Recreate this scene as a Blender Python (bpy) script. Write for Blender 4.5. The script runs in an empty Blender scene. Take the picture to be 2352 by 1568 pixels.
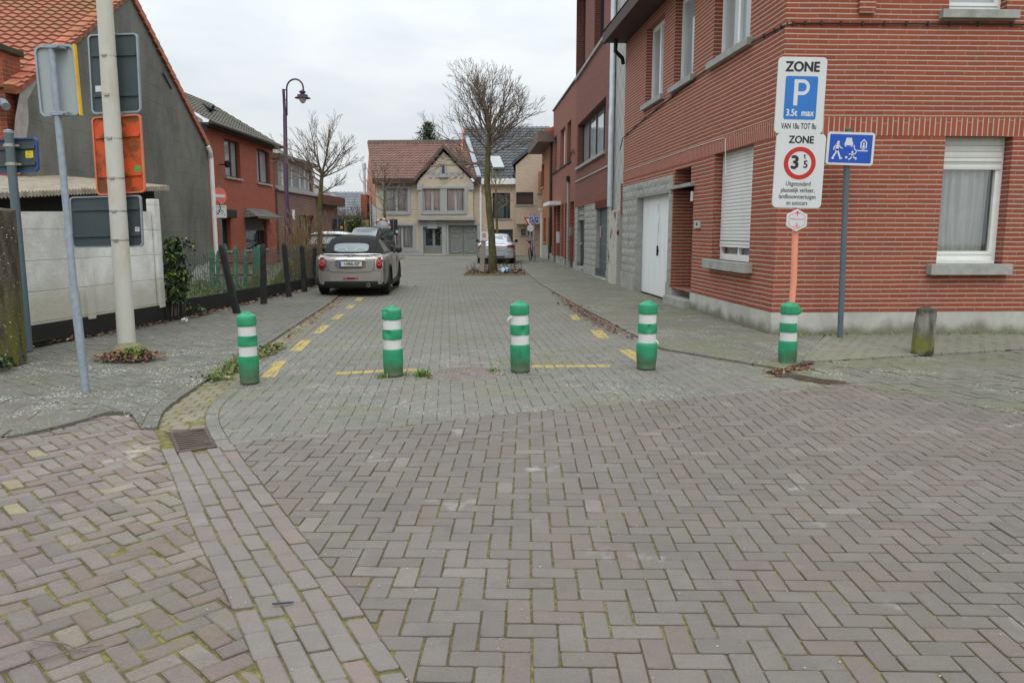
import bpy, bmesh, math, random
from mathutils import Vector, Matrix
random.seed(11)
R = math.radians
sc = bpy.context.scene
COL = sc.collection

# ------------------------------------------------------------------ camera
H, F, HZ = 1.45, 1764.0, 532.0           # eye height, focal length and horizon row (in a 2352 px wide frame)
TH = math.atan((784 - HZ) / F)
cd = bpy.data.cameras.new('camera')
cd.sensor_width = 36.0
cd.lens = 36.0 * F / 2352.0
cd.clip_start, cd.clip_end = 0.05, 2000
cam = bpy.data.objects.new('camera', cd)
COL.objects.link(cam)
cam.location = (0, 0, H)
cam.rotation_euler = (math.pi / 2 - TH, 0, 0)
sc.camera = cam

# ------------------------------------------------------------------ sky and sun (overcast)
SUN_EL, SUN_AZ = R(52), R(172)           # azimuth clockwise from +Y: behind the viewer, a little to the left
w = bpy.data.worlds.new('World')
sc.world = w
w.use_nodes = True
wt = w.node_tree
wt.nodes.clear()
def wn(t, **k):
    n = wt.nodes.new(t)
    for a, b in k.items(): setattr(n, a, b)
    return n
wo = wn('ShaderNodeOutputWorld'); bgd = wn('ShaderNodeBackground')
skyt = wn('ShaderNodeTexSky', sky_type='NISHITA', sun_disc=False, sun_elevation=SUN_EL, sun_rotation=SUN_AZ)
tc = wn('ShaderNodeTexCoord'); sep = wn('ShaderNodeSeparateXYZ')
wt.links.new(tc.outputs['Generated'], sep.inputs[0])
mp = wn('ShaderNodeMapping'); mp.inputs['Scale'].default_value = (1.0, 1.0, 3.2)
wt.links.new(tc.outputs['Generated'], mp.inputs[0])
nz = wn('ShaderNodeTexNoise'); nz.inputs['Scale'].default_value = 2.6; nz.inputs['Detail'].default_value = 6; nz.inputs['Roughness'].default_value = .55
wt.links.new(mp.outputs[0], nz.inputs['Vector'])
cr = wn('ShaderNodeMapRange'); cr.inputs[1].default_value = .34; cr.inputs[2].default_value = .66
wt.links.new(nz.outputs[0], cr.inputs[0])
cm = wn('ShaderNodeMix', data_type='RGBA')
cm.inputs[6].default_value = (.63, .70, .755, 1); cm.inputs[7].default_value = (.86, .88, .885, 1)
wt.links.new(cr.outputs[0], cm.inputs[0])
el = wn('ShaderNodeMapRange'); el.inputs[1].default_value = .10; el.inputs[2].default_value = 1.0
el.inputs[3].default_value = 1.0; el.inputs[4].default_value = 2.7
wt.links.new(sep.outputs[2], el.inputs[0])
cv = wn('ShaderNodeVectorMath', operation='SCALE')
wt.links.new(cm.outputs[2], cv.inputs[0]); wt.links.new(el.outputs[0], cv.inputs['Scale'])
sk = wn('ShaderNodeVectorMath', operation='SCALE'); sk.inputs['Scale'].default_value = .08
wt.links.new(skyt.outputs[0], sk.inputs[0])
fm = wn('ShaderNodeMix', data_type='RGBA'); fm.inputs[0].default_value = .94
wt.links.new(sk.outputs[0], fm.inputs[6]); wt.links.new(cv.outputs[0], fm.inputs[7])
wt.links.new(fm.outputs[2], bgd.inputs[0]); bgd.inputs[1].default_value = 1.0
wt.links.new(bgd.outputs[0], wo.inputs[0])

sd = bpy.data.lights.new('sun', 'SUN'); sd.energy = 0.9; sd.angle = R(22); sd.color = (1, .97, .93)
sun = bpy.data.objects.new('sun', sd); COL.objects.link(sun)
sun.location = (0, 0, 40)
sdir = Vector((math.sin(SUN_AZ) * math.cos(SUN_EL), math.cos(SUN_AZ) * math.cos(SUN_EL), math.sin(SUN_EL)))
sun.rotation_euler = sdir.to_track_quat('Z', 'Y').to_euler()

sc.view_settings.view_transform = 'Standard'
sc.view_settings.look = 'None'
sc.view_settings.exposure = 0.0
sc.view_settings.gamma = 1.0
sc.cycles.max_bounces = 6
sc.cycles.transparent_max_bounces = 12
sc.cycles.use_denoising = True

# ------------------------------------------------------------------ points from measured picture rows and columns
FW = Vector((0, math.cos(TH), -math.sin(TH))); UP = Vector((0, math.sin(TH), math.cos(TH)))
EYE = Vector((0, 0, H))
def ray(x, y): return Vector(((x - 1176) / F, 0, 0)) + UP * ((784 - y) / F) + FW
def G(x, y, z=0.0):
    d = ray(x, y); t = (z - H) / d.z
    return EYE + d * t
def AT(x, y, Y):
    d = ray(x, y); return EYE + d * (Y / d.y)
def V(*a): return Vector(a)

# ------------------------------------------------------------------ colours and materials
def c(r, g, b):
    f = lambda v: (v / 255 / 12.92) if v / 255 <= .04045 else ((v / 255 + .055) / 1.055) ** 2.4
    return (f(r), f(g), f(b), 1.0)
def k(col, f): return (min(col[0] * f, 1), min(col[1] * f, 1), min(col[2] * f, 1), 1.0)

class N:
    def __init__(s, name):
        s.m = bpy.data.materials.new(name); s.m.use_nodes = True
        s.t = s.m.node_tree; s.b = s.t.nodes['Principled BSDF']; s.out = s.t.nodes['Material Output']
    def new(s, typ, **kw):
        n = s.t.nodes.new(typ)
        for a, b in kw.items(): setattr(n, a, b)
        return n
    def L(s, a, b):
        if hasattr(a, 'is_output') or isinstance(a, bpy.types.NodeSocket): s.t.links.new(a, b)
        else: b.default_value = a
    def math(s, op, a, b=0.0, c_=0.0, clamp=False):
        n = s.new('ShaderNodeMath', operation=op, use_clamp=clamp)
        s.L(a, n.inputs[0]); s.L(b, n.inputs[1])
        if op in ('MULTIPLY_ADD', 'WRAP', 'SMOOTH_MIN'): s.L(c_, n.inputs[2])
        return n.outputs[0]
    def mix(s, f, a, b, mode='MIX'):
        n = s.new('ShaderNodeMix', data_type='RGBA', blend_type=mode)
        s.L(f, n.inputs[0]); s.L(a, n.inputs[6]); s.L(b, n.inputs[7])
        return n.outputs[2]
    def ramp(s, f, lo, hi, a=0.0, b=1.0):
        n = s.new('ShaderNodeMapRange', interpolation_type='SMOOTHSTEP')
        s.L(f, n.inputs[0]); n.inputs[1].default_value = lo; n.inputs[2].default_value = hi
        n.inputs[3].default_value = a; n.inputs[4].default_value = b
        return n.outputs[0]
    def pos(s, scale=(1, 1, 1)):
        g = s.new('ShaderNodeNewGeometry'); m = s.new('ShaderNodeMapping'); m.inputs['Scale'].default_value = scale
        s.L(g.outputs['Position'], m.inputs[0]); return m.outputs[0]
    def uv(s): return s.new('ShaderNodeUVMap').outputs[0]
    def noise(s, scale, detail=3, vec=None, rough=.55):
        n = s.new('ShaderNodeTexNoise'); n.inputs['Scale'].default_value = scale
        n.inputs['Detail'].default_value = detail; n.inputs['Roughness'].default_value = rough
        s.L(vec if vec is not None else s.pos(), n.inputs['Vector']); return n.outputs[0]
    def voro(s, scale, vec=None, out=0):
        n = s.new('ShaderNodeTexVoronoi'); n.inputs['Scale'].default_value = scale
        s.L(vec if vec is not None else s.pos(), n.inputs['Vector']); return n.outputs[out]
    def sepv(s, v):
        n = s.new('ShaderNodeSeparateXYZ'); s.L(v, n.inputs[0]); return n.outputs
    def bump(s, h, strength=.4, dist=.01):
        n = s.new('ShaderNodeBump'); n.inputs['Strength'].default_value = strength; n.inputs['Distance'].default_value = dist
        s.L(h, n.inputs['Height']); s.L(n.outputs[0], s.b.inputs['Normal'])
    def done(s, col=None, rough=None, metal=None, spec=None):
        if col is not None: s.L(col, s.b.inputs['Base Color'])
        if rough is not None: s.L(rough, s.b.inputs['Roughness'])
        if metal is not None: s.b.inputs['Metallic'].default_value = metal
        if spec is not None: s.b.inputs['Specular IOR Level'].default_value = spec
        return s.m

def plain(name, col, rough=.7, var=.18, scale=4, metal=0, bump=0, bscale=60, dirt=None, dscale=2.0, damt=.5, dlo=.5, dhi=.7, spec=None, stretch=(1, 1, 1)):
    s = N(name)
    f = s.noise(scale, 4, s.pos(stretch))
    f2 = s.noise(scale * 9, 3, s.pos(stretch))
    ff = s.ramp(s.math('ADD', s.math('MULTIPLY', f, .65), s.math('MULTIPLY', f2, .35)), .3, .7)
    col_ = s.mix(ff, k(col, 1 - var), k(col, 1 + var))
    if dirt is not None:
        d = s.ramp(s.noise(dscale, 6, s.pos(stretch), .65), dlo, dhi, 0, damt)
        col_ = s.mix(d, col_, dirt)
    if bump: s.bump(s.noise(bscale, 4), bump, .01)
    return s.done(col_, rough, metal, spec)

def brick(name, ca, cb, mortar, pitch, length, mh=.2, mv=.06, vmix=1.0, soldier=False, bump=.6, rough=.85, stain=None, samt=.3, sscale=.8, stack=False, odd=None, slo=.5, shi=.75):
    """coursed brick from metre UVs: pitch is the height of a course, mh and mv the shares of the joints"""
    s = N(name)
    o = s.sepv(s.uv())
    u, v = (o[1], o[0]) if soldier else (o[0], o[1])
    wob = s.math('MULTIPLY', s.math('SUBTRACT', s.noise(1.3, 2), .5), pitch * .25)
    r = s.math('DIVIDE', s.math('ADD', v, wob), pitch)
    row = s.math('FLOOR', r); fv = s.math('FRACT', r)
    wnz = s.new('ShaderNodeTexWhiteNoise', noise_dimensions='1D'); s.L(row, wnz.inputs['W'])
    if stack: sh = 0.0
    else: sh = s.math('ADD', s.math('MULTIPLY', s.math('MODULO', s.math('ABSOLUTE', row), 2.0), .5), s.math('MULTIPLY', wnz.outputs[0], .16))
    q = s.math('ADD', s.math('DIVIDE', u, length), sh)
    colm = s.math('FLOOR', q); fu = s.math('FRACT', q)
    cmb = s.new('ShaderNodeCombineXYZ'); s.L(row, cmb.inputs[0]); s.L(colm, cmb.inputs[1])
    wb = s.new('ShaderNodeTexWhiteNoise', noise_dimensions='2D'); s.L(cmb.outputs[0], wb.inputs['Vector'])
    hh = s.ramp(s.math('ABSOLUTE', s.math('SUBTRACT', fv, .5)), .5 - mh * .5 - .05, .5 - mh * .5 + .03)
    hv = s.math('MULTIPLY', s.ramp(s.math('ABSOLUTE', s.math('SUBTRACT', fu, .5)), .5 - mv * .5 - .012, .5 - mv * .5 + .004), vmix)
    mo = s.math('MAXIMUM', hh, hv)
    grain = s.noise(34, 4)
    f = s.math('ADD', s.math('MULTIPLY', wb.outputs[0], .65), s.math('MULTIPLY', grain, .35))
    bc = s.mix(f, ca, cb)
    if odd is not None:
        bc = s.mix(s.ramp(wb.outputs[0], .86, .9, 0, .75), bc, odd)
    if stain is not None:
        st = s.ramp(s.noise(sscale, 6, s.pos((1, 1, .55)), .65), slo, shi, 0, samt)
        bc = s.mix(st, bc, stain)
    mc = s.mix(s.noise(9, 4), k(mortar, .78), k(mortar, 1.12))
    col_ = s.mix(mo, bc, mc)
    hgt = s.math('ADD', s.math('MULTIPLY', mo, -1.0), s.math('MULTIPLY', grain, .18))
    s.bump(hgt, bump, .012)
    return s.done(col_, rough)

def glass(name, tint=(.02, .025, .03, 1), rough=.04):
    s = N(name)
    return s.done(s.mix(s.noise(.9, 2), k(tint, .7), k(tint, 1.5)), rough, 0, .8)
def clear_glass(name, refl=.10, base=.16):
    s = N(name)
    tr = s.new('ShaderNodeBsdfTransparent'); tr.inputs[0].default_value = (.95, .96, .96, 1)
    gl = s.new('ShaderNodeBsdfGlossy'); gl.inputs['Roughness'].default_value = .03
    lw = s.new('ShaderNodeFresnel'); lw.inputs[0].default_value = 1.5
    fac = s.math('ADD', s.math('MULTIPLY', lw.outputs[0], .9), base, clamp=True)
    mx = s.new('ShaderNodeMixShader'); s.L(fac, mx.inputs[0]); s.L(tr.outputs[0], mx.inputs[1]); s.L(gl.outputs[0], mx.inputs[2])
    s.L(mx.outputs[0], s.out.inputs[0]); return s.m

# ------------------------------------------------------------------ mesh builder
class MB:
    def __init__(s): s.v = []; s.f = []
    def add(s, vs, fs):
        o = len(s.v); s.v.extend([Vector(p) for p in vs]); s.f.extend([tuple(i + o for i in f) for f in fs]); return s
    def poly(s, pts): return s.add(pts, [tuple(range(len(pts)))])
    def hexa(s, p):   # 8 corners: bottom 0-3 ccw, top 4-7
        return s.add(p, [(3, 2, 1, 0), (4, 5, 6, 7), (0, 1, 5, 4), (1, 2, 6, 5), (2, 3, 7, 6), (3, 0, 4, 7)])
    def box(s, a, b):
        x0, y0, z0 = a; x1, y1, z1 = b
        return s.hexa([(x0, y0, z0), (x1, y0, z0), (x1, y1, z0), (x0, y1, z0), (x0, y0, z1), (x1, y0, z1), (x1, y1, z1), (x0, y1, z1)])
    def prism(s, pts, vec):  # closed polygon swept along vec
        n = len(pts); vec = Vector(vec); a = [Vector(p) for p in pts]; b = [p + vec for p in a]
        nrm = Vector((0, 0, 0))
        for i in range(n): nrm += a[i].cross(a[(i + 1) % n])
        if nrm.dot(vec) > 0: a, b = [*reversed(a)], [*reversed(b)]
        fs = [tuple(range(n)), tuple(range(2 * n - 1, n - 1, -1))]
        for i in range(n):
            j = (i + 1) % n; fs.append((j, i, n + i, n + j))
        return s.add(a + b, fs)
    def tube(s, pts, rad, n=8, cap=True):
        pts = [Vector(p) for p in pts]; m = len(pts)
        rads = rad if isinstance(rad, (list, tuple)) else [rad] * m
        rings = []; ref = None
        for i, p in enumerate(pts):
            t = (pts[min(i + 1, m - 1)] - pts[max(i - 1, 0)])
            if t.length < 1e-9: t = Vector((0, 0, 1))
            t.normalize()
            if ref is None: ref = Vector((1, 0, 0)) if abs(t.x) < .9 else Vector((0, 1, 0))
            a = (ref - t * ref.dot(t)).normalized(); b = t.cross(a); ref = a
            rings.append([p + (a * math.cos(2 * math.pi * q / n) + b * math.sin(2 * math.pi * q / n)) * rads[i] for q in range(n)])
        vs = [q for r in rings for q in r]; fs = []
        for i in range(m - 1):
            for q in range(n):
                q2 = (q + 1) % n; fs.append((i * n + q, i * n + q2, (i + 1) * n + q2, (i + 1) * n + q))
        if cap: fs.append(tuple(range(n - 1, -1, -1))); fs.append(tuple(range((m - 1) * n, m * n)))
        return s.add(vs, fs)
    def lathe(s, prof, cen=(0, 0, 0), n=24, axis=Vector((0, 0, 1)), ref=None):   # prof: (radius, height)
        axis = Vector(axis).normalized(); cen = Vector(cen)
        if ref is None: ref = Vector((1, 0, 0)) if abs(axis.x) < .9 else Vector((0, 1, 0))
        a = (ref - axis * ref.dot(axis)).normalized(); b = axis.cross(a)
        vs = []; fs = []
        for r, h in prof:
            for q in range(n):
                t = 2 * math.pi * q / n; vs.append(cen + axis * h + (a * math.cos(t) + b * math.sin(t)) * r)
        m = len(prof)
        for i in range(m - 1):
            for q in range(n):
                q2 = (q + 1) % n; fs.append((i * n + q, i * n + q2, (i + 1) * n + q2, (i + 1) * n + q))
        if prof[0][0] > 1e-4: fs.append(tuple(range(n - 1, -1, -1)))
        if prof[-1][0] > 1e-4: fs.append(tuple(range((m - 1) * n, m * n)))
        return s.add(vs, fs)
    def grid(s, fn, nu, nv, wrap=False):
        vs = [fn(i / (nu - (0 if wrap else 1)), j / (nv - 1)) for j in range(nv) for i in range(nu)]
        fs = []
        for j in range(nv - 1):
            for i in range(nu if wrap else nu - 1):
                i2 = (i + 1) % nu; fs.append((j * nu + i, j * nu + i2, (j + 1) * nu + i2, (j + 1) * nu + i))
        return s.add(vs, fs)
    def build(s, name, mat, parent=None, smooth=False, bevel=0, bseg=2, weld=False, **props):
        return link_mesh(name, s.v, s.f, mat, parent, smooth, bevel, bseg, weld, **props)

ORG = {}
def link_mesh(name, v, f, mat, parent=None, smooth=False, bevel=0, bseg=2, weld=False, **props):
    if parent is not None: off = ORG[parent.name]
    else:
        xs = [p[0] for p in v]; ys = [p[1] for p in v]; zs = [p[2] for p in v]
        off = Vector(((min(xs) + max(xs)) / 2, (min(ys) + max(ys)) / 2, min(zs)))
    me = bpy.data.meshes.new(name)
    me.from_pydata([tuple(Vector(p) - off) for p in v], [], f)
    if weld or bevel:
        bm = bmesh.new(); bm.from_mesh(me)
        bmesh.ops.remove_doubles(bm, verts=bm.verts, dist=1e-4)
        if bevel:
            es = [e for e in bm.edges if len(e.link_faces) == 2 and e.calc_face_angle(0) > .5]
            bmesh.ops.bevel(bm, geom=es, offset=bevel, segments=bseg, affect='EDGES', clamp_overlap=True, profile=.6)
        bm.to_mesh(me); bm.free()
    uvl = me.uv_layers.new(name='UVMap').data
    ox, oy, oz = off
    for p in me.polygons:
        n = p.normal
        if abs(n.z) > .75:
            for li in p.loop_indices:
                q = me.vertices[me.loops[li].vertex_index].co; uvl[li].uv = (q.x + ox, q.y + oy)
        else:
            h = math.hypot(n.x, n.y) or 1; tx, ty = -n.y / h, n.x / h
            sl = 1 / max(h, .3)
            for li in p.loop_indices:
                q = me.vertices[me.loops[li].vertex_index].co; uvl[li].uv = ((q.x + ox) * tx + (q.y + oy) * ty, (q.z + oz) * sl)
    o = bpy.data.objects.new(name, me)
    COL.objects.link(o)
    if mat is not None: me.materials.append(mat)
    if smooth:
        me.shade_smooth()
        if smooth != 'all': me.set_sharp_from_angle(angle=R(38))
    if parent is not None: o.parent = parent
    else: o.location = off
    ORG[o.name] = off
    for a, b in props.items():
        if b is not None: o[a] = b
    return o

def thing(name, label, category, loc, group=None):
    o = bpy.data.objects.new(name, None); COL.objects.link(o)
    o.location = loc; o.empty_display_size = .2
    ORG[o.name] = Vector(loc); o['label'] = label; o['category'] = category
    if group: o['group'] = group
    return o
def tagged(o, label, category, group=None):
    o['label'] = label; o['category'] = category
    if group: o['group'] = group
    return o
def struct(o): o['kind'] = 'structure'; return o
def stuff(o): o['kind'] = 'stuff'; return o

FONT_CACHE = {}
def text_faces(txt, size=1.0, sx=1.0, align='CENTER'):
    """letters as flat faces: list of 2-D points and faces"""
    key = (txt, align)
    if key not in FONT_CACHE:
        cu = bpy.data.curves.new('letters', 'FONT'); cu.body = txt; cu.align_x = align; cu.size = 1.0; cu.resolution_u = 4
        ob = bpy.data.objects.new('letters', cu); COL.objects.link(ob)
        dg = bpy.context.evaluated_depsgraph_get()
        me = bpy.data.meshes.new_from_object(ob.evaluated_get(dg))
        FONT_CACHE[key] = ([(p.co.x, p.co.y) for p in me.vertices], [tuple(p.vertices) for p in me.polygons])
        bpy.data.objects.remove(ob); bpy.data.curves.remove(cu); bpy.data.meshes.remove(me)
    v, f = FONT_CACHE[key]
    return [(a * size * sx, b * size) for a, b in v], f
class Plane:
    """flat drawing board: o is the centre, a and b are unit axes, lift along the normal"""
    def __init__(s, o, a, b): s.o = Vector(o); s.a = Vector(a).normalized(); s.b = Vector(b).normalized(); s.n = s.a.cross(s.b)
    def P(s, x, y, d=0): return s.o + s.a * x + s.b * y + s.n * d
    def text(s, mb, txt, x, y, size, d, sx=1.0, align='CENTER', bold=0):
        v, f = text_faces(txt, size, sx, align)
        offs = [(0, 0)] if not bold else [(-bold, 0), (bold, 0), (0, bold * .8), (0, -bold * .8)]
        for i, (bx, by) in enumerate(offs): mb.add([s.P(x + a + bx, y + b + by, d + i * 4e-5) for a, b in v], f)
    def shape(s, mb, pts, d): mb.poly([s.P(x, y, d) for x, y in pts])
    def slab(s, mb, pts, d0, d1): mb.prism([s.P(x, y, d0) for x, y in pts], s.n * (d1 - d0))
    def stroke(s, mb, pts, wd, d):
        for i in range(len(pts) - 1):
            a, b = Vector(pts[i]), Vector(pts[i + 1]); t = (b - a).normalized(); q = Vector((-t.y, t.x)) * wd / 2
            e = t * wd * .35
            s.shape(mb, [a - e - q, b + e - q, b + e + q, a - e + q], d + i * 2e-5)
def rrect(w_, h_, r, n=5, cx=0, cy=0):
    out = []
    for qx, qy, a0 in ((1, -1, -90), (1, 1, 0), (-1, 1, 90), (-1, -1, 180)):
        for i in range(n + 1):
            t = R(a0 + 90 * i / n); out.append((cx + qx * (w_ / 2 - r) + r * math.cos(t), cy + qy * (h_ / 2 - r) + r * math.sin(t)))
    return out
def circ(r, n=32, cx=0, cy=0): return [(cx + r * math.cos(2 * math.pi * i / n), cy + r * math.sin(2 * math.pi * i / n)) for i in range(n)]
# ================================================================== GROUND
def pip(x, y, poly):
    ins = False; j = len(poly) - 1
    for i in range(len(poly)):
        xi, yi = poly[i]; xj, yj = poly[j]
        if (yi > y) != (yj > y) and x < (xj - xi) * (y - yi) / (yj - yi) + xi: ins = not ins
        j = i
    return ins
def clip(sub, cl):          # sub any polygon, cl convex ccw
    out = sub
    n = len(cl)
    for i in range(n):
        ax, ay = cl[i]; bx, by = cl[(i + 1) % n]
        ex, ey = bx - ax, by - ay
        inp = out; out = []
        if not inp: return []
        px, py = inp[-1]; pd = ex * (py - ay) - ey * (px - ax)
        for qx, qy in inp:
            qd = ex * (qy - ay) - ey * (qx - ax)
            if qd >= 0:
                if pd < 0: t = pd / (pd - qd); out.append((px + (qx - px) * t, py + (qy - py) * t))
                out.append((qx, qy))
            elif pd >= 0:
                t = pd / (pd - qd); out.append((px + (qx - px) * t, py + (qy - py) * t))
            px, py, pd = qx, qy, qd
    return out
def area(p): return .5 * sum(p[i][0] * p[(i + 1) % len(p)][1] - p[(i + 1) % len(p)][0] * p[i][1] for i in range(len(p)))
def clean(p, e=.002):
    out = []
    for q in p:
        if not out or abs(q[0] - out[-1][0]) + abs(q[1] - out[-1][1]) > e: out.append(q)
    while len(out) > 1 and abs(out[0][0] - out[-1][0]) + abs(out[0][1] - out[-1][1]) <= e: out.pop()
    return out
def inset(p, b):
    n = len(p); out = []
    for i in range(n):
        x0, y0 = p[i - 1]; x1, y1 = p[i]; x2, y2 = p[(i + 1) % n]
        ax, ay = x1 - x0, y1 - y0; bx, by = x2 - x1, y2 - y1
        la = math.hypot(ax, ay) or 1e-9; lb = math.hypot(bx, by) or 1e-9
        n1 = (-ay / la, ax / la); n2 = (-by / lb, bx / lb)
        d = 1 + n1[0] * n2[0] + n1[1] * n2[1]
        s_ = b / max(d, .35)
        out.append((x1 + (n1[0] + n2[0]) * s_, y1 + (n1[1] + n2[1]) * s_))
    return out
def rounded(p, r):
    out = []; n = len(p)
    for i in range(n):
        x0, y0 = p[i - 1]; x1, y1 = p[i]; x2, y2 = p[(i + 1) % n]
        la = math.hypot(x0 - x1, y0 - y1); lb = math.hypot(x2 - x1, y2 - y1)
        a = min(r * random.uniform(.5, 1.5), la * .3); b = min(r * random.uniform(.5, 1.5), lb * .3)
        pa = (x1 + (x0 - x1) * a / la, y1 + (y0 - y1) * a / la); pb = (x1 + (x2 - x1) * b / lb, y1 + (y2 - y1) * b / lb)
        mid = ((pa[0] + pb[0]) * .25 + x1 * .5, (pa[1] + pb[1]) * .25 + y1 * .5)
        out += [pa, mid, pb]
    return out
def herring(poly, m, ang, ox=0, oy=0):
    ca, sa = math.cos(ang), math.sin(ang)
    to = lambda x, y: ((x - ox) * ca + (y - oy) * sa, -(x - ox) * sa + (y - oy) * ca)
    fr = lambda u, v: (ox + u * ca - v * sa, oy + u * sa + v * ca)
    L = [to(*p) for p in poly]
    i0 = int(min(p[0] for p in L) / m) - 3; i1 = int(max(p[0] for p in L) / m) + 3
    j0 = int(min(p[1] for p in L) / m) - 3; j1 = int(max(p[1] for p in L) / m) + 3
    for i in range(i0, i1):
        for j in range(j0, j1):
            q = (i - j) % 4
            if q == 0: r = (i * m, j * m, (i + 2) * m, (j + 1) * m)
            elif q == 3: r = (i * m, j * m, (i + 1) * m, (j + 2) * m)
            else: continue
            yield [fr(r[0], r[1]), fr(r[2], r[1]), fr(r[2], r[3]), fr(r[0], r[3])]
def running(poly, l, wd, ang, ox=0, oy=0, off=.5):
    ca, sa = math.cos(ang), math.sin(ang)
    to = lambda x, y: ((x - ox) * ca + (y - oy) * sa, -(x - ox) * sa + (y - oy) * ca)
    fr = lambda u, v: (ox + u * ca - v * sa, oy + u * sa + v * ca)
    L = [to(*p) for p in poly]
    i0 = int(min(p[0] for p in L) / l) - 2; i1 = int(max(p[0] for p in L) / l) + 2
    j0 = int(min(p[1] for p in L) / wd) - 2; j1 = int(max(p[1] for p in L) / wd) + 2
    for j in range(j0, j1):
        for i in range(i0, i1):
            u = (i + off * (j % 2)) * l; v = j * wd
            yield [fr(u, v), fr(u + l, v), fr(u + l, v + wd), fr(u, v + wd)]
def resample(pl, step):
    out = [pl[0]]; acc = 0
    for i in range(len(pl) - 1):
        a, b = pl[i], pl[i + 1]; d = math.hypot(b[0] - a[0], b[1] - a[1]); t = step - acc
        while t <= d:
            out.append((a[0] + (b[0] - a[0]) * t / d, a[1] + (b[1] - a[1]) * t / d)); t += step
        acc = d - (t - step)
    return out
def smooth_line(pl, it=2):
    for _ in range(it):
        q = [pl[0]]
        for i in range(len(pl) - 1):
            a, b = pl[i], pl[i + 1]
            q += [(a[0] * .75 + b[0] * .25, a[1] * .75 + b[1] * .25), (a[0] * .25 + b[0] * .75, a[1] * .25 + b[1] * .75)]
        q.append(pl[-1]); pl = q
    return pl
def atline(pl, t):   # point at share t of a polyline's length
    L = [math.hypot(pl[i + 1][0] - pl[i][0], pl[i + 1][1] - pl[i][1]) for i in range(len(pl) - 1)]
    s_ = t * sum(L)
    for i, l in enumerate(L):
        if s_ <= l or i == len(L) - 1:
            f = s_ / l; return (pl[i][0] + (pl[i + 1][0] - pl[i][0]) * f, pl[i][1] + (pl[i + 1][1] - pl[i][1]) * f)
        s_ -= l
def band(la, lb, rows, step, stag=.5):   # courses between two lines
    n = max(1, int(sum(math.hypot(la[i + 1][0] - la[i][0], la[i + 1][1] - la[i][1]) for i in range(len(la) - 1)) / step))
    for r in range(rows):
        t0, t1 = r / rows, (r + 1) / rows
        for i in range(n + 1):
            sh = stag * (r % 2) + random.uniform(-.06, .06)
            s0, s1 = max(0, (i - sh) / n), min(1, (i + 1 - sh) / n)
            if s1 - s0 < .2 / n: continue
            a0, a1, b0, b1 = atline(la, s0), atline(la, s1), atline(lb, s0), atline(lb, s1)
            f = lambda a, b, t: (a[0] + (b[0] - a[0]) * t, a[1] + (b[1] - a[1]) * t)
            yield [f(a0, b0, t0), f(a1, b1, t0), f(a1, b1, t1), f(a0, b0, t1)]

PAVED = {}
def lay(name, bricks, poly, mat, z=0.0, joint=.004, bev=.004, bdrop=.003, rnd=0.0, jit=.001, tilt=.006, depth=.02, wob=0.0, holes=(), near=None, keep=None):
    v = []; f = []; cols = []
    if poly is not None and area(poly) < 0: poly = poly[::-1]
    for b in bricks:
        if area(b) < 0: b = b[::-1]
        cx = sum(p[0] for p in b) / 4; cy = sum(p[1] for p in b) / 4
        if any(pip(cx, cy, h) for h in holes): continue
        if wob: b = [(x + random.uniform(-wob, wob), y + random.uniform(-wob, wob)) for x, y in b]
        b = inset(b, joint)
        if poly is not None:
            ins = [pip(x, y, poly) for x, y in b]
            if not all(ins):
                if not any(ins) and not pip(cx, cy, poly): continue
                b = clean(clip(poly, b))
                if len(b) < 3 or area(b) < .0012: continue
        hi = near is None or cy < near
        if rnd and hi and len(b) == 4: b = clean(rounded(b, rnd))
        n = len(b)
        top = inset(b, bev)
        ax, ay = random.gauss(0, tilt), random.gauss(0, tilt); zz = z + random.gauss(0, jit)
        zf = lambda x, y: zz + ax * (x - cx) + ay * (y - cy)
        o = len(v)
        v += [(x, y, zf(x, y)) for x, y in top] + [(x, y, zf(x, y) - bdrop) for x, y in b] + [(x, y, z - depth) for x, y in b]
        f.append(tuple(range(o, o + n)))
        for i in range(n):
            j = (i + 1) % n
            f.append((o + n + i, o + n + j, o + j, o + i)); f.append((o + 2 * n + i, o + 2 * n + j, o + n + j, o + n + i))
        cols += [(random.random(), random.random(), random.random(), 1)] * (3 * n)
        if keep is not None: keep.append((top, zz, ax, ay, cx, cy))
    me = bpy.data.meshes.new(name); me.from_pydata(v, [], f)
    at = me.color_attributes.new('tone', 'FLOAT_COLOR', 'POINT')
    at.data.foreach_set('color', [q for c4 in cols for q in c4])
    o = bpy.data.objects.new(name, me); COL.objects.link(o); me.materials.append(mat); struct(o)
    return o

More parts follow.
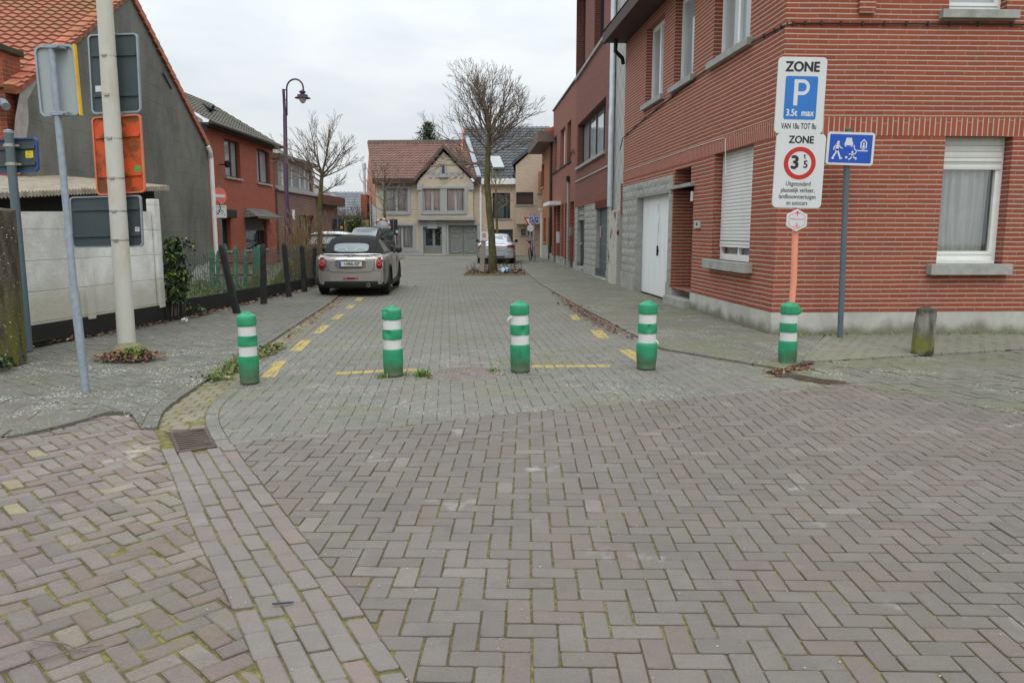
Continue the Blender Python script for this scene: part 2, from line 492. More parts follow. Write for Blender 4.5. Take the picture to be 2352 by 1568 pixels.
def pavermat(name, ca, cb, odd=None, oddshare=.06, red=None, lichen=0, lregion=None, moss=0, mossc=c(96, 104, 52), grit=.3, wear=None, wamt=.0, bump=.5):
    s = N(name)
    a = s.new('ShaderNodeAttribute', attribute_name='tone'); t = s.new('ShaderNodeSeparateColor'); s.L(a.outputs['Color'], t.inputs[0])
    big = s.noise(.55, 4); fine = s.noise(85, 3); mid = s.noise(11, 4)
    f = s.math('ADD', s.math('MULTIPLY', t.outputs[0], .5), s.math('MULTIPLY', s.ramp(big, .3, .7), .5))
    col = s.mix(f, ca, cb)
    if red is not None: col = s.mix(s.ramp(t.outputs[1], .55, .95, 0, .7), col, red)
    if odd is not None: col = s.mix(s.ramp(t.outputs[2], 1 - oddshare, 1 - oddshare + .01, 0, .85), col, odd)
    col = s.mix(s.ramp(s.noise(2.6, 6, None, .65), .5, .72, 0, .30), col, k(ca, .72))
    g = s.math('ADD', s.math('MULTIPLY', s.math('SUBTRACT', fine, .5), grit * 1.6), s.math('MULTIPLY', s.math('SUBTRACT', mid, .5), grit * 1.5))
    hsv = s.new('ShaderNodeHueSaturation'); s.L(s.math('ADD', 1.0, g), hsv.inputs['Value']); s.L(col, hsv.inputs['Color']); col = hsv.outputs[0]
    if wear is not None:   # pale worn or salted patches with their own outline
        wm = s.math('MULTIPLY', s.ramp(s.noise(1.7, 5, None, .6), .60, .72), s.ramp(mid, .4, .6, 0, wamt))
        col = s.mix(wm, col, wear)
    if moss:
        mm = s.math('MULTIPLY', s.ramp(s.noise(.9, 5, None, .6), .45, .66), s.ramp(s.noise(16, 4), .32, .62, 0, moss))
        col = s.mix(mm, col, mossc)
    if lichen:
        sep_ = s.sepv(s.pos())
        reg = s.ramp(s.noise(.8, 4), .42, .6)
        if lregion is not None:
            y0, y1, y2, y3 = lregion
            reg = s.math('MULTIPLY', s.math('MULTIPLY', s.ramp(sep_[1], y0, y1), s.ramp(sep_[1], y2, y3, 1, 0)), s.math('ADD', s.math('MULTIPLY', reg, .75), .25))
        wp = s.new('ShaderNodeVectorMath', operation='ADD'); s.L(s.pos(), wp.inputs[0])
        wv = s.new('ShaderNodeTexNoise'); wv.inputs['Scale'].default_value = 30
        sc_ = s.new('ShaderNodeVectorMath', operation='SCALE'); sc_.inputs['Scale'].default_value = .03; s.L(wv.outputs['Color'], sc_.inputs[0]); s.L(s.pos(), wv.inputs['Vector']); s.L(sc_.outputs[0], wp.inputs[1])
        d1 = s.ramp(s.voro(24, wp.outputs[0]), .20, .32, 1, 0); d2 = s.ramp(s.voro(46, wp.outputs[0]), .16, .34, 1, 0)
        wn_ = s.noise(3.5, 4)
        sp = s.math('MAXIMUM', s.math('MULTIPLY', d1, s.ramp(wn_, .47, .54)), s.math('MULTIPLY', d2, s.ramp(wn_, .38, .48)))
        col = s.mix(s.math('MULTIPLY', sp, s.math('MULTIPLY', reg, lichen), clamp=True), col, c(214, 215, 206))
    s.bump(s.math('ADD', s.math('MULTIPLY', fine, .5), s.math('MULTIPLY', mid, .6)), bump, .004)
    return s.done(col, s.ramp(mid, .2, .8, .72, .95))

m_main = pavermat('purple_grey_clay_paver', c(98, 93, 87), c(116, 109, 102), red=c(108, 98, 90), grit=.26, wear=c(160, 158, 154), wamt=.7, odd=c(122, 115, 107), oddshare=.03, moss=.16, mossc=c(104, 100, 72))
m_old = pavermat('weathered_clay_paver', c(98, 90, 86), c(130, 121, 113), red=c(112, 94, 88), odd=c(140, 128, 102), oddshare=.028, grit=.36, wear=c(172, 168, 164), wamt=.7, moss=.25)
m_band = pavermat('band_paver', c(110, 104, 99), c(124, 117, 111), red=c(116, 106, 99), grit=.24, odd=c(126, 109, 102), oddshare=.04, wear=c(170, 166, 160), wamt=.5)
m_grey = pavermat('grey_concrete_paver', c(100, 100, 94), c(118, 115, 107), red=c(114, 107, 99), grit=.26, lichen=.36, lregion=(4.5, 5.2, 8.6, 12.5), moss=.5)
m_walk = pavermat('grey_footway_paver', c(86, 86, 80), c(106, 104, 96), red=c(100, 94, 86), grit=.28, lichen=.7, lregion=(4.5, 5.0, 8.2, 12.5), moss=.45, mossc=c(84, 90, 48))
m_rwalk = pavermat('mossy_footway_paver', c(98, 98, 88), c(116, 114, 102), red=c(108, 102, 92), grit=.24, moss=.65, mossc=c(104, 110, 62), lichen=.5)
m_light = pavermat('pale_footway_paver', c(112, 112, 100), c(130, 128, 114), grit=.24, moss=.6, mossc=c(116, 120, 80))
m_gut = pavermat('mossy_gutter_sett', c(108, 103, 86), c(132, 126, 108), grit=.34, moss=.75, mossc=c(98, 95, 62), wear=c(144, 138, 118), wamt=.5)

def jointmat(name):
    s = N(name)
    n1 = s.noise(3.2, 5); n2 = s.noise(26, 4); n3 = s.noise(120, 2)
    soil = s.mix(n3, c(58, 50, 38), c(104, 92, 70))
    ms = s.mix(s.ramp(n2, .3, .7), c(82, 78, 32), c(128, 122, 64))
    y = s.sepv(s.pos())[1]
    col = s.mix(s.math('MULTIPLY', s.ramp(n1, .38, .56, .2, .9), s.ramp(y, 9.0, 16, 1, .25)), soil, ms)
    s.bump(n3, .8, .006)
    return s.done(col, .95)
m_joint = jointmat('joint_soil_and_moss')

# base sheet
base = MB().poly([V(-400, -60, -.008), V(400, -60, -.008), V(400, 700, -.008), V(-400, 700, -.008)]).build('ground', m_joint)
struct(base)
g = lambda *a: tuple(G(*a)[:2])
gl = lambda pts: [g(*p) for p in pts]

seam = gl([(532, 1016), (586, 1010), (694, 998), (801, 987), (976, 974), (1120, 953), (1311, 937), (1429, 923), (1550, 916), (1650, 908), (1753, 898), (1899, 885), (1943, 880)])
rseam = gl([(1943, 880), (2011, 894), (2135, 910), (2258, 937), (2351, 951)])
rext = (rseam[-1][0] + 4.0, rseam[-1][1] - .9)
bandR = gl([(533, 1016), (571, 1070), (595, 1098), (697, 1231), (804, 1357), (945, 1568)])
bandL = gl([(368, 1030), (396, 1091), (444, 1221), (506, 1337), (595, 1545)])
def ext(pl, d):
    a, b = pl[-2], pl[-1]; l = math.hypot(b[0] - a[0], b[1] - a[1])
    return pl + [(b[0] + (b[0] - a[0]) / l * d, b[1] + (b[1] - a[1]) / l * d)]
bandR = smooth_line(ext(bandR, .9), 1); bandL = smooth_line(ext(bandL, 1.1), 1)

# manhole and grates leave holes
MH_C = g(1068, 857); MH_R = .385
holes_street = [circ(MH_R, 24, *MH_C)]
GR1 = gl([(388, 992), (474, 982), (498, 1026), (407, 1040)])
GR2 = gl([(1775, 858), (1945, 878), (1890, 883), (1752, 862)])

main_poly = seam + rseam[1:] + [rext, (9, 1.2), (1.0, .9)] + bandR[::-1][:-1]
lay('junction_paving', herring(main_poly, .0963, -.02, .02, 0), main_poly, m_main, joint=.004, bev=.003, bdrop=.003, rnd=.010, jit=.0012, tilt=.008, wob=.0022, near=5.5)
lay('paving_band', band(bandL, bandR, 5, .195), None, m_band, joint=.0045, bev=.005, bdrop=.004, rnd=.012, jit=.0015, tilt=.012, wob=.003, holes=[GR1])

oldtop = gl([(-420, 1070), (0, 1008), (60, 999), (130, 985), (245, 953), (300, 951), (352, 985), (368, 1012)])
old_poly = oldtop + bandL + [(-4.5, 1.0), (-7.5, 2.5)]
lay('old_brick_paving', herring(old_poly, .091, R(45), .3, 0), old_poly, m_old, joint=.0052, bev=.006, bdrop=.005, rnd=.012, jit=.003, tilt=.022, wob=.0065)

# street of grey pavers
gutR = gl([(498, 1026), (474, 985), (468, 958), (479, 931), (514, 901), (548, 877), (594, 834), (643, 804), (700, 757), (780, 693)]) + [(-4.4, 24), (-5.2, 34), (-5.6, 43.5)]
kerbL = gl([(362, 985), (374, 947), (410, 920), (444, 896), (520, 846), (624, 786), (661, 760), (772, 689)]) + [(-4.9, 24), (-5.6, 34), (-6, 43.5)]
kerbR = [(.2, 43.5), (.55, 26.5)] + gl([(1238, 651), (1321, 700), (1458, 773), (1521, 804), (1640, 824), (1758, 844), (1800, 852)])
gutR_s = smooth_line(gutR, 2)
street_poly = gutR_s[::-1] + seam[0:] + gl([(1945, 877), (1870, 872), (1775, 857)]) + kerbR[::-1]
edge_off = inset(gutR_s + [(0, 60), (4, 60), (4, 0), (0, 0)], -.105)[:len(gutR_s)]
lay('street_edge_course', band(gutR_s, edge_off, 1, .21), None, m_grey, joint=.006, bev=.006, jit=.001)
sp2 = edge_off[::-1] + seam[1:] + gl([(1945, 877), (1870, 872), (1775, 857)]) + kerbR[::-1]
STREET = []
BED = [(-1.65, 25.75), (.45, 25.75), (.45, 27.6), (-1.65, 27.6)]
lay('street_paving', herring(sp2, .1135, R(4.8), 0, 7), sp2, m_grey, joint=.0022, bev=.004, bdrop=.003, jit=.0009, tilt=.005, wob=.0012, holes=holes_street + [GR2, BED], keep=STREET)

# gutter of mossy setts on the left
gut_poly = kerbL + gutR[::-1]
lay('gutter', running(gut_poly, .13, .13, R(8), -3, 6), gut_poly, m_gut, z=-.004, joint=.005, bev=.012, bdrop=.006, rnd=.02, jit=.002, tilt=.02, wob=.006, holes=[GR1], near=11)

# left footway with its kerb course
LW = [(-6.7, 6.2)] + [(-6.05, 9.0), (-5.9, 9.46), (-5.52, 12.16), (-5.4, 13.6), (-5.15, 20.5), (-5.4, 30), (-6.3, 43.5)]
kerbL_s = smooth_line(kerbL, 2)
koff = inset(kerbL_s[::-1] + [(-1, 0), (-12, 0), (-12, 60), (-6, 60)], -.11)[:len(kerbL_s)][::-1]
zk = .022
lay('kerb', list(band(kerbL_s, koff, 1, .2)), None, m_walk, z=zk, joint=.002, bev=.006, jit=.001, depth=.06)
slabs_b = gl([(-420, 985), (0, 905), (215, 935), (262, 948)])
lw_poly = koff + LW[::-1] + gl([(-60, 900), (0, 912), (215, 938), (262, 950), (300, 951)])
lay('left_footway', running(lw_poly, .21, .105, R(-38), -3, 5), lw_poly, m_walk, z=zk, joint=.0025, bev=.004, jit=.0015, tilt=.008, wob=.002, depth=.06)
slab_poly = gl([(-60, 900), (0, 912), (215, 938), (262, 950), (245, 953), (130, 985), (60, 999), (0, 1008), (-420, 1070), (-480, 960)])
lay('slab_footway', running(slab_poly, .42, .3, R(14), -4, 6), slab_poly, m_walk, z=zk, joint=.004, bev=.006, jit=.003, tilt=.01, wob=.008, depth=.06)
MB().poly([V(x, y, zk - .005) for x, y in lw_poly]).build('footway_bed', m_joint)['kind'] = 'structure'
MB().poly([V(x, y, zk - .0065) for x, y in slab_poly]).build('slab_bed', m_joint)['kind'] = 'structure'

# right footway
zr = .028
wallR = [(1.15, 52), (1.62, 44.5), (2.42, 29.8), (2.88, 20.2), (3.64, 10.75), (4.6, 10.8), (7.3, 10.9), (14, 11.1)]
kR = [(-.1, 52)] + kerbR
koffR = inset(kR[1:] + [(9, 5), (30, 20), (20, 60)], .11)[:len(kR) - 1]
lay('kerb', list(band(kR[1:], koffR, 1, .21)), None, m_rwalk, z=zr, joint=.002, bev=.006, jit=.001, depth=.05)
pale = gl([(1838, 838), (1868, 834), (2352, 805)]); pale_in = pale + [(14, 8.6), (14, 11.2), (7.3, 10.95), (4.5, 10.83)] + gl([(1880, 790)])
rw1 = [(kR[0][0], kR[0][1])] + koffR + gl([(1800, 848), (1838, 838), (1880, 790)]) + [(4.45, 10.8), (3.6, 10.72)] + wallR[:4][::-1]
lay('right_footway', herring(rw1, .105, R(4.6), 2, 8), rw1, m_rwalk, z=zr, joint=.0022, bev=.004, jit=.001, tilt=.005, wob=.0012, depth=.05)
lay('pale_footway', running(pale_in, .16, .12, R(3), 5, 9), pale_in, m_light, z=zr, joint=.0055, bev=.004, jit=.001, tilt=.006, wob=.002, depth=.05)
rw2 = gl([(1800, 852), (1838, 838), (1868, 834), (2352, 805)]) + [(14, 8.6), (14, 5.0), rext] + rseam[::-1] + gl([(1945, 877), (1870, 868)])
lay('apron_paving', herring(rw2, .118, R(12), 5, 8), rw2, m_rwalk, z=.006, joint=.005, bev=.005, jit=.002, tilt=.01, wob=.003, depth=.03)
MB().poly([V(x, y, zr - .005) for x, y in rw1]).build('right_footway_bed', m_joint)['kind'] = 'structure'
MB().poly([V(x, y, zr - .0065) for x, y in pale_in]).build('pale_footway_bed', m_joint)['kind'] = 'structure'

# far cross street and the worn lighter lane behind the tree
m_far = plain('far_paving', c(136, 134, 126), .9, .1, .8, bump=.3, dirt=c(110, 108, 100), damt=.4)
struct(MB().poly([V(-60, 43.2, -.004), V(40, 43.2, -.004), V(40, 46.0, -.004), V(-60, 46.0, -.004)]).build('cross_street', m_far))
struct(MB().poly([V(-60, 45.9, .02), V(40, 45.9, .02), V(40, 60, .02), V(-60, 60, .02)]).build('far_footway', m_far))
m_yard = plain('yard_earth', c(84, 78, 56), .95, .3, 2, bump=.6, dirt=c(88, 96, 46), damt=.8)
struct(MB().poly([V(-40, 7, .10), V(-6.1, 7, .10), V(-5.9, 9.5, .10), V(-5.62, 12.2, .10), V(-5.5, 13.6, .10), V(-5.3, 20.4, .10), V(-5.5, 30, .10), V(-6.4, 43, .10), V(-40, 43, .10)]).build('yard_ground', m_yard))
m_seamline = plain('seam', c(92, 82, 74), .9)
struct(MB().poly([V(-5.0, 29, .004), V(-2.3, 40.5, .004), V(-2.22, 40.5, .004), V(-4.9, 29, .004)]).build('paving_seam', m_seamline))

# yellow markings, painted on the pavers so that the joints stay open
def paintmat():
    s = N('yellow_road_paint')
    n = s.noise(14, 6, None, .7); f = s.noise(120, 2)
    col = s.mix(s.noise(2.5, 3), c(164, 142, 74), c(184, 162, 92))
    col = s.mix(s.ramp(s.math('ADD', s.math('MULTIPLY', n, .75), s.math('MULTIPLY', f, .25)), .47, .64, 0, .8), col, c(122, 118, 104))
    return s.done(col, .8)
m_yel = paintmat()
def marking(pts):
    quad = gl(pts)
    if area(quad) < 0: quad = quad[::-1]
    mb = MB()
    for top, zz, ax, ay, cx, cy in STREET:
        if abs(cx - quad[0][0]) > 4 or abs(cy - quad[0][1]) > 4: continue
        q = clean(clip(top, quad), .001)
        if len(q) >= 3 and area(q) > 2e-5: mb.poly([V(x, y, zz + ax * (x - cx) + ay * (y - cy) + .0012) for x, y in q])
    if mb.v: struct(mb.build('road_marking', m_yel))
for q in ([(597, 866), (634, 829), (658, 829), (632, 866)], [(665, 806), (690, 781), (716, 781), (692, 806)], [(720, 765), (740, 747), (758, 747), (738, 765)],
          [(759, 733), (775, 722), (791, 722), (776, 733)], [(791, 709), (803, 700), (817, 700), (806, 709)], [(814, 691), (822, 683), (836, 683), (829, 691)],
          [(773, 854), (962, 846), (964, 851), (773, 860)], [(1222, 838), (1400, 838), (1402, 843), (1222, 844)],
          [(1420, 803), (1448, 803), (1500, 834), (1466, 834)], [(1355, 757), (1382, 757), (1400, 776), (1372, 777)], [(1308, 723), (1325, 723), (1334, 735), (1316, 735)]):
    marking(q)
# ================================================================== FACADES
class Fac:
    """a vertical wall plane: p0 on the ground, unit direction t along it, n outwards"""
    def __init__(s, p0, p1, flip=False):
        s.p0 = Vector((p0[0], p0[1], 0)); d = Vector((p1[0] - p0[0], p1[1] - p0[1], 0)); s.len = d.length; s.t = d.normalized()
        s.n = Vector((s.t.y, -s.t.x, 0)) * (-1 if flip else 1)
    def P(s, u, z, d=0): return s.p0 + s.t * u + s.n * d + Vector((0, 0, z))
    def at(s, x, y, d=0):       # picture point on the plane (pushed out by d) -> u, z
        r = ray(x, y); o = s.p0 + s.n * d
        tt = (o - EYE).dot(s.n) / r.dot(s.n); q = EYE + r * tt
        return (q - s.p0).dot(s.t), q.z
    def rect(s, a, b, d=0):     # two opposite corners in the picture
        u0, z0 = s.at(*a, d); u1, z1 = s.at(*b, d)
        return (min(u0, u1), max(u0, u1), min(z0, z1), max(z0, z1))
    def box(s, mb, u0, u1, z0, z1, d0, d1):
        return mb.hexa([s.P(u0, z0, d0), s.P(u1, z0, d0), s.P(u1, z0, d1), s.P(u0, z0, d1), s.P(u0, z1, d0), s.P(u1, z1, d0), s.P(u1, z1, d1), s.P(u0, z1, d1)])
    def quad(s, mb, u0, u1, z0, z1, d=0):
        q = [s.P(u0, z0, d), s.P(u1, z0, d), s.P(u1, z1, d), s.P(u0, z1, d)]
        nn = (q[1] - q[0]).cross(q[3] - q[0])
        return mb.poly(q if nn.dot(s.n) > 0 else q[::-1])
    def wall(s, mb, u0, u1, z0, z1, holes=(), depth=.2, d=0, top=None):
        """front face with holes and their reveals"""
        us = sorted({u0, u1, *[min(max(h[i], u0), u1) for h in holes for i in (0, 1)]}); zs = sorted({z0, z1, *[min(max(h[i], z0), z1) for h in holes for i in (2, 3)]})
        for a, b in zip(us, us[1:]):
            for e, f in zip(zs, zs[1:]):
                if b - a < 1e-5 or f - e < 1e-5: continue
                cu, cz = (a + b) / 2, (e + f) / 2
                if any(h[0] < cu < h[1] and h[2] < cz < h[3] for h in holes): continue
                s.quad(mb, a, b, e, f, d)
        for h in holes:
            a, b, e, f = h[:4]; dp = h[4] if len(h) > 4 else depth
            for p in ([s.P(a, e, d), s.P(a, f, d), s.P(a, f, d - dp), s.P(a, e, d - dp)], [s.P(b, e, d), s.P(b, f, d), s.P(b, f, d - dp), s.P(b, e, d - dp)],
                      [s.P(a, f, d), s.P(b, f, d), s.P(b, f, d - dp), s.P(a, f, d - dp)], [s.P(a, e, d), s.P(b, e, d), s.P(b, e, d - dp), s.P(a, e, d - dp)]):
                mb.poly(p)
        return mb

m_wframe = plain('white_window_paint', c(228, 229, 224), .5, .06, 6, bump=.15, dirt=c(150, 146, 134), dscale=5, damt=.45, dlo=.56, dhi=.75)
m_pvc = plain('white_pvc', c(232, 234, 232), .35, .03)
m_dark_frame = plain('dark_grey_frame', c(46, 50, 54), .45, .1)
m_brown_frame = plain('brown_frame', c(70, 48, 40), .5, .15)
m_grey_frame = plain('grey_painted_wood', c(118, 122, 118), .55, .08)
m_glass = glass('window_glass')
m_clear = clear_glass('clear_window_glass')
m_sky_glass = glass('painted_reflection_glass', (.30, .325, .335, 1), .03)  # pale tint paints the reflected bright sky into the pane colour
m_dark = plain('dark_interior', c(28, 26, 26), .9, .1)
m_stone = plain('bluestone_sill', c(158, 158, 153), .85, .14, 7, bump=.25, dirt=c(122, 122, 115), dscale=3, damt=.6)
m_plinth = plain('cement_plinth', c(172, 170, 164), .9, .12, 1.6, bump=.3, dirt=c(112, 110, 100), dscale=1.3, damt=.7, dlo=.45, dhi=.66)
m_curt = plain('net_curtain', c(232, 232, 230), .9, .06)
m_white_slat = plain('white_shutter', c(212, 213, 209), .5, .04, 2, dirt=c(170, 168, 160), damt=.35)
m_black = plain('black_rubber', c(22, 22, 24), .6, .2)
m_zinc = plain('zinc', c(196, 204, 210), .45, .12, 5, metal=.15)
m_soffit = plain('brown_soffit', c(66, 48, 42), .7, .2)

def frame(mb, f, u0, u1, z0, z1, d0, d1, w_, sill=None, mull=(), trans=(), mw=.05):
    f.box(mb, u0, u0 + w_, z0, z1, d0, d1); f.box(mb, u1 - w_, u1, z0, z1, d0, d1)
    f.box(mb, u0 + w_, u1 - w_, z1 - w_, z1, d0, d1); f.box(mb, u0 + w_, u1 - w_, z0, z0 + (sill or w_), d0, d1)
    for m in mull: f.box(mb, m - mw / 2, m + mw / 2, z0 + (sill or w_), z1 - w_, d0, d1)
    for t in trans: f.box(mb, u0 + w_, u1 - w_, t - mw / 2, t + mw / 2, d0 + .003, d1 - .003)
def curtain(mb, f, u0, u1, z0, z1, d, amp=.03, waves=9, phase=0, gather=0):
    n = int(waves * 10)
    rows = 8
    def fn(a, b):
        uu = u0 + (u1 - u0) * a; z = z0 + (z1 - z0) * b
        uu += gather * math.sin(b * 2.2) * math.sin(a * 9 + phase) * .04
        return f.P(uu, z, d + amp * (math.sin(a * waves * 2 * math.pi + phase + .8 * math.sin(b * 2 + a * 5)) + .45 * math.sin(a * waves * 3.7 * math.pi + phase * 2)))
    return mb.grid(fn, n, rows)
def window(house, f, r, depth=.16, w_=.06, mat=None, gmat=None, mull=(), trans=(), sill=None, curt=None, sill_over=.08, sillmat=None, sill_h=.07, sill_d=.06, name='window', mw=.05, bot=None, inner=None):
    """r = u0,u1,z0,z1 of the opening; frame set back by depth"""
    u0, u1, z0, z1 = r
    mb = MB(); frame(mb, f, u0, u1, z0, z1, -depth - .06, -depth, w_, bot, mull, trans, mw)
    wn_ = mb.build(name, mat or m_wframe, house)
    if inner:      # casements inside the outer frame
        for a, b in inner:
            q = MB(); frame(q, f, a, b, z0 + (bot or w_) - .002, z1 - w_ + .002, -depth - .05, -depth + .012, .045); q.build('casement', mat or m_wframe, wn_)
    p = MB(); f.quad(p, u0 + w_ * .5, u1 - w_ * .5, z0 + w_ * .5, z1 - w_ * .5, -depth - .035)
    if curt is not None:
        p.build('pane', m_clear, wn_)
        cmb = MB()
        for (a, b, e, g_, amp, wv, ph) in curt: curtain(cmb, f, a, b, e, g_, -depth - .10, amp, wv, ph, 1)
        cmb.build('curtain', m_curt, wn_)
        q = MB(); e_ = -depth - .07
        P8 = [f.P(a, b, d) for d in (e_, -depth - .9) for a, b in ((u0 - .05, z0 - .05), (u1 + .05, z0 - .05), (u1 + .05, z1 + .05), (u0 - .05, z1 + .05))]
        q.add(P8, [(4, 5, 6, 7), (0, 1, 5, 4), (1, 2, 6, 5), (2, 3, 7, 6), (3, 0, 4, 7)]); q.build('room_interior', m_dark, wn_)
    else: p.build('pane', gmat or m_glass, wn_)
    if sill:
        q = MB(); f.box(q, u0 - sill_over, u1 + sill_over, z0 - sill_h, z0, -depth + .01, sill_d); q.build('sill', sillmat or m_stone, wn_, bevel=.006)
    return wn_

# ================================================================== CORNER HOUSE (right)
CB = brick('red_facing_brick', c(134, 60, 39), c(160, 76, 50), c(176, 166, 150), .0655, .275, .23, .026, .42, bump=.6, stain=c(126, 78, 62), samt=.45, sscale=.7, odd=c(132, 66, 48))
CBS = brick('red_soldier_brick', c(144, 66, 44), c(164, 80, 56), c(184, 174, 160), .074, .60, .22, .02, .3, soldier=True, bump=.8)
corner = Vector((3.64, 10.71, 0))
FS = Fac((3.64, 10.71), (2.86, 20.15), flip=True)          # street side; u grows away from the viewer
assert FS.n.x < 0
FF = Fac((3.64, 10.71), (7.29, 10.86))                     # side facing the viewer
assert FF.n.y < 0
ch = thing('corner_house', 'red brick corner house with white roller shutters and pale cement plinth', 'house', (5.2, 14.5, 0))
zp = (FS.at(1772, 717)[1] + FF.at(2350, 716)[1]) / 2       # plinth top
ztop = 6.62
LS = FS.at(1430, 500)[0]
# openings, street side
garage = FS.rect((1464, 452), (1530, 690)); garage = (garage[0], garage[1], .0, FS.at(1464, 455)[1])
gsur = (FS.at(1541, 600)[0], LS)                            # stone surround u range
doorr = FS.rect((1543, 420), (1585, 700)); doorr = (doorr[0], min(doorr[1], gsur[0] - .04), .0, FS.at(1543, 437)[1])
over = FS.rect((1549, 392), (1587, 421)); over = (over[0], min(over[1], gsur[0] - .1), over[2], over[3])
shut = FS.rect((1642, 367), (1720, 597)); shut = (shut[0], shut[1], FS.at(1720, 603)[1], FS.at(1642, 372)[1])
up1 = FS.rect((1486, 72), (1522, 222)); up1 = (up1[0], up1[1], FS.at(1486, 240)[1], FS.at(1486, 68)[1])
up2 = FS.rect((1561, 5), (1580, 180)); up2 = (FS.at(1594, 100)[0], FS.at(1550, 100)[0], up1[2], up1[3])
up3 = (FS.at(1724, 50)[0], FS.at(1641, 50)[0], up1[2] - .0, up1[3])
bz0, bz1 = FS.at(1640, 347)[1], FS.at(1640, 315)[1]         # soldier band
fz0, fz1 = FF.at(2100, 322)[1], FF.at(2100, 278)[1]
bz0 = fz0 = (bz0 + fz0) / 2; bz1 = fz1 = (bz1 + fz1) / 2
fwin = FF.rect((2172, 322), (2302, 604)); fwin = (fwin[0], fwin[1], FF.at(2200, 606)[1], bz0)
upf = FF.rect((2186, -60), (2312, 25)); upf = (upf[0], upf[1], FF.at(2250, 26)[1], 6.1)
shut = (shut[0], shut[1], fwin[2] - .02, bz0)
# stone surround of the garage occupies the wall from gsur[0] to LS, up to zs1
zs1 = FS.at(1541, 402)[1]
mb = MB()
FS.wall(mb, 0, gsur[0], zp, bz0, [shut, (doorr[0], doorr[1], zp, doorr[3], .75), (*over, .5)], .2)
FS.wall(mb, 0, LS, bz1, ztop, [up1, up2, up3], .2)
FS.wall(mb, gsur[0], LS, zs1, bz0, [], .2)
FF.wall(mb, 0, 10.0, zp, bz0, [fwin], .2)
FF.wall(mb, 0, 10.0, bz1, ztop, [upf], .2)
# far gable end above the neighbour and the hidden sides
E0, E1 = FS.P(LS, 0), FS.P(LS, 0, -8)
for a, b in ((E1, E0), (FF.P(10, 0), E1 + Vector((6, 0, 0)))):
    mb.poly([a, b, b + V(0, 0, ztop), a + V(0, 0, ztop)])
# rear wall of the door recess
FS.quad(mb, doorr[0], doorr[1], 0, doorr[3], -.75); FS.quad(mb, over[0], over[1], over[2], over[3], -.5)
wall_c = mb.build('wall', CB, ch)
mb = MB(); FS.wall(mb, 0, LS, bz0, bz1, [], .1, d=.004); FF.wall(mb, -.004, 10, bz0, bz1, [], .1, d=.004)
mb.build('soldier_course', CBS, ch)
mb = MB()
FS.wall(mb, -.012, doorr[0], 0, zp, [], .1, d=.012); FF.wall(mb, -.012, 10, 0, zp, [], .1, d=.012)
FS.box(mb, doorr[0] - .0, gsur[0], 0, zp, -.3, -.28)
FS.quad(mb, doorr[1], gsur[0], 0, zp, .01)
for a in (FS.P(doorr[0], 0, .012), ): mb.poly([a, a - FS.n * .75, a - FS.n * .75 + V(0, 0, zp), a + V(0, 0, zp)])
a = FS.P(doorr[1], 0, .01); mb.poly([a, a - FS.n * .75, a - FS.n * .75 + V(0, 0, zp), a + V(0, 0, zp)])
s = N('stained_cement_plinth'); o = s.sepv(s.pos())
nn = s.noise(2.2, 6, s.pos((1, 1, .7)), .65)
col = s.mix(s.ramp(nn, .3, .7), c(166, 164, 158), c(190, 188, 180))
gr = s.math('ADD', o[2], s.math('MULTIPLY', s.math('SUBTRACT', s.noise(3.5, 5), .5), .35))
col = s.mix(s.ramp(gr, .03, .22, .85, 0), col, c(104, 102, 82))         # algae climbing from the ground
col = s.mix(s.ramp(s.noise(22, 3), .66, .74, 0, .5), col, c(190, 190, 184))
s.bump(s.noise(40, 4), .3, .006); m_pl2 = s.done(col, .9)
mb.build('plinth', m_pl2, ch)
mb = MB()
FS.box(mb, doorr[0] - .02, doorr[1] + .06, .0, .17, -.74, .14); mb.build('doorstep', m_stone, ch, bevel=.01)
mb = MB(); FS.box(mb, doorr[0] - .06, doorr[1] + .12, doorr[3], over[2], -.6, .1); mb.build('door_canopy', m_stone, ch, bevel=.005)
dr = MB(); FS.box(dr, doorr[0] + .02, doorr[1] - .02, .17, doorr[3], -.745, -.7); dr.build('front_door', plain('red_brown_door', c(96, 44, 34), .5, .15, 3), ch)
# rusticated stone surround
STN = brick('split_stone_block', c(128, 128, 122), c(156, 156, 150), c(140, 140, 134), .2, .42, .06, .04, .8, bump=1.0, stain=c(110, 110, 104), samt=.5)
def rustic(fac, mb, u0, u1, z0, z1, d=.014, course=.2, rough=.006):
    zz = z0; i = 0
    while zz < z1 - .02:
        h = min(course, z1 - zz); uu = u0
        while uu < u1 - .02:
            L_ = min(u1 - uu, random.uniform(.3, .55))
            if u1 - uu - L_ < .14: L_ = u1 - uu
            dd = d + random.uniform(0, rough)
            nx, nz_ = max(2, int(L_ / .09)), 3
            o = len(mb.v)
            for b in range(nz_ + 1):
                for a in range(nx + 1):
                    edge = a in (0, nx) or b in (0, nz_)
                    mb.v.append(fac.P(uu + .004 + (L_ - .008) * a / nx, zz + .004 + (h - .008) * b / nz_, (d * .35 if edge else dd + random.uniform(-rough, rough))))
            for b in range(nz_):
                for a in range(nx):
                    p = o + b * (nx + 1) + a; q = (p, p + 1, p + nx + 2, p + nx + 1)
                    mb.f.append(q if fac.t.cross(Vector((0, 0, 1))).dot(fac.n) > 0 else q[::-1])
            uu += L_
        zz += h; i += 1
m_split = plain('split_faced_stone', c(158, 158, 152), .9, .14, 5, bump=.7, bscale=45, dirt=c(126, 125, 118), dscale=2.4, damt=.6)
mb = MB()
pl = .42
rustic(FS, mb, gsur[0], garage[0], pl, garage[3]); rustic(FS, mb, garage[1], LS, pl, garage[3]); rustic(FS, mb, gsur[0], LS, garage[3], zs1, course=(zs1 - garage[3]) / 2)
FS.box(mb, gsur[0], garage[0], 0, pl, -.25, .03); FS.box(mb, garage[1], LS, 0, pl, -.25, .03)
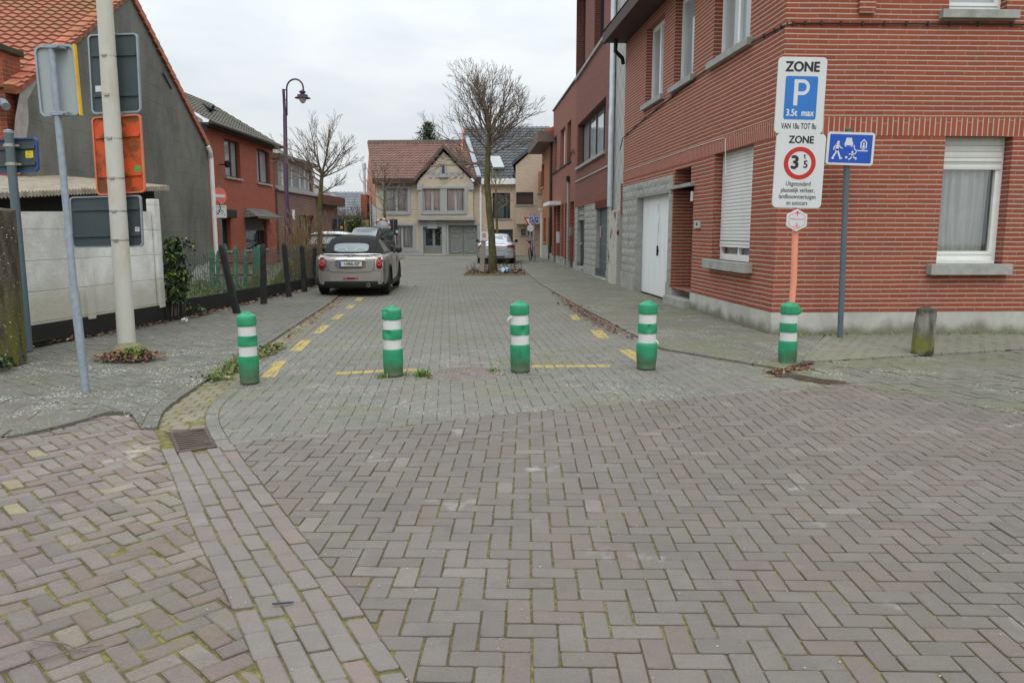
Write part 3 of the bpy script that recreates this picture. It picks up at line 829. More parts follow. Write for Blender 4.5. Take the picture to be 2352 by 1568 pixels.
FS.box(mb, gsur[0], garage[0], pl, garage[3], -.3, .004); FS.box(mb, garage[1], LS, pl, garage[3], -.3, .004); FS.box(mb, gsur[0], LS, garage[3], zs1, -.3, .004)
mb.build('garage_surround', m_split, ch)
s = N('old_white_garage_paint'); o = s.sepv(s.uv())
st_ = s.ramp(s.noise(3, 5, s.pos((2, 2, .25)), .6), .45, .8)
col = s.mix(st_, c(238, 240, 240), c(216, 218, 218)); pl_ = s.math('FRACT', s.math('MULTIPLY', o[0], 10.5))
col = s.mix(s.ramp(s.math('ABSOLUTE', s.math('SUBTRACT', pl_, .5)), .47, .5), col, c(164, 166, 166))
s.bump(pl_, .15, .004); m_gar = s.done(col, .45)
mb = MB(); FS.box(mb, garage[0], garage[1], .03, garage[3], -.2, -.15); gd = mb.build('garage_door', m_gar, ch)
mb = MB(); gm = (garage[0] + garage[1]) / 2
FS.box(mb, gm - .12, gm - .02, 1.0, 1.06, -.15, -.13); FS.box(mb, gm - .08, gm - .05, .92, 1.14, -.15, -.115); mb.build('handle', m_black, gd)
for du, za, zb in ((.03, 1.2, 1.75), (.1, 1.5, 1.9), (.02, 2.0, 2.2), (.85, .7, .95)): mb = MB(); FS.box(mb, gm - du, gm - du + .012, za * .93, zb * .93, -.152, -.148); mb.build('split', m_dark, gd)
# ground floor shuttered window, street side
def shutter(parent, f, u0, u1, z0, z1, d, pitch=.047, name='roller_shutter'):
    mb = MB(); f.box(mb, u0, u1, z0, z0 + .1, d, d + .02); f.box(mb, u0, u1, z0 + .1, z1, d, d + .014)
    key = 'slatted_shutter_%d' % int(pitch * 1000)
    if key not in bpy.data.materials:
        s = N(key); o = s.sepv(s.pos()); fr = s.math('FRACT', s.math('DIVIDE', o[2], pitch))
        ln = s.math('MAXIMUM', s.ramp(fr, .0, .10, 1, 0), s.ramp(fr, .93, 1.0))
        col = s.mix(s.ramp(s.noise(3, 5, s.pos((1, 1, .4))), .4, .75, 0, .5), c(214, 214, 210), c(184, 182, 176))
        s.bump(s.math('MULTIPLY', s.math('SINE', s.math('MULTIPLY', fr, 3.14159)), 1.0), .5, .012)
        s.done(s.mix(s.math('MULTIPLY', ln, .8), col, c(92, 92, 92)), .5)
    o = mb.build(name, bpy.data.materials[key], parent)
    mb = MB(); f.box(mb, u0, u1, z0 + .1, z0 + .108, d, d + .021); mb.build('slat_gap', m_dark, o)
    return o
u0, u1, z0, z1 = shut
ws = window(ch, FS, shut, .15, .07, m_wframe, curt=[(u0 + .1, u1 - .1, z0 + .05, z0 + .6, .02, 8, 1)], mull=[(u0 + u1) / 2], sill=None, bot=.1)
shutter(ws, FS, u0 + .05, u1 - .05, FS.at(1700, 567)[1] - .02, z1, -.14, .056)
mb = MB(); su = FS.rect((1612, 601), (1722, 622), .1)
FS.box(mb, u0 - .14, u1 + .1, z0 - .15, z0, -.13, .13); mb.build('sill', m_stone, ws, bevel=.008)
# front facing window with curtain
u0, u1, z0, z1 = fwin
zsh = FF.at(2200, 388)[1]
wf = window(ch, FF, fwin, .17, .07, m_wframe, curt=[(u0 + .0, u0 + (u1 - u0) * .84, z0 + .12, zsh + .1, .034, 6, .5)], bot=.13, inner=[(u0 + .01, u1 - .06)])
shutter(wf, FF, u0 + .005, u1 - .04, zsh, z1 - .03, -.16, .085)
mb = MB(); FF.box(mb, u0 - .13, u1 + .08, z0 - .15, z0, -.15, .12); mb.build('sill', m_stone, wf, bevel=.008)
mb = MB(); FF.box(mb, u0, u1 - .05, z0 - .0, z0 + .05, -.16, -.1); mb.build('sill_board', m_wframe, wf)
# upper windows
for r, n_ in ((up1, 1), (up2, 1), (up3, 2)):
    u0, u1, z0, z1 = r; m_ = (u0 + u1) / 2
    wv = window(ch, FS, r, .14, .07, m_pvc, gmat=m_sky_glass, mull=[m_] if r is not up2 else [], inner=[(u0 + .05, m_), (m_, u1 - .05)] if r is not up2 else [(u0 + .04, u1 - .04)])
    mb = MB(); FS.box(mb, u0 - .12, u1 + .12, z0 - .11, z0, -.13, .09); mb.build('sill', m_stone, wv, bevel=.006)
u0, u1, z0, z1 = upf
wv = window(ch, FF, upf, .14, .07, m_pvc, gmat=m_sky_glass, inner=[(u0 + .04, u1 - .04)], bot=.1)
mb = MB(); FF.box(mb, u0 - .13, u1 + .13, z0 - .11, z0, -.13, .1); mb.build('sill', m_stone, wv, bevel=.006)
# small projecting brick block near the top of the side wall
mb = MB(); r = FF.rect((1973, -20), (2007, 32)); FF.box(mb, r[0], r[1], r[2], 6.3, 0, .05); mb.build('brick_block', CB, ch)
# eaves, roof
ev = FS.at(1392, 92, .55)[1]
mb = MB()
zc_ = FS.at(1440, 97)[1]
for (ua, ub) in ((FS.at(1640, -10)[0] * .0 + .0, LS + .12),):
    FS.box(mb, -.5, ub, ev, ev + .04, -.3, .55); FS.box(mb, -.5, ub, ev - .03, ev + .22, .5, .58)
mb.build('eaves', m_soffit, ch)
mb = MB(); rd = (FS.n * -5)
a, b = FS.P(-.6, ev + .24, .6), FS.P(LS + .12, ev + .24, .6); mb.prism([a, FS.P(-.6, ev + 3, -4.5), FS.P(-.6, ev + .24, -9.4)], FS.t * (LS + .7)); mb.build('roof', plain('corner_house_roof_tile', c(80, 70, 66), .8, .2, 3), ch)
# cables and small fittings on the wall
mb = MB()
pts = [FS.P(u, z, .02) for u, z in [FS.at(*p) for p in ((1424, 700), (1424, 560), (1426, 345), (1432, 318), (1470, 283), (1520, 243), (1620, 165), (1700, 114), (1772, 76), (1803, 60))] if True][2:]
pts = pts + [FF.P(u, z, .02) for u, z in [FF.at(*p) for p in ((1826, 55), (1900, 55), (2000, 56), (2100, 56), (2200, 57), (2352, 58))]]
mb.tube(pts, .011, 6)
for i in range(len(pts) - 1):
    for t in (.3, .8): p = pts[i].lerp(pts[i + 1], t); mb.box(p - V(.012, .012, .02), p + V(.012, .012, .03))
mb.build('facade_cable', m_black, ch)
mb = MB(); mb.tube([FS.P(u, z, .012) for u, z in [FS.at(*p) for p in ((1430, 396), (1500, 372), (1590, 340), (1660, 318), (1668, 318), (1668, 400))]], .006, 5); mb.build('white_wire', m_wframe, ch)
mb = MB(); r = FS.rect((1598, 507), (1610, 524)); FS.box(mb, r[0], r[1], r[2], r[3], 0, .03); bell = mb.build('letter_plate', plain('grey_plate', c(170, 172, 170), .5), ch)
mb = MB(); m_ = ((r[0] + r[1]) / 2, (r[2] + r[3]) / 2); FS.box(mb, m_[0] - .04, m_[0] + .04, m_[1] - .02, m_[1] + .03, .03, .032); mb.build('slot', m_black, bell)
mb = MB(); r = FS.rect((1588, 440), (1592, 462)); FS.box(mb, r[0], r[0] + .06, r[2], r[3], 0, .03); mb.build('house_number_plate', m_wframe, ch)
# downspout elbow below the eaves at the far end
mb = MB(); mb.tube([FS.P(LS - .2, ev, .3), FS.P(LS - .15, ev - .25, .3), FS.P(LS - .05, ev - .4, .1), FS.P(LS + .06, ev - .5, .05)], .05, 8); mb.build('gutter_elbow', m_black, ch)
# slate clad side strip between the two houses, white downpipe, painted pier
GAPF = Fac((2.86, 20.2), (2.60, 21.6), flip=True)
slm = N('diamond_slate'); o = slm.sepv(slm.uv())
d1 = slm.math('FRACT', slm.math('MULTIPLY', slm.math('ADD', o[0], o[1]), 1.5)); d2 = slm.math('FRACT', slm.math('MULTIPLY', slm.math('SUBTRACT', o[0], o[1]), 1.5))
ed = slm.math('MAXIMUM', slm.ramp(d1, .0, .09, 1, 0), slm.ramp(d2, .0, .09, 1, 0))
slm.bump(slm.math('ADD', d1, d2), .5, .01)
m_slate = slm.done(slm.mix(ed, slm.mix(slm.noise(3, 4), c(158, 160, 156), c(186, 188, 184)), c(80, 82, 80)), .7)

# ================================================================== SECOND HOUSE: three storeys, dark windows
B2 = Fac((2.80, 21.9), (2.42, 29.8), flip=True)
BR2 = brick('wine_red_brick', c(112, 56, 46), c(132, 68, 56), c(136, 112, 98), .066, .22, .2, .05, .9, bump=.7, stain=c(120, 66, 58), samt=.4)
h2 = thing('tall_brick_house', 'three storey wine red brick house with dark window frames and grey stone pillars below', 'house', (4.5, 25.5, 0))
z2 = B2.at(1320, 0)[1] + .3
L2 = B2.len
wa = (B2.at(1391, 290)[0], B2.at(1327, 300)[0], B2.at(1327, 385)[1], B2.at(1391, 222)[1])
wb = (B2.at(1388, 20)[0], B2.at(1366, 20)[0], B2.at(1366, 118)[1], z2 - .5); wc = (B2.at(1345, 60)[0], B2.at(1324, 60)[0], B2.at(1345, 135)[1], z2 - .5)
wc = (wc[0], wc[1], wb[2], wb[3])
zst = B2.at(1390, 462)[1]; gz = B2.at(1372, 480)[1]
gar2 = (B2.at(1394, 560)[0], B2.at(1369, 560)[0], .12, gz)
dor2 = (B2.at(1342, 560)[0], B2.at(1326, 560)[0], .18, B2.at(1326, 475)[1])
mb = MB(); B2.wall(mb, 0, L2, zst, z2, [wa, wb, wc], .22)
p = [B2.P(0, 0), B2.P(0, 0, -8), B2.P(L2, 0, -8), B2.P(L2, 0)]
for i in range(3): mb.poly([p[i], p[i + 1], p[i + 1] + V(0, 0, z2), p[i] + V(0, 0, z2)])
mb.poly([q + V(0, 0, z2) for q in p]); mb.build('wall', BR2, h2)
mb = MB(); B2.wall(mb, .42, .42 + (gar2[1] - .42) + .1, gz, gz + (B2.at(1394, 470)[1] - gz) + .35, [], .1, d=.03)
B2.box(mb, gar2[0] - .05, gar2[1] + .1, gz, zst + .05, -.1, .03); mb.build('garage_lintel', brick('wine_red_soldier', c(122, 58, 46), c(138, 68, 56), c(130, 90, 78), .07, .5, .12, .02, .2, soldier=True, bump=.4), h2)
mb = MB()
for a, b in ((0, gar2[0]), (gar2[1], dor2[0]), (dor2[1], L2)):
    rustic(B2, mb, a, b, .3, zst); B2.box(mb, a, b, 0, zst, -.35, .004); B2.box(mb, a, b, 0, .3, -.35, .03); mb.build('stone_pillar', m_split, h2); mb = MB()
B2.box(mb, dor2[0], dor2[1], dor2[3] - .5, zst, -.35, -.12); rustic(B2, mb, dor2[0], dor2[1], dor2[3] - .5, zst, d=-.1)
mb.build('door_head', m_split, h2)
mb = MB(); B2.box(mb, gar2[0], gar2[1], .05, gz, -.16, -.12); gd2 = mb.build('garage_door', plain('steel_grey_garage_door', c(72, 84, 90), .4, .1, 2), h2)
mb = MB()
for i in (1, 2, 3): B2.box(mb, gar2[0], gar2[1], gz * i / 4 - .01, gz * i / 4 + .01, -.121, -.115)
mb.build('panel_joint', plain('pale_joint', c(120, 130, 134), .5), gd2)
mb = MB(); r = B2.rect((1377, 520), (1380, 545), -.12); B2.box(mb, r[0], r[0] + .14, r[2], r[3], -.12, -.113); mb.build('sticker', plain('pink_sticker', c(206, 170, 176), .6), gd2)
mb = MB(); B2.box(mb, dor2[0], dor2[1], .18, dor2[3] - .5, -.17, -.13); dd = mb.build('front_door', plain('black_door', c(20, 21, 24), .35), h2)
mb = MB(); mb.lathe([(0, 0), (.04, 0), (.04, .05), (0, .05)], B2.P(dor2[1] - .15, 1.0, -.13), 10, B2.n); mb.build('knob', m_zinc, dd)
mb = MB(); B2.box(mb, dor2[0], dor2[1], 0, .18, -.3, .06); mb.build('doorstep', m_stone, h2)
mb = MB(); B2.box(mb, gar2[0], gar2[1], 0, .05, -.3, .05); mb.build('threshold', m_plinth, h2)
u0, u1, z0, z1 = wa; q = (u1 - u0) / 4
window(h2, B2, wa, .2, .06, m_dark_frame, gmat=m_sky_glass, mull=[u0 + q, u0 + 2 * q, u0 + 3 * q], sill=True, sill_d=.08, mw=.09, sill_h=.1)
for r in (wb, wc): window(h2, B2, r, .2, .06, m_dark_frame, gmat=m_glass, mull=[(r[0] + r[1]) / 2], mw=.08)
mb = MB(); B2.box(mb, wb[0] - .3, L2, wb[2] - .1, wb[2], -.1, .07); B2.box(mb, 0, L2, zst + .95, zst + 1.0, -.05, .03); mb.build('stone_band', m_stone, h2)
mb = MB(); B2.box(mb, -.1, L2 + .5, z2, z2 + .25, -8, .65); mb.build('eaves', m_soffit, h2)
mb = MB(); rm = Fac((2.98, 20.0), (2.80, 21.9), flip=True)
mb = MB(); mb.poly([FS.P(LS + .02, zst - .4, -.06), FS.P(LS + .02, z2, -.06), B2.P(-.01, z2, -.04), B2.P(-.01, zst - .4, -.04)])
mb.poly([B2.P(0, zst - .4, -.02), B2.P(0, zst - .4, -3), B2.P(0, z2, -3), B2.P(0, z2, -.02)])
mb.build('slate_cladding', m_slate, h2)
mb = MB(); x0 = B2.P(-.16, 0, .08)
mb.tube([x0 + V(0, 0, zst - .2), x0 + V(0, 0, 4.6), x0 + V(.02, .1, 4.8), x0 + V(.02, .1, z2)], .075, 10); mb.build('downpipe', m_zinc, h2, smooth=True)
mb = MB(); mb.tube([B2.P(u, z, .02) for u, z in ((.16, zst + .98), (.16, 3.9), (.14, z2 - .1))], .018, 5); mb.build('cable', m_black, h2)
# whitewashed pier between the houses
s = N('flaking_whitewash')
col = s.mix(s.ramp(s.noise(3.2, 6, s.pos((1, 1, .6)), .65), .56, .62), s.mix(s.noise(2, 4), c(196, 194, 184), c(168, 166, 154)), c(112, 60, 46))
s.bump(s.noise(12, 5), .6, .02); m_flake = s.done(col, .9)
pier = MB(); zpi = B2.at(1410, 484)[1]
pier.hexa([V(2.80, 20.75, 0), V(3.2, 20.75, 0), V(3.2, 21.85, 0), V(2.72, 21.85, 0), V(2.80, 20.75, zpi), V(3.2, 20.75, zpi), V(3.2, 21.85, zpi), V(2.72, 21.85, zpi)])
tagged(pier.build('garden_pier', m_flake, None, bevel=.02), 'flaking whitewashed pier squeezed between the white garage door and the tall brick house', 'pier')
pb = MB(); pb.box((2.86, 20.5, zpi - .1), (3.6, 20.6, zst + .35)); tagged(pb.build('alley_wall', brick('old_red_brick', c(140, 62, 44), c(164, 78, 54), c(170, 160, 140), .066, .22, .16, .06), None), 'strip of old red brick wall at the back of the narrow gap', 'wall')

# ================================================================== THIRD HOUSE: flat roofed, red brick pillars below
B3 = Fac((2.42, 29.82), (1.97, 37.6), flip=True)
BR3 = brick('brown_red_brick', c(124, 66, 52), c(144, 80, 64), c(150, 128, 112), .07, .22, .17, .05, .8, bump=.6, stain=c(134, 76, 64), samt=.4)
BR3b = brick('red_pillar_brick', c(122, 52, 38), c(142, 64, 48), c(170, 142, 120), .075, .21, .2, .08, 1, bump=.6)
h3 = thing('flat_roofed_house', 'red brown flat roofed house with brick pillars between doors, beyond the tall brick house', 'house', (4, 33.5, 0))
L3 = B3.len; z3a = B3.at(1318, 165)[1]; z3b = B3.at(1266, 285)[1]; z3 = (z3a + z3b) / 2
zl = B3.at(1290, 470)[1]
ws3 = [(B3.at(1312, 300)[0], B3.at(1303, 300)[0]), (B3.at(1298, 330)[0], B3.at(1287, 330)[0]), (B3.at(1279, 340)[0], B3.at(1271, 340)[0])]
sz3, tz3 = B3.at(1288, 385)[1], B3.at(1288, 300)[1]
hol = [(a, b, sz3, tz3) for a, b in ws3]
low = [(.35, 1.5), (1.95, 3.1), (3.55, 4.3), (4.8, 5.9), (6.3, 7.2)]
hl = [(a, b, .35 if i in (2, 3) else .05, zl, .35) for i, (a, b) in enumerate(low)]
mb = MB(); B3.wall(mb, 0, L3, zl, z3, hol, .2)
p = [B3.P(0, 0), B3.P(0, 0, -8), B3.P(L3, 0, -8), B3.P(L3, 0)]
for i in range(3): mb.poly([p[i], p[i + 1], p[i + 1] + V(0, 0, z3), p[i] + V(0, 0, z3)])
mb.poly([q_ + V(0, 0, z3) for q_ in p]); mb.build('wall', BR3, h3)
mb = MB(); B3.wall(mb, 0, L3, .3, zl, [(a, b, max(e, .3), f_, dp) for a, b, e, f_, dp in hl], .35); mb.build('pillar_wall', BR3b, h3)
mb = MB(); B3.wall(mb, 0, L3, 0, .3, [(a, b, 0, .3, .3) for (a, b), i in zip(low, range(5)) if i not in (2, 3)], .3, d=.02)
mb.build('plinth', m_plinth, h3)
for i, (a, b) in enumerate(low):
    if i in (2, 3): window(h3, B3, (a, b, .35, zl), .33, .05, m_grey_frame, gmat=m_glass, mull=[], sill=True, sill_d=.05)
    else:
        mb = MB(); B3.box(mb, a, b, .02, zl, -.36, -.32); mb.build('door', plain('door_shade', c(74, 60, 56) if i != 4 else c(150, 150, 146), .6), h3)
for i, (a, b) in enumerate(ws3):
    wv = window(h3, B3, (a, b, sz3, tz3), .18, .06, m_pvc, gmat=m_glass, sill=True, sill_d=.05, sillmat=m_black)
    if i > 0: shutter(wv, B3, a + .05, b - .05, sz3 + .1, tz3, -.175, .06)
mb = MB(); r = B3.rect((1270, 462), (1240, 485)); B3.box(mb, 4.6, 7.4, zl, zl + .16, -.1, .5); mb.build('canopy', m_wframe, h3)
mb = MB(); B3.box(mb, 0, L3, z3, z3 + .06, -8, .06); mb.build('roof_edge', m_dark_frame, h3)
mb = MB(); x0 = B3.P(1.72, 0, .06); mb.tube([x0, x0 + V(0, 0, 3.3), x0 + V(0, .02, 3.5)], .04, 8)
mb.build('downpipe', plain('pale_grey_pipe', c(168, 170, 168), .5), h3)
mb = MB(); B3.box(mb, 1.58, 1.86, 3.45, 3.65, .02, .14); mb.build('pipe_head', m_black, h3)
mb = MB(); B3.box(mb, .6, 1.1, 1.3, 1.62, .0, .1); mb.build('mail_box', plain('grey_mail_box', c(120, 116, 108), .6), h3)
mb = MB(); B3.box(mb, 4.9, 5.2, .95, 1.45, .0, .12); mb.build('mail_box', m_zinc, h3)
mb = MB(); mb.tube([B3.P(u, z, .03) for u, z in ((.25, sz3 + .15), (.6, sz3 + .35), (2.4, sz3 - .02), (5.5, sz3 - .08), (L3, sz3 - .1))], .02, 5)
mb.build('cable', m_black, h3)

# ================================================================== FOURTH HOUSE: orange brick with wooden eaves box
B4 = Fac((1.97, 37.7), (1.66, 43.4), flip=True)
BR4 = brick('orange_brick', c(150, 90, 56), c(170, 108, 70), c(160, 138, 112), .07, .22, .13, .05, .7, bump=.4)
h4 = thing('orange_brick_house', 'small orange brick house with brown boxed eaves ending the right row', 'house', (3.5, 40.5, 0))
L4 = B4.len; z4 = B4.at(1232, 368)[1]
w4 = [(B4.at(1250, 385)[0], B4.at(1244, 385)[0], B4.at(1247, 430)[1], B4.at(1247, 378)[1]), (B4.at(1237, 400)[0], B4.at(1234, 400)[0], B4.at(1236, 442)[1], B4.at(1236, 395)[1])]
dz = 2.15
mb = MB(); B4.wall(mb, 0, L4, 0, z4, w4 + [(1.2, 2.1, 0, dz, .25), (3.4, 4.6, .9, dz, .2)], .18)
p = [B4.P(0, 0), B4.P(0, 0, -8), B4.P(L4, 0, -8), B4.P(L4, 0)]
for i in range(3): mb.poly([p[i], p[i + 1], p[i + 1] + V(0, 0, z4), p[i] + V(0, 0, z4)])
mb.build('wall', BR4, h4)
mb = MB(); B4.wall(mb, -.01, L4, 0, .75, [(1.2, 2.1, 0, .75, .2)], .05, d=.015); mb.build('plinth', m_plinth, h4)
mb = MB(); B4.box(mb, 1.2, 2.1, 0, dz, -.25, -.2); mb.build('door', m_plinth, h4)
for r in w4 + [(3.4, 4.6, .9, dz)]: window(h4, B4, r, .15, .06, m_grey_frame, gmat=m_glass, sill=True)
mb = MB(); B4.box(mb, -.2, L4 + .2, z4, z4 + .5, -.4, .75); mb.build('eaves', plain('brown_eaves_board', c(104, 86, 80), .7), h4)
mb = MB(); mb.prism([B4.P(-.2, z4 + .5, .5), B4.P(-.2, z4 + 2.4, -4), B4.P(-.2, z4 + .5, -8)], B4.t * (L4 + .4)); mb.build('roof', plain('orange_roof_tile', c(190, 100, 62), .8, .2, 6), h4)
mb = MB(); mb.lathe([(.0, .0), (.16, .02), (.2, .12), (.12, .2), (.2, .34), (.16, .48), (0, .55)], B4.P(L4 - .4, z4 + .5, .35), 14); mb.build('finial', m_soffit, h4, smooth=True)
mb = MB(); mb.tube([B4.P(.25, .4, .08), B4.P(.25, z4, .08)], .07, 8); mb.build('downpipe', plain('dark_brown_pipe', c(58, 40, 36), .5), h4)
mb = MB(); B4.box(mb, L4 - .5, L4 - .1, 2.6, 2.72, 0, .2); B4.box(mb, L4 - .45, L4 - .15, 0, 2.6, 0, .1); mb.build('door_pilaster', m_wframe, h4)
# ================================================================== LEFT: cement gable house
def courses(name, ca, cb, pitch, amp=.4, jc=c(70, 70, 68)):
    s = N(name); o = s.sepv(s.uv())
    n1 = s.noise(1.1, 6, s.pos((1, 1, .6)), .65); n2 = s.noise(28, 3)
    col = s.mix(s.ramp(s.math('ADD', s.math('MULTIPLY', n1, .75), s.math('MULTIPLY', n2, .25)), .34, .66), ca, cb)
    r = s.math('FRACT', s.math('DIVIDE', o[1], pitch)); e = s.ramp(s.math('ABSOLUTE', s.math('SUBTRACT', r, .5)), .478, .497)
    rw = s.math('FLOOR', s.math('DIVIDE', o[1], pitch)); q = s.math('FRACT', s.math('ADD', s.math('DIVIDE', o[0], pitch * 2), s.math('MULTIPLY', rw, .37)))
    e2 = s.ramp(s.math('ABSOLUTE', s.math('SUBTRACT', q, .5)), .488, .499)
    col = s.mix(s.math('MULTIPLY', s.math('MAXIMUM', e, s.math('MULTIPLY', e2, .4)), s.ramp(s.noise(.9, 3), .35, .6, .1, .8)), col, jc)
    col = s.mix(s.ramp(s.noise(30, 2), .68, .74, 0, .7), col, c(168, 168, 162))
    z = s.sepv(s.pos())[2]
    s.bump(n2, .35, .008)
    return s, col, z
s, col, z = courses('grey_cement_block', c(92, 91, 85), c(124, 122, 114), .36)
m_gable = s.done(col, .95)
def tilemat(name, ca, cb, mossc, pu=.2, pv=.28, moss=.5, rough=.8, bump=1.0):
    """pan tiles on a slope: uv v runs up the slope"""
    s = N(name); o = s.sepv(s.uv())
    fu = s.math('FRACT', s.math('DIVIDE', o[0], pu)); fv = s.math('FRACT', s.math('DIVIDE', o[1], pv))
    cu = s.math('FLOOR', s.math('DIVIDE', o[0], pu)); cv_ = s.math('FLOOR', s.math('DIVIDE', o[1], pv))
    cb_ = s.new('ShaderNodeCombineXYZ'); s.L(cu, cb_.inputs[0]); s.L(cv_, cb_.inputs[1])
    wn_ = s.new('ShaderNodeTexWhiteNoise', noise_dimensions='2D'); s.L(cb_.outputs[0], wn_.inputs['Vector'])
    col = s.mix(s.math('ADD', s.math('MULTIPLY', wn_.outputs[0], .6), s.math('MULTIPLY', s.noise(3, 5), .4)), ca, cb)
    col = s.mix(s.ramp(s.noise(1.3, 6, None, .65), .45, .68, 0, moss), col, mossc)
    edge = s.math('MAXIMUM', s.ramp(fv, .0, .12, 1, 0), s.math('MULTIPLY', s.ramp(fu, .0, .12, 1, 0), .6))
    col = s.mix(s.math('MULTIPLY', edge, .45), col, k(ca, .35))
    h = s.math('ADD', s.math('MULTIPLY', s.math('SINE', s.math('MULTIPLY', fu, 6.283)), .5), s.math('MULTIPLY', fv, -.8))
    s.bump(h, bump, .03)
    return s.done(col, rough)
m_otile = tilemat('orange_verge_tile', c(160, 88, 64), c(184, 112, 86), c(130, 116, 58), moss=.6)
GA = Fac((-7.72, 12.75), (-8.2, 21.0))     # gable on the street; u grows away from the viewer
if GA.n.x < 0: GA.n = -GA.n
gh = thing('gable_house', 'house with a bare grey cement gable and an orange pan tile roof', 'house', (-11, 17, 0))
n0, e0 = GA.at(92, 200); f0, e1 = GA.at(476, 333); ap = GA.at(296, -22)
n0 = GA.at(60, 300)[0]
gl_ = [GA.P(n0, 0), GA.P(f0, 0), GA.P(f0, e1), GA.P(ap[0], ap[1]), GA.P(n0, e0)]
mb = MB(); mb.poly(gl_[::-1])
back = Vector((-9, -.6, 0))
mb.poly([GA.P(n0, 0), GA.P(n0, e0), GA.P(n0, e0) + back, GA.P(n0, 0) + back]); mb.poly([GA.P(f0, 0), GA.P(f0, 0) + back, GA.P(f0, e1) + back, GA.P(f0, e1)])
mb.build('wall', m_gable, gh)
# pan tiles as real rolls on the visible slope
def tiles(mb, p0, along, up, nu, nv, pu, pv, h=.045):
    """rows of rolled tiles: p0 eaves corner, along the eaves, up the slope (unit vectors)"""
    nrm = along.cross(up).normalized()
    if nrm.z < 0: nrm = -nrm
    for j in range(nv):
        vs = []; seg = 6
        for i in range(nu * seg + 1):
            t = i / seg; prof = h * (math.sin(t * 2 * math.pi) * .5 + .5)
            a = p0 + along * (t * pu) + up * (j * pv) + nrm * (prof + .035); b = p0 + along * (t * pu) + up * ((j + 1.12) * pv) + nrm * (prof * .9)
            vs += [a - nrm * .03, a, b]
        fs = []
        for i in range(nu * seg):
            o = i * 3; fs += [(o, o + 3, o + 4, o + 1), (o + 1, o + 4, o + 5, o + 2)]
        mb.add(vs, fs)
    return mb
al = back.normalized(); upv = (GA.P(ap[0], ap[1]) - GA.P(n0, e0)); sl = upv.length; upn = upv.normalized()
mb = MB(); tiles(mb, GA.P(n0, e0) - upn * .35 - al * .12, al, upn, 44, int(sl / .20) + 1, .2, .20, .03)
s = N('mossy_orange_tile')
col = s.mix(s.math('ADD', s.math('MULTIPLY', s.noise(2.2, 5), .6), s.math('MULTIPLY', s.noise(25, 3), .4)), c(140, 84, 62), c(170, 110, 86))
zz_ = s.math('ADD', s.noise(1.1, 6, None, .65), s.math('MULTIPLY', s.ramp(s.sepv(s.pos())[2], 4.6, 6.2), .16))
col = s.mix(s.ramp(zz_, .54, .74, 0, .5), col, c(118, 104, 62)); s.bump(s.noise(60, 3), .3, .005); m_otl = s.done(col, .85)
mb.build('roof', m_otl, gh, smooth=True)
mb = MB(); up2_ = (GA.P(ap[0], ap[1]) - GA.P(f0, e1)); mb.prism([GA.P(f0, e1) - up2_.normalized() * .3, GA.P(ap[0], ap[1]) , GA.P(ap[0], ap[1] + .1), GA.P(f0, e1 + .1) - up2_.normalized() * .3], back); mb.build('rear_roof', m_otl, gh)
mb = MB()
def verge(a, b, n, wd=.2, hh=.13):
    d = (b - a) / n; dn = d.normalized(); nr = GA.n; up_ = GA.n.cross(dn); up_ = up_ if up_.z > 0 else -up_
    for i in range(n):
        p = a + d * i; l = d * 1.06
        mb.hexa([p - nr * .12 - up_ * .06, p + l - nr * .12 - up_ * .09, p + l + nr * .06 - up_ * .11, p + nr * .06 - up_ * .08,
                 p - nr * .12 + up_ * .09, p + l - nr * .12 + up_ * .06, p + l + nr * .06 + up_ * .05, p + nr * .06 + up_ * .08])
verge(GA.P(n0, e0) - upn * .35, GA.P(ap[0], ap[1]), 19); verge(GA.P(f0, e1) - up2_.normalized() * .3, GA.P(ap[0], ap[1]), 21)
mb.build('verge_tile', m_otile, gh, bevel=.012)
m_whitepipe = plain('white_painted_wall', c(200, 202, 200), .7, .06, 2, dirt=c(160, 158, 150), damt=.4)
mb = MB(); q = GA.P(f0 + .08, 0, .06); mb.tube([q + V(0, 0, .2), q + V(0, 0, e1 - .35), q + V(.02, -.1, e1 - .2), q + V(0, -.2, e1 - .05)], .06, 8); mb.build('downpipe', m_wframe, gh)
mb = MB(); mb.tube([GA.P(f0 + .12, 2.1 + .18 * math.sin(t * .628), .12 + .1 * math.cos(t * .628)) for t in range(11)], .012, 5)
mb.tube([GA.P(f0 + .12, z_, .1) for z_ in (2.0, 1.4, 1.0)], .012, 5); mb.build('cable_loop', m_black, gh)
mb = MB(); mb.poly([GA.P(f0 - 1.8, 0, .012), GA.P(f0 + .05, 0, .012), GA.P(f0 + .05, .62, .012), GA.P(f0 - .5, .66, .012), GA.P(f0 - .9, .55, .012), GA.P(f0 - 1.3, .6, .012), GA.P(f0 - 1.8, .4, .012)]); mb.build('render_patch', plain('pale_render_patch', c(186, 186, 180), .9, .15), gh)
mb = MB()
for x, y, dx, dy in ((648, 294, 34, 62), (308, 165, -10, 16)):
    a = GA.at(x * .5742, y * .5742 * 1.0); 
a = GA.at(372, 168); b = GA.at(392, 204); mb.tube([GA.P(a[0], a[1], .02), GA.P(b[0], b[1], .02)], .015, 5); mb.build('wall_anchor', m_black, gh)

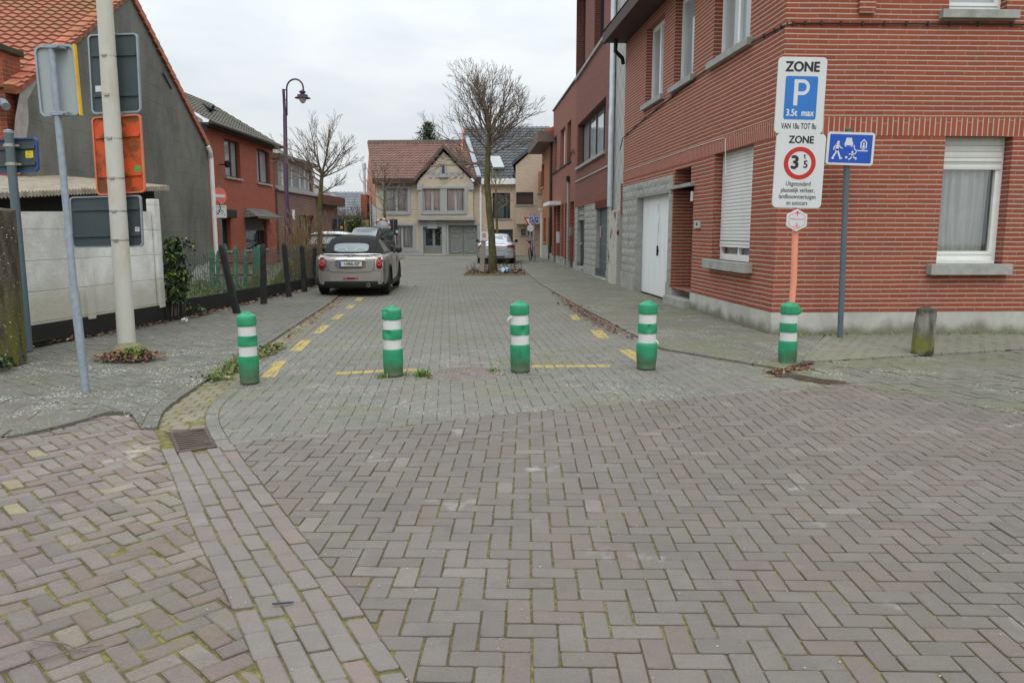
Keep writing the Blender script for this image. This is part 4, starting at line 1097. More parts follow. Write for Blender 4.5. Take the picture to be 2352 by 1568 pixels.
# brick annexe with coping at the picture's left edge
AX = thing('brick_annexe', 'orange brick annexe with mossy coping built against the grey gable', 'annexe', (-9.3, 12.3, 0))
BRA = brick('orange_annexe_brick', c(150, 66, 36), c(174, 84, 48), c(150, 110, 84), .068, .22, .13, .05, .7, bump=.6, stain=c(96, 50, 38), samt=.8, sscale=.6, slo=.45, shi=.6)
ax1 = AT(45, 132, 12.7); za = ax1.z
mb = MB(); mb.box((-12, 12.25, 0), (ax1.x, 12.7, za)); mb.build('wall', BRA, AX)
mb = MB(); mb.hexa([V(-12, 12.15, za), V(ax1.x + .05, 12.15, za), V(ax1.x + .05, 12.75, za), V(-12, 12.75, za), V(-12, 12.15, za + .1), V(ax1.x + .05, 12.15, za + .1), V(ax1.x + .05, 12.75, za + .1), V(-12, 12.75, za + .1)])
mb.build('coping', plain('mossy_coping', c(64, 58, 40), .95, .3, 8, bump=.6), AX, bevel=.02)
mb = MB(); pts = [(95, 165), (78, 190), (70, 230), (62, 275), (58, 330), (52, 400)]
for i in range(len(pts) - 1):
    a, b = GA.at(pts[i][0] - 8, pts[i][1]), GA.at(pts[i + 1][0] - 8, pts[i + 1][1]); w0 = .10 + .12 * math.sin(i * 2.3); w1 = .10 + .12 * math.sin((i + 1) * 2.3)
    mb.poly([GA.P(a[0] - .25, a[1], .015), GA.P(a[0] + w0 * .7, a[1], .015), GA.P(b[0] + w1 * .7, b[1], .015), GA.P(b[0] - .25, b[1], .015)])
mb.build('mortar_fillet', plain('pale_mortar', c(160, 154, 146), .95, .2, 8, bump=.5), AX)
mb = MB(); a = AT(-20, 228, 12.2); b = AT(8, 236, 12.0); mb.tube([AT(-60, 228, 12.25), a, b, AT(14, 245, 11.9)], .06, 10); mb.build('flue_elbow', plain('dull_flue', c(120, 128, 134), .5, .15), AX)

# shed behind the white wall
sh = thing('garden_shed', 'black boarded shed with a weathered corrugated roof behind the white wall', 'shed', (-8, 11, 0))
sl0, sl1 = AT(-120, 447, 9.2), AT(388, 427, 13.2)
sb0, sb1 = sl0 + V(-2.6, .8, .35), sl1 + V(-3.0, .3, .28)
mb = MB()
def corr(a, b):
    p = sl0.lerp(sl1, a).lerp(sb0.lerp(sb1, a), b); return p + V(0, 0, .011 * math.sin(a * 70 * 2 * math.pi))
mb.grid(corr, 480, 4)
mb.grid(lambda a, b: corr(a, 0) - V(0, 0, .07 * b - .0), 480, 2)
mb.build('roof', plain('weathered_fibre_sheet', c(150, 140, 124), .95, .25, 8, bump=.6, dirt=c(92, 84, 66), dscale=5, damt=.7), sh, smooth=True)
m_tar = plain('tarred_board', c(24, 22, 21), .8, .3, 4, bump=.4, stretch=(6, 6, .6))
mb = MB(); a, b = AT(-120, 452, 9.3) + V(-.2, 0, 0), AT(367, 431, 13.1) + V(-.1, 0, 0); mb.hexa([V(a.x, a.y, 0), V(b.x, b.y, 0), V(b.x - 2.5, b.y, 0), V(a.x - 2.4, a.y + .5, 0), V(a.x, a.y, a.z - .05), V(b.x, b.y, b.z - .02), V(b.x - 2.5, b.y, b.z + .2), V(a.x - 2.4, a.y + .5, a.z + .2)])
mb.build('wall', m_tar, sh)

# white concrete panel wall
ww = thing('white_panel_wall', 'whitewashed concrete panel wall with posts and a tarred black base', 'wall', (-5.9, 10.5, 0))
W0, W1 = V(-6.72, 6.9, 0), V(-5.6, 12.15, 0)
W0 = V(-5.96 - .39, 9.46 - 2.7, 0)
WW = Fac((W0.x, W0.y), (-5.57, 12.16))
if WW.n.x < 0: WW.n = -WW.n
LW_ = WW.len
s = N('whitewashed_concrete'); o = s.sepv(s.pos()); uvv = s.sepv(s.uv())
n1 = s.noise(1.6, 6, s.pos((1, 1, .8)), .65)
col = s.mix(s.ramp(n1, .35, .65), c(200, 199, 193), c(232, 232, 228))
dz_ = s.math('ADD', o[2], s.math('MULTIPLY', s.math('SUBTRACT', s.noise(2.0, 5), .5), .7))
col = s.mix(s.ramp(dz_, .45, .95, .75, 0), col, c(176, 172, 152))
col = s.mix(s.ramp(s.noise(14, 5, None, .7), .56, .72, 0, .5), col, c(180, 178, 170))
fr_ = s.math('FRACT', s.math('DIVIDE', s.math('SUBTRACT', o[2], .32), .385)); ln = s.ramp(s.math('ABSOLUTE', s.math('SUBTRACT', fr_, .5)), .478, .495)
col = s.mix(s.math('MULTIPLY', ln, s.ramp(s.noise(2.5, 4), .3, .6, .05, .45)), col, c(140, 136, 124))
s.bump(s.math('ADD', s.math('MULTIPLY', s.noise(22, 5), 1.0), s.math('MULTIPLY', ln, -1.5)), .5, .012); m_ww = s.done(col, .9)
zt0, zt1 = 1.62, 1.76
def zw(u): return zt0 + (zt1 - zt0) * u / LW_
mb = MB(); mb.hexa([WW.P(0, .3, -.06), WW.P(LW_ - .12, .3, -.06), WW.P(LW_ - .12, .3, 0), WW.P(0, .3, 0), WW.P(0, zw(0), -.06), WW.P(LW_ - .12, zw(LW_), -.06), WW.P(LW_ - .12, zw(LW_), 0), WW.P(0, zw(0), 0)])
mb.build('panel', m_ww, ww)
up_ = WW.at(200, 640)[0]
for u, top in ((up_, zw(up_) - .02), (LW_ - .02, 1.95), (up_ - 2.05, zw(0))):
    mb = MB(); WW.box(mb, u - .075, u + .075, .26, top, -.09, .045); mb.build('post', m_ww, ww, bevel=.015)
m_tarb = plain('tarred_base', c(23, 22, 21), .75, .25, 3, bump=.5, dirt=c(60, 58, 50), dscale=9, damt=.5, dlo=.6, dhi=.75)
mb = MB(); WW.box(mb, 0, LW_ + .02, 0, .3, -.06, .03)
mb.build('base', m_tarb, ww)

# wire fence with dark posts on a low black board
fp = [V(-5.55, 12.2, 0), V(-5.46, 13.6, 0), V(-5.36, 16.2, 0), V(-5.26, 18.6, 0), V(-5.21, 20.5, 0), V(-5.2, 21.8, 0)]
wf_ = thing('wire_fence', 'green wire mesh fence with black posts on a black concrete board', 'fence', (-5.4, 16, 0))
mb = MB()
for i in range(len(fp) - 1):
    a, b = fp[i], fp[i + 1]; d = (b - a).normalized(); nrm = V(d.y, -d.x, 0) * .03
    z0_, z1_ = .34 - .02 * i, .34 - .02 * (i + 1)
    mb.hexa([a - nrm, b - nrm, b + nrm, a + nrm, a - nrm + V(0, 0, z0_), b - nrm + V(0, 0, z1_), b + nrm + V(0, 0, z1_), a + nrm + V(0, 0, z0_)])
mb.build('base_board', m_tarb, wf_)
m_fpost = plain('tarred_post', c(30, 28, 28), .85, .3, 8, bump=.5, dirt=c(58, 66, 44), dscale=6, damt=.6)
posts = [((545, 722), (507, 562)), ((606, 700), (604, 560)), ((664, 684), (652, 558)), ((700, 672), (693, 562)), ((726, 660), (722, 566))]
for (bx, by), (tx, ty) in posts:
    p = G(bx, by); q = AT(tx, ty, p.y); wd = .055
    mb = MB(); ax_ = q - p
    ring = lambda c_, w2: [c_ + V(-w2, -w2, 0), c_ + V(w2, -w2, 0), c_ + V(w2, w2, 0), c_ + V(-w2, w2, 0)]
    mb.add(ring(p, wd) + ring(q - ax_ * .05, wd * .85) + ring(q, wd * .45), [(3, 2, 1, 0), (0, 1, 5, 4), (1, 2, 6, 5), (2, 3, 7, 6), (3, 0, 4, 7), (4, 5, 9, 8), (5, 6, 10, 9), (6, 7, 11, 10), (7, 4, 8, 11), (8, 9, 10, 11)])
    mb.build('post', m_fpost, wf_, bevel=.012)
m_wire = plain('dark_green_wire', c(62, 86, 76), .6, .2)
mb = MB()
pl_ = [(p.x - .07, p.y) for p in fp]; tot = sum((fp[i + 1] - fp[i]).length for i in range(len(fp) - 1))
nw = int(tot / .085)
for i in range(nw + 1):
    x, y = atline(pl_, i / nw); zt = 1.03 + .02 * math.sin(i)
    pts = [V(x, y, .3), V(x + random.uniform(-.01, .01), y, .65), V(x, y, zt)]
    if i % 2 == 0 and i < nw:
        x2, y2 = atline(pl_, min(1, (i + 1) / nw)); pts += [V((x + x2) / 2, (y + y2) / 2, zt + .05), V(x2, y2, zt)]
    mb.tube(pts, .005, 3, cap=False)
for zz in (.42, .56, .7, .82, .92, .98):
    mb.tube([V(*atline(pl_, t / 24), zz + random.uniform(-.012, .012)) for t in range(25)], .005, 3, cap=False)
mb.build('wire_mesh', m_wire, wf_)

# green picket gate in the yard
gt = thing('picket_gate', 'faded green picket gate with pointed pales behind the wire fence', 'gate', (-7.0, 17, 0))
m_pale = plain('faded_green_paint', c(62, 108, 86), .85, .3, 6, bump=.4, dirt=c(120, 132, 118), dscale=6, damt=.6)
g0, g1 = AT(484, 640, 17.2), AT(600, 640, 17.2)
def picket(name, x, top, wd, parent, Yd=17.2, bot=648):
    b = AT(x, bot, Yd); t = AT(x + random.uniform(-2, 2), top, Yd); h = t.z - b.z
    mb = MB(); mb.prism([V(b.x - wd, Yd, .05), V(b.x + wd, Yd, .05), V(t.x + wd, Yd, t.z - .09), V(t.x + wd * .3, Yd, t.z), V(t.x - wd * .3, Yd, t.z), V(t.x - wd, Yd, t.z - .09)], V(0, .03, 0)); mb.build(name, m_pale, parent, bevel=.004)
for x, tp, wd in ((487, 570, .06), (498, 576, .035), (517, 560, .05), (540, 565, .05), (562, 570, .04), (585, 566, .045)): picket('pale', x, tp, wd, gt)
picket('gate_post', 595, 562, .09, gt, 17.15)
for yy in (604, 632):
    a, b = AT(483, yy, 17.25), AT(592, yy, 17.25); mb = MB(); mb.box((a.x, 17.23, a.z - .02), (b.x, 17.27, a.z + .02)); mb.build('rail', m_fpost, gt)
# mossy leaning boards inside the fence
m_mossb = plain('mossy_board', c(96, 96, 52), .95, .3, 6, bump=.5, dirt=c(128, 120, 84), damt=.6)
for i, ((x0, y0), (x1, y1), Yd, lab) in enumerate((((555, 688), (606, 615), 16.5, 'mossy broad plank leaning behind the second fence post'), ((618, 676), (668, 600), 18.5, 'pale mossy plank leaning behind the third fence post'))):
    a, b = AT(x0, y0, Yd), AT(x1, y1, Yd); d = (b - a).normalized(); q = V(-d.z, 0, d.x) * .09
    mb = MB(); mb.prism([a - q, b - q, b + q, a + q], V(0, .04, 0)); tagged(mb.build('plank', m_mossb, None, bevel=.004), lab, 'plank', 'planks leaning in the yard')

# ================================================================== RED BRICK HOUSE and BROWN HOUSE
RH = Fac((-10.55, 27.0), (-10.45, 34.4))
if RH.n.x < 0: RH.n = -RH.n
BRR = brick('orange_red_brick', c(146, 70, 50), c(170, 86, 64), c(150, 112, 94), .068, .22, .14, .04, .6, bump=.5, stain=c(112, 58, 44), samt=.6, sscale=.5)
rh = thing('red_brick_house', 'orange red brick house with brown window frames and a grey pan tile roof', 'house', (-13.5, 30.5, 0))
LR = RH.len; zr_ = (RH.at(492, 290)[1] + RH.at(640, 342)[1]) / 2
def fr_rect(f, xa, xb, ya, yb):    # from picture columns and the rows at the left column
    ua, ub = f.at(xa, ya)[0], f.at(xb, ya)[0]; return (ua, ub, f.at(xa, yb)[1], f.at(xa, ya)[1])
a1 = fr_rect(RH, 514, 549, 316, 404); a2 = fr_rect(RH, 588, 618, 341, 421); a2 = (a2[0], a2[1], a1[2], a1[3])
d1_ = fr_rect(RH, 509, 528, 497, 590); d1_ = (d1_[0], d1_[1], .75, RH.at(510, 500)[1]); d2_ = fr_rect(RH, 563, 612, 512, 590); d2_ = (d2_[0], d2_[1], .75, d1_[3])
mb = MB(); RH.wall(mb, 0, LR, 0, zr_, [a1, a2, d1_, d2_], .16)
p = [RH.P(0, 0), RH.P(0, 0, -6), RH.P(LR, 0, -6), RH.P(LR, 0)]
for i in (1, 2): mb.poly([p[i], p[i + 1], p[i + 1] + V(0, 0, zr_), p[i] + V(0, 0, zr_)])
mb.build('wall', BRR, rh)
mb = MB(); mb.poly([p[0], p[0] + V(0, 0, zr_ + .1), RH.P(0, zr_ + 2.0, -3), p[1] + V(0, 0, zr_ + .1), p[1]]); RH.box(mb, -.3, .02, 0, zr_ - .1, -.4, .03)
mb.build('side_wall', m_whitepipe, rh)
for r in (a1, a2): window(rh, RH, r, .13, .07, m_brown_frame, gmat=m_sky_glass, mull=[r[0] + (r[1] - r[0]) * (.6 if r is a1 else .45)], mw=.12, sill=True, sill_h=.08, sill_d=.07)
wv = window(rh, RH, d1_, .13, .07, m_brown_frame, gmat=m_glass, sill=True)
mb = MB(); RH.box(mb, d1_[0] - .02, d1_[1] + .15, d1_[3], d1_[3] + .3, -.02, .22); mb.build('shutter_box', m_black, wv, bevel=.02)
wv = window(rh, RH, d2_, .13, .07, m_brown_frame, gmat=m_glass, mull=[d2_[0] + (d2_[1] - d2_[0]) * .78], sill=True)
mb = MB(); RH.box(mb, d2_[0] + .05, d2_[1] - .05, d2_[3] - .45, d2_[3] - .02, -.12, -.1); mb.build('roller_shutter', plain('grey_shutter', c(88, 88, 86), .6), wv)
mb = MB(); u0, u1 = d2_[0] - .1, d2_[1] + .45; zt_ = RH.at(567, 478)[1]
mb.add([RH.P(u0, d2_[3] + .1, .55), RH.P(u1, d2_[3] + .1, .55), RH.P(u1 - .35, zt_, 0), RH.P(u0 + .2, zt_, 0), RH.P(u0, d2_[3] + .05, 0), RH.P(u1, d2_[3] + .05, 0), RH.P(u0, d2_[3] + .02, .55), RH.P(u1, d2_[3] + .02, .55)],
       [(0, 1, 2, 3), (0, 3, 4), (1, 5, 2), (6, 7, 1, 0), (4, 5, 7, 6)])
mb.build('slate_hood', brick('slate_hood_tile', c(96, 96, 92), c(118, 118, 114), c(60, 60, 58), .12, .14, .14, .1, 1, bump=.8), rh)
m_gtile = tilemat('dark_grey_tile', c(74, 72, 66), c(98, 96, 88), c(96, 96, 66), .3, .34, .5)
mb = MB(); q0 = RH.P(-.35, zr_ + .0, .35); alr = RH.t; upr = (RH.P(-.35, zr_ + 2.0, -3) - q0).normalized()
tiles(mb, q0, alr, upr, int((LR + .6) / .28), 11, .28, .33, .05); mb.build('roof', m_gtile, rh, smooth=True)
mb = MB(); mb.tube([RH.P(-.35, zr_ - .02, .4), RH.P(LR + .2, zr_ - .02, .4)], .07, 8); RH.box(mb, -.3, LR + .1, zr_ - .12, zr_ - .02, -.1, .32); mb.build('gutter', plain('dark_gutter', c(52, 44, 40), .6), rh)
mb = MB(); q = RH.at(503, 378); p_ = RH.P(q[0], q[1], .02); mb.tube([p_, p_ + RH.n * .25], .025, 6); mb.lathe([(0, -.12), (.1, -.1), (.13, .1), (.05, .14)], p_ + RH.n * .3, 10); mb.build('wall_lamp', m_black, rh)
mb = MB(); q = RH.P(-.25, zr_ - .2, .1); mb.box(q - V(.1, .35, .12), q + V(.12, .05, .1)); mb.build('floodlight', m_black, rh)

BH = Fac((-10.40, 34.6), (-10.1, 45.0))
if BH.n.x < 0: BH.n = -BH.n
BRB = brick('brown_violet_brick', c(104, 72, 64), c(126, 90, 80), c(146, 126, 116), .075, .3, .22, .03, .6, bump=.6, stain=c(96, 74, 66), samt=.4)
bh = thing('brown_brick_house', 'brown brick house with a wide dormer window and grey sloping roof', 'house', (-13.5, 40, 0))
LB = BH.len; zb0 = BH.at(660, 440)[1]; zb1 = BH.at(655, 365)[1]
dw = fr_rect(BH, 650, 724, 378, 436); 
zd = 2.25
mb = MB(); BH.wall(mb, 0, LB, 0, zb0, [(.9, 2.0, 0, zd, .3), (3.0, 5.6, .7, zd, .2)], .2)
p = [BH.P(0, 0), BH.P(0, 0, -6), BH.P(LB, 0, -6), BH.P(LB, 0)]
for i in range(3): mb.poly([p[i], p[i + 1], p[i + 1] + V(0, 0, zb0), p[i] + V(0, 0, zb0)])
mb.build('wall', BRB, bh)
mb = MB(); BH.box(mb, .9, 2.0, 0, zd, -.3, -.26); mb.build('door', plain('dark_door', c(44, 36, 34), .5), bh)
window(bh, BH, (3.0, 5.6, .7, zd), .15, .07, m_brown_frame, gmat=m_glass, mull=[3.9, 4.8], sill=True)
du1 = BH.at(724, 440)[0]
mb = MB(); BH.wall(mb, 0, du1, zb0, zb1, [(.5, du1 - .35, zb0 + .1, zb0 + 1.35, .12)], .12, d=-.1)
a = BH.P(du1, 0, -.1); mb.poly([a + V(0, 0, zb0), a + V(0, 0, zb1), a - BH.n * 3 + V(0, 0, zb1), a - BH.n * 3 + V(0, 0, zb0)]); mb.build('dormer', BRB, bh)
window(bh, BH, (.5, du1 - .35, zb0 + .1, zb0 + 1.35), .2, .07, m_wframe, gmat=m_sky_glass, mull=[.5 + (du1 - .85) * t for t in (.18, .45, .7, .86)], mw=.1)
mb = MB(); BH.box(mb, -.1, du1 + .25, zb1, zb1 + .12, -3, .25); mb.build('dormer_roof', plain('grey_dormer_edge', c(100, 98, 94), .7), bh)
mb = MB(); BH.box(mb, 0, du1 + .2, zb0 - .02, zb0 + .08, -.1, .1); mb.build('ledge', m_stone, bh)
zq = BH.at(745, 440)[1]
mb = MB(); mb.prism([BH.P(-.05, zb0 + .02, .1), BH.P(-.05, zb0 + 2.7, -3.0), BH.P(-.05, zb0 + .02, -6)], BH.t * (LB + .3))
mb.build('roof', plain('pale_grey_roof', c(132, 132, 128), .85, .12, 3, bump=.3), bh)
mb = MB(); BH.box(mb, du1 + .2, LB + .5, zb0 - .4, zb0 + .1, -.1, .35); mb.build('gutter_board', plain('rust_brown_board', c(92, 58, 42), .7), bh)
mb = MB(); dsl = (BH.P(0, zb0 + 2.7, -3.0) - BH.P(0, zb0 + .02, .1)).normalized(); nn_ = BH.t.cross(dsl); nn_ = nn_ if nn_.z > 0 else -nn_
b0 = BH.P(du1 + 1.3, zb0 + .02, .1) + dsl * .75
mb.hexa([b0, b0 + BH.t * 1.4, b0 + BH.t * 1.4 + dsl * 1.2, b0 + dsl * 1.2] + [q + nn_ * .08 for q in (b0, b0 + BH.t * 1.4, b0 + BH.t * 1.4 + dsl * 1.2, b0 + dsl * 1.2)]); mb.build('skylight', m_sky_glass, bh)
mb = MB(); q = BH.at(673, 494); BH.box(mb, q[0] - .15, q[0] + .2, q[1] - .2, q[1] + .25, 0, .03); mb.build('notice_plate', m_pvc, bh)
# ================================================================== FAR HOUSES across the end of the street
FH = Fac((-8.4, 47.0), (-2.0, 46.6))
if FH.n.y > 0: FH.n = -FH.n
x0_ = FH.at(866, 560)[0]; x1_ = FH.at(1103, 560)[0]
BRY = brick('cream_brick', c(176, 164, 142), c(196, 184, 160), c(184, 176, 162), .066, .22, .14, .04, .6, bump=.4, stain=c(150, 134, 110), samt=.3)
fh = thing('cream_brick_house', 'cream brick house with a red tiled roof, pointed front gable and grey garage doors', 'house', (-5, 50, 0))
m_gst = plain('grey_painted_stone', c(156, 157, 156), .8, .08, 3)
ez = FH.at(900, 418)[1]; rz = FH.at(1000, 326, -3.75)[1]
W = lambda a, b: FH.rect(a, b)
wA = W((882, 433), (938, 488)); wB = W((973, 434), (1069, 487)); wC = W((905, 518), (950, 572)); wG = W((1014, 376), (1027, 404))
dD = W((972, 521), (1016, 588)); dD = (dD[0], dD[1], .12, dD[3]); gG = W((1030, 517), (1097, 588)); gG = (gG[0], gG[1], .05, gG[3])
rz2 = FH.at(1020, 345)[1]; gp0, gp1, gap_ = FH.at(955, 420)[0], FH.at(1095, 420)[0], FH.at(1021, 347)
mb = MB(); FH.wall(mb, x0_, x1_, 0, ez, [wA, wB, wC, dD, gG], .2)
D_ = -7.5
p = [FH.P(x0_, 0), FH.P(x0_ + .32 * D_, 0, D_), FH.P(x1_ + .32 * D_, 0, D_), FH.P(x1_, 0)]
for i in range(3): mb.poly([p[i], p[i + 1], p[i + 1] + V(0, 0, ez), p[i] + V(0, 0, ez)])
# gable triangle with a hole for its little window
tri = [FH.P(gp0 + .2, ez), FH.P(gp1 - .2, ez), FH.P(gap_[0], gap_[1] - .1)]
FB = Fac(tuple((FH.p0 + FH.n * .32)[:2]), tuple((FH.p0 + FH.n * .32 + FH.t)[:2])); FB.n = FH.n
zB = wB[2] - .36
mb.poly([q + FH.n * .32 for q in tri]); FB.wall(mb, gp0 + .2, gp1 - .2, zB, ez, [wB], .2)
for u in (gp0 + .2, gp1 - .2): mb.poly([FB.P(u, zB), FB.P(u, ez), FH.P(u, ez), FH.P(u, zB)])
mb.build('wall', BRY, fh)
mb = MB(); mb.prism([FH.P(x0_ - .03, 2.9, 0), FH.P(x0_ - .03, ez, 0), FH.P(x0_ - .03 + .16 * D_, rz, D_ / 2), FH.P(x0_ - .03 + .32 * D_, ez, D_), FH.P(x0_ - .03 + .32 * D_, 2.9, D_)], FH.t * .02)
mb.build('side_gable', brick('salmon_brick', c(176, 112, 88), c(192, 128, 104), c(180, 150, 130), .07, .22, .1, .04, .5, bump=.3), fh)
mb = MB(); mb.prism([FH.P(x0_ - .05, 0, 0), FH.P(x0_ - .05, 2.9, 0), FH.P(x0_ - .05 + .32 * D_, 3.6, D_), FH.P(x0_ - .05 + .32 * D_, 0, D_)], FH.t * .03); mb.build('side_render', plain('pale_render', c(180, 182, 182), .9, .08), fh)
m_rtile = tilemat('red_brown_pan_tile', c(104, 74, 66), c(132, 94, 84), c(104, 94, 78), .25, .32, .4)
def slope(mb, f, u0, u1, z0, z1, d0, d1, pu, pv, h=.05, ua=None, ub=None):
    q = f.P(u0, z0, d0); up_ = f.P(u0 + .32 * (d1 - d0), z1, d1) - q; tiles(mb, q, f.t, up_.normalized(), int((u1 - u0) / pu) + 1, int(up_.length / pv) + 1, pu, pv, h)
mb = MB(); slope(mb, FH, x0_ - .1, x1_ - .1, ez + .15, rz, .25, D_ / 2, .27, .33); mb.build('roof', m_rtile, fh, smooth=True)
mb = MB(); FH.box(mb, x0_ - .1 + .16 * D_, x1_ + .16 * D_, rz - .05, rz + .12, D_ / 2 - .15, D_ / 2 + .15); mb.build('ridge', plain('grey_ridge', c(104, 100, 92), .9), fh)
mb = MB(); FH.box(mb, x0_ - .1, gp0 + .1, ez - .12, ez + .2, 0, .4); FH.box(mb, gp1 - .1, x1_ + .1, ez - .12, ez + .2, 0, .4); mb.build('eaves_box', m_soffit, fh)
mb = MB()      # little gable roof running back into the main one
for a, b in ((gp0, gap_[0]), (gp1, gap_[0])):
    q0, q1 = FH.P(a, ez - .05, .5), FH.P(b, gap_[1] + .12, .5)
    bk = 4.2
    mb.hexa([q0, q1, q1 - FH.n * bk, q0 - FH.n * bk, q0 + V(0, 0, .24), q1 + V(0, 0, .24), q1 - FH.n * bk + V(0, 0, .24), q0 - FH.n * bk + V(0, 0, .24)])
mb.build('gable_board', plain('brown_verge_board', c(92, 76, 68), .8), fh)
def fwindow(r, mull, cur=True, fr=.09, FH=FH, **kw):
    cu = [(r[0] + .1, r[1] - .1, r[2] + .05, r[3] - .05, .05, (r[1] - r[0]) * 4.5, r[0])]
    wv = window(fh, FH, r, .1, fr, m_gst, mull=mull, mw=.14, curt=cu, **kw)
    mb = MB()
    for a, b, e, f_ in ((r[0] - .15, r[0], r[2] - .12, r[3] + .12), (r[1], r[1] + .15, r[2] - .12, r[3] + .12), (r[0], r[1], r[3], r[3] + .12), (r[0], r[1], r[2] - .14, r[2])): FH.box(mb, a, b, e, f_, -.05, .06)
    mb.build('surround', m_gst, wv)
fwindow(wA, [(wA[0] + wA[1]) / 2]); q = (wB[1] - wB[0])
fwindow(wB, [wB[0] + q * .22, wB[0] + q * .78], FH=FB); fwindow(wC, [wC[0] + .4 * (wC[1] - wC[0])])
mb = MB(); FB.box(mb, wB[0] + q * .42, wB[0] + q * .58, wB[2], wB[3], -.12, .03); mb.build('fluted_pier', m_gst, fh)
mb = MB(); frame(mb, FH, wG[0], wG[1], wG[2], wG[3], .32, .42, .08); gw = mb.build('window', m_gst, fh)
mb = MB(); FH.quad(mb, wG[0] + .05, wG[1] - .05, wG[2], wG[3], .35); mb.build('pane', m_glass, gw)
mb = MB(); FH.box(mb, wG[0] - .1, wG[1] + .1, wG[2] - .12, wG[2], .32, .45); mb.build('sill', m_gst, gw)
mb = MB()
zq_ = FH.at(980, 398)[1]; FH.box(mb, gp0 + .8, gp1 - .8, zq_ - .06, zq_ + .06, .32, .35)
for t in range(6): u = gp0 + .85 + t * (gp1 - gp0 - 1.8) / 5; FH.box(mb, u, u + .2, zq_ - .3, zq_ - .06, .32, .36)
FH.box(mb, gp0 + .15, gp0 + .45, ez - .5, ez - .13, .32, .42); FH.box(mb, gp1 - .45, gp1 - .15, ez - .5, ez - .13, .32, .42)
FH.box(mb, gp0 + .1, gp1 - .1, zB - .12, zB + .06, 0, .4)
mb.build('stone_trim', m_gst, fh)
mb = MB(); FH.box(mb, dD[0] - .25, dD[0], 0, dD[3] + .3, -.05, .08); FH.box(mb, dD[1], dD[1] + .25, 0, dD[3] + .3, -.05, .08); FH.box(mb, dD[0], dD[1], dD[3], dD[3] + .3, -.05, .08); m__ = (dD[0] + dD[1]) / 2; FH.box(mb, m__ - .3, m__ + .3, dD[3] - .1, dD[3] + .45, .05, .14)
mb.build('door_surround', m_gst, fh)
mb = MB(); frame(mb, FH, dD[0], dD[1], dD[2], dD[3], -.2, -.12, .12, mull=[m__ + .05], mw=.16, trans=[]); FH.box(mb, dD[0], dD[1], dD[2], dD[2] + .5, -.2, -.13); fd = mb.build('front_door', m_grey_frame, fh)
mb = MB(); FH.quad(mb, dD[0] + .1, dD[1] - .1, dD[2] + .4, dD[3] - .1, -.16); mb.build('pane', m_glass, fd)
mb = MB()
for t in range(26): a = random.uniform(0, 6.28); q_ = FH.P(m__ + .45 + .22 * math.cos(a), dD[3] - .55 + .22 * math.sin(a), -.1); mb.lathe([(0, -.05), (.07, 0), (0, .05)], q_, 5)
mb.build('wreath', plain('green_wreath', c(70, 76, 30), .9, .5, 20), fd)
mb = MB(); FH.box(mb, gG[0], gG[1], .05, gG[3], -.2, -.15); gdoor = mb.build('garage_door', m_grey_frame, fh)
mb = MB(); gm_ = (gG[0] + gG[1]) / 2
for a, b in ((gG[0], gm_ - .02), (gm_ + .02, gG[1])):
    for e, f_ in ((.2, 1.15), (1.4, gG[3] - .15)):
        for (aa, bb, ee, ff) in ((a + .15, b - .15, e, e + .06), (a + .15, b - .15, f_ - .06, f_), (a + .15, a + .21, e, f_), (b - .21, b - .15, e, f_)): FH.box(mb, aa, bb, ee, ff, -.15, -.12)
mb.build('panelling', plain('grey_moulding', c(134, 138, 134), .55), gdoor)
mb = MB(); FH.box(mb, gm_ - .01, gm_ + .01, .05, gG[3], -.151, -.147); mb.build('gap', m_dark, gdoor)
mb = MB(); FH.box(mb, gG[0] - .12, gG[0], 0, gG[3] + .15, -.02, .05); FH.box(mb, gG[1], gG[1] + .12, 0, gG[3] + .15, -.02, .05); FH.box(mb, gG[0], gG[1], gG[3], gG[3] + .15, -.02, .05); mb.build('garage_surround', m_gst, fh)
mb = MB(); FH.box(mb, x0_, dD[0] - .25, 0, .35, 0, .04); mb.build('plinth', m_gst, fh)
mb = MB(); mb.tube([FH.P(x1_ + .05, 0, .12), FH.P(x1_ + .05, ez - .1, .12)], .06, 8); mb.build('downpipe', m_wframe, fh)
mb = MB()      # white flashing strip between both roofs
q0 = FH.P(x1_ - .15, ez + .25, .3); q1 = FH.P(x1_ - .15 + .16 * D_, rz + .25, D_ / 2)
mb.hexa([q0, q0 + FH.t * .26, q1 + FH.t * .26, q1, q0 + V(0, 0, .1), q0 + FH.t * .26 + V(0, 0, .1), q1 + FH.t * .26 + V(0, 0, .1), q1 + V(0, 0, .1)]); mb.build('flashing', plain('dull_lead', c(150, 158, 164), .7, .12), fh)

# right neighbour with the big dark roof
nh = thing('beige_brick_house', 'beige brick house with a large dark tiled roof and a dark garage door', 'house', (0, 51, 0))
n0_, n1_ = x1_ + .1, FH.at(1186, 500)[0]; n2_ = FH.at(1290, 500)[0]
BRN = brick('beige_brick', c(180, 160, 138), c(198, 178, 156), c(192, 180, 164), .07, .22, .16, .04, .6, bump=.4)
nez = FH.at(1150, 418)[1]; nrz = FH.at(1150, 296, -5)[1]
wN = W((1131, 443), (1172, 502)); gN = W((1128, 527), (1178, 590)); gN = (gN[0], gN[1], .05, gN[3])
wM = W((1187, 443), (1226, 471)); wS = W((1197, 527), (1207, 540)); wS2 = W((1213, 527), (1222, 540))
oz = FH.at(1200, 515)[1]
mb = MB(); FH.wall(mb, n0_, n1_, 0, nez, [wN, gN], .25)
FH.wall(mb, n1_, n2_, 0, oz, [wS, wS2], .15)
FH.wall(mb, n1_, n2_, oz, nez + .9, [wM], .2, d=.7)
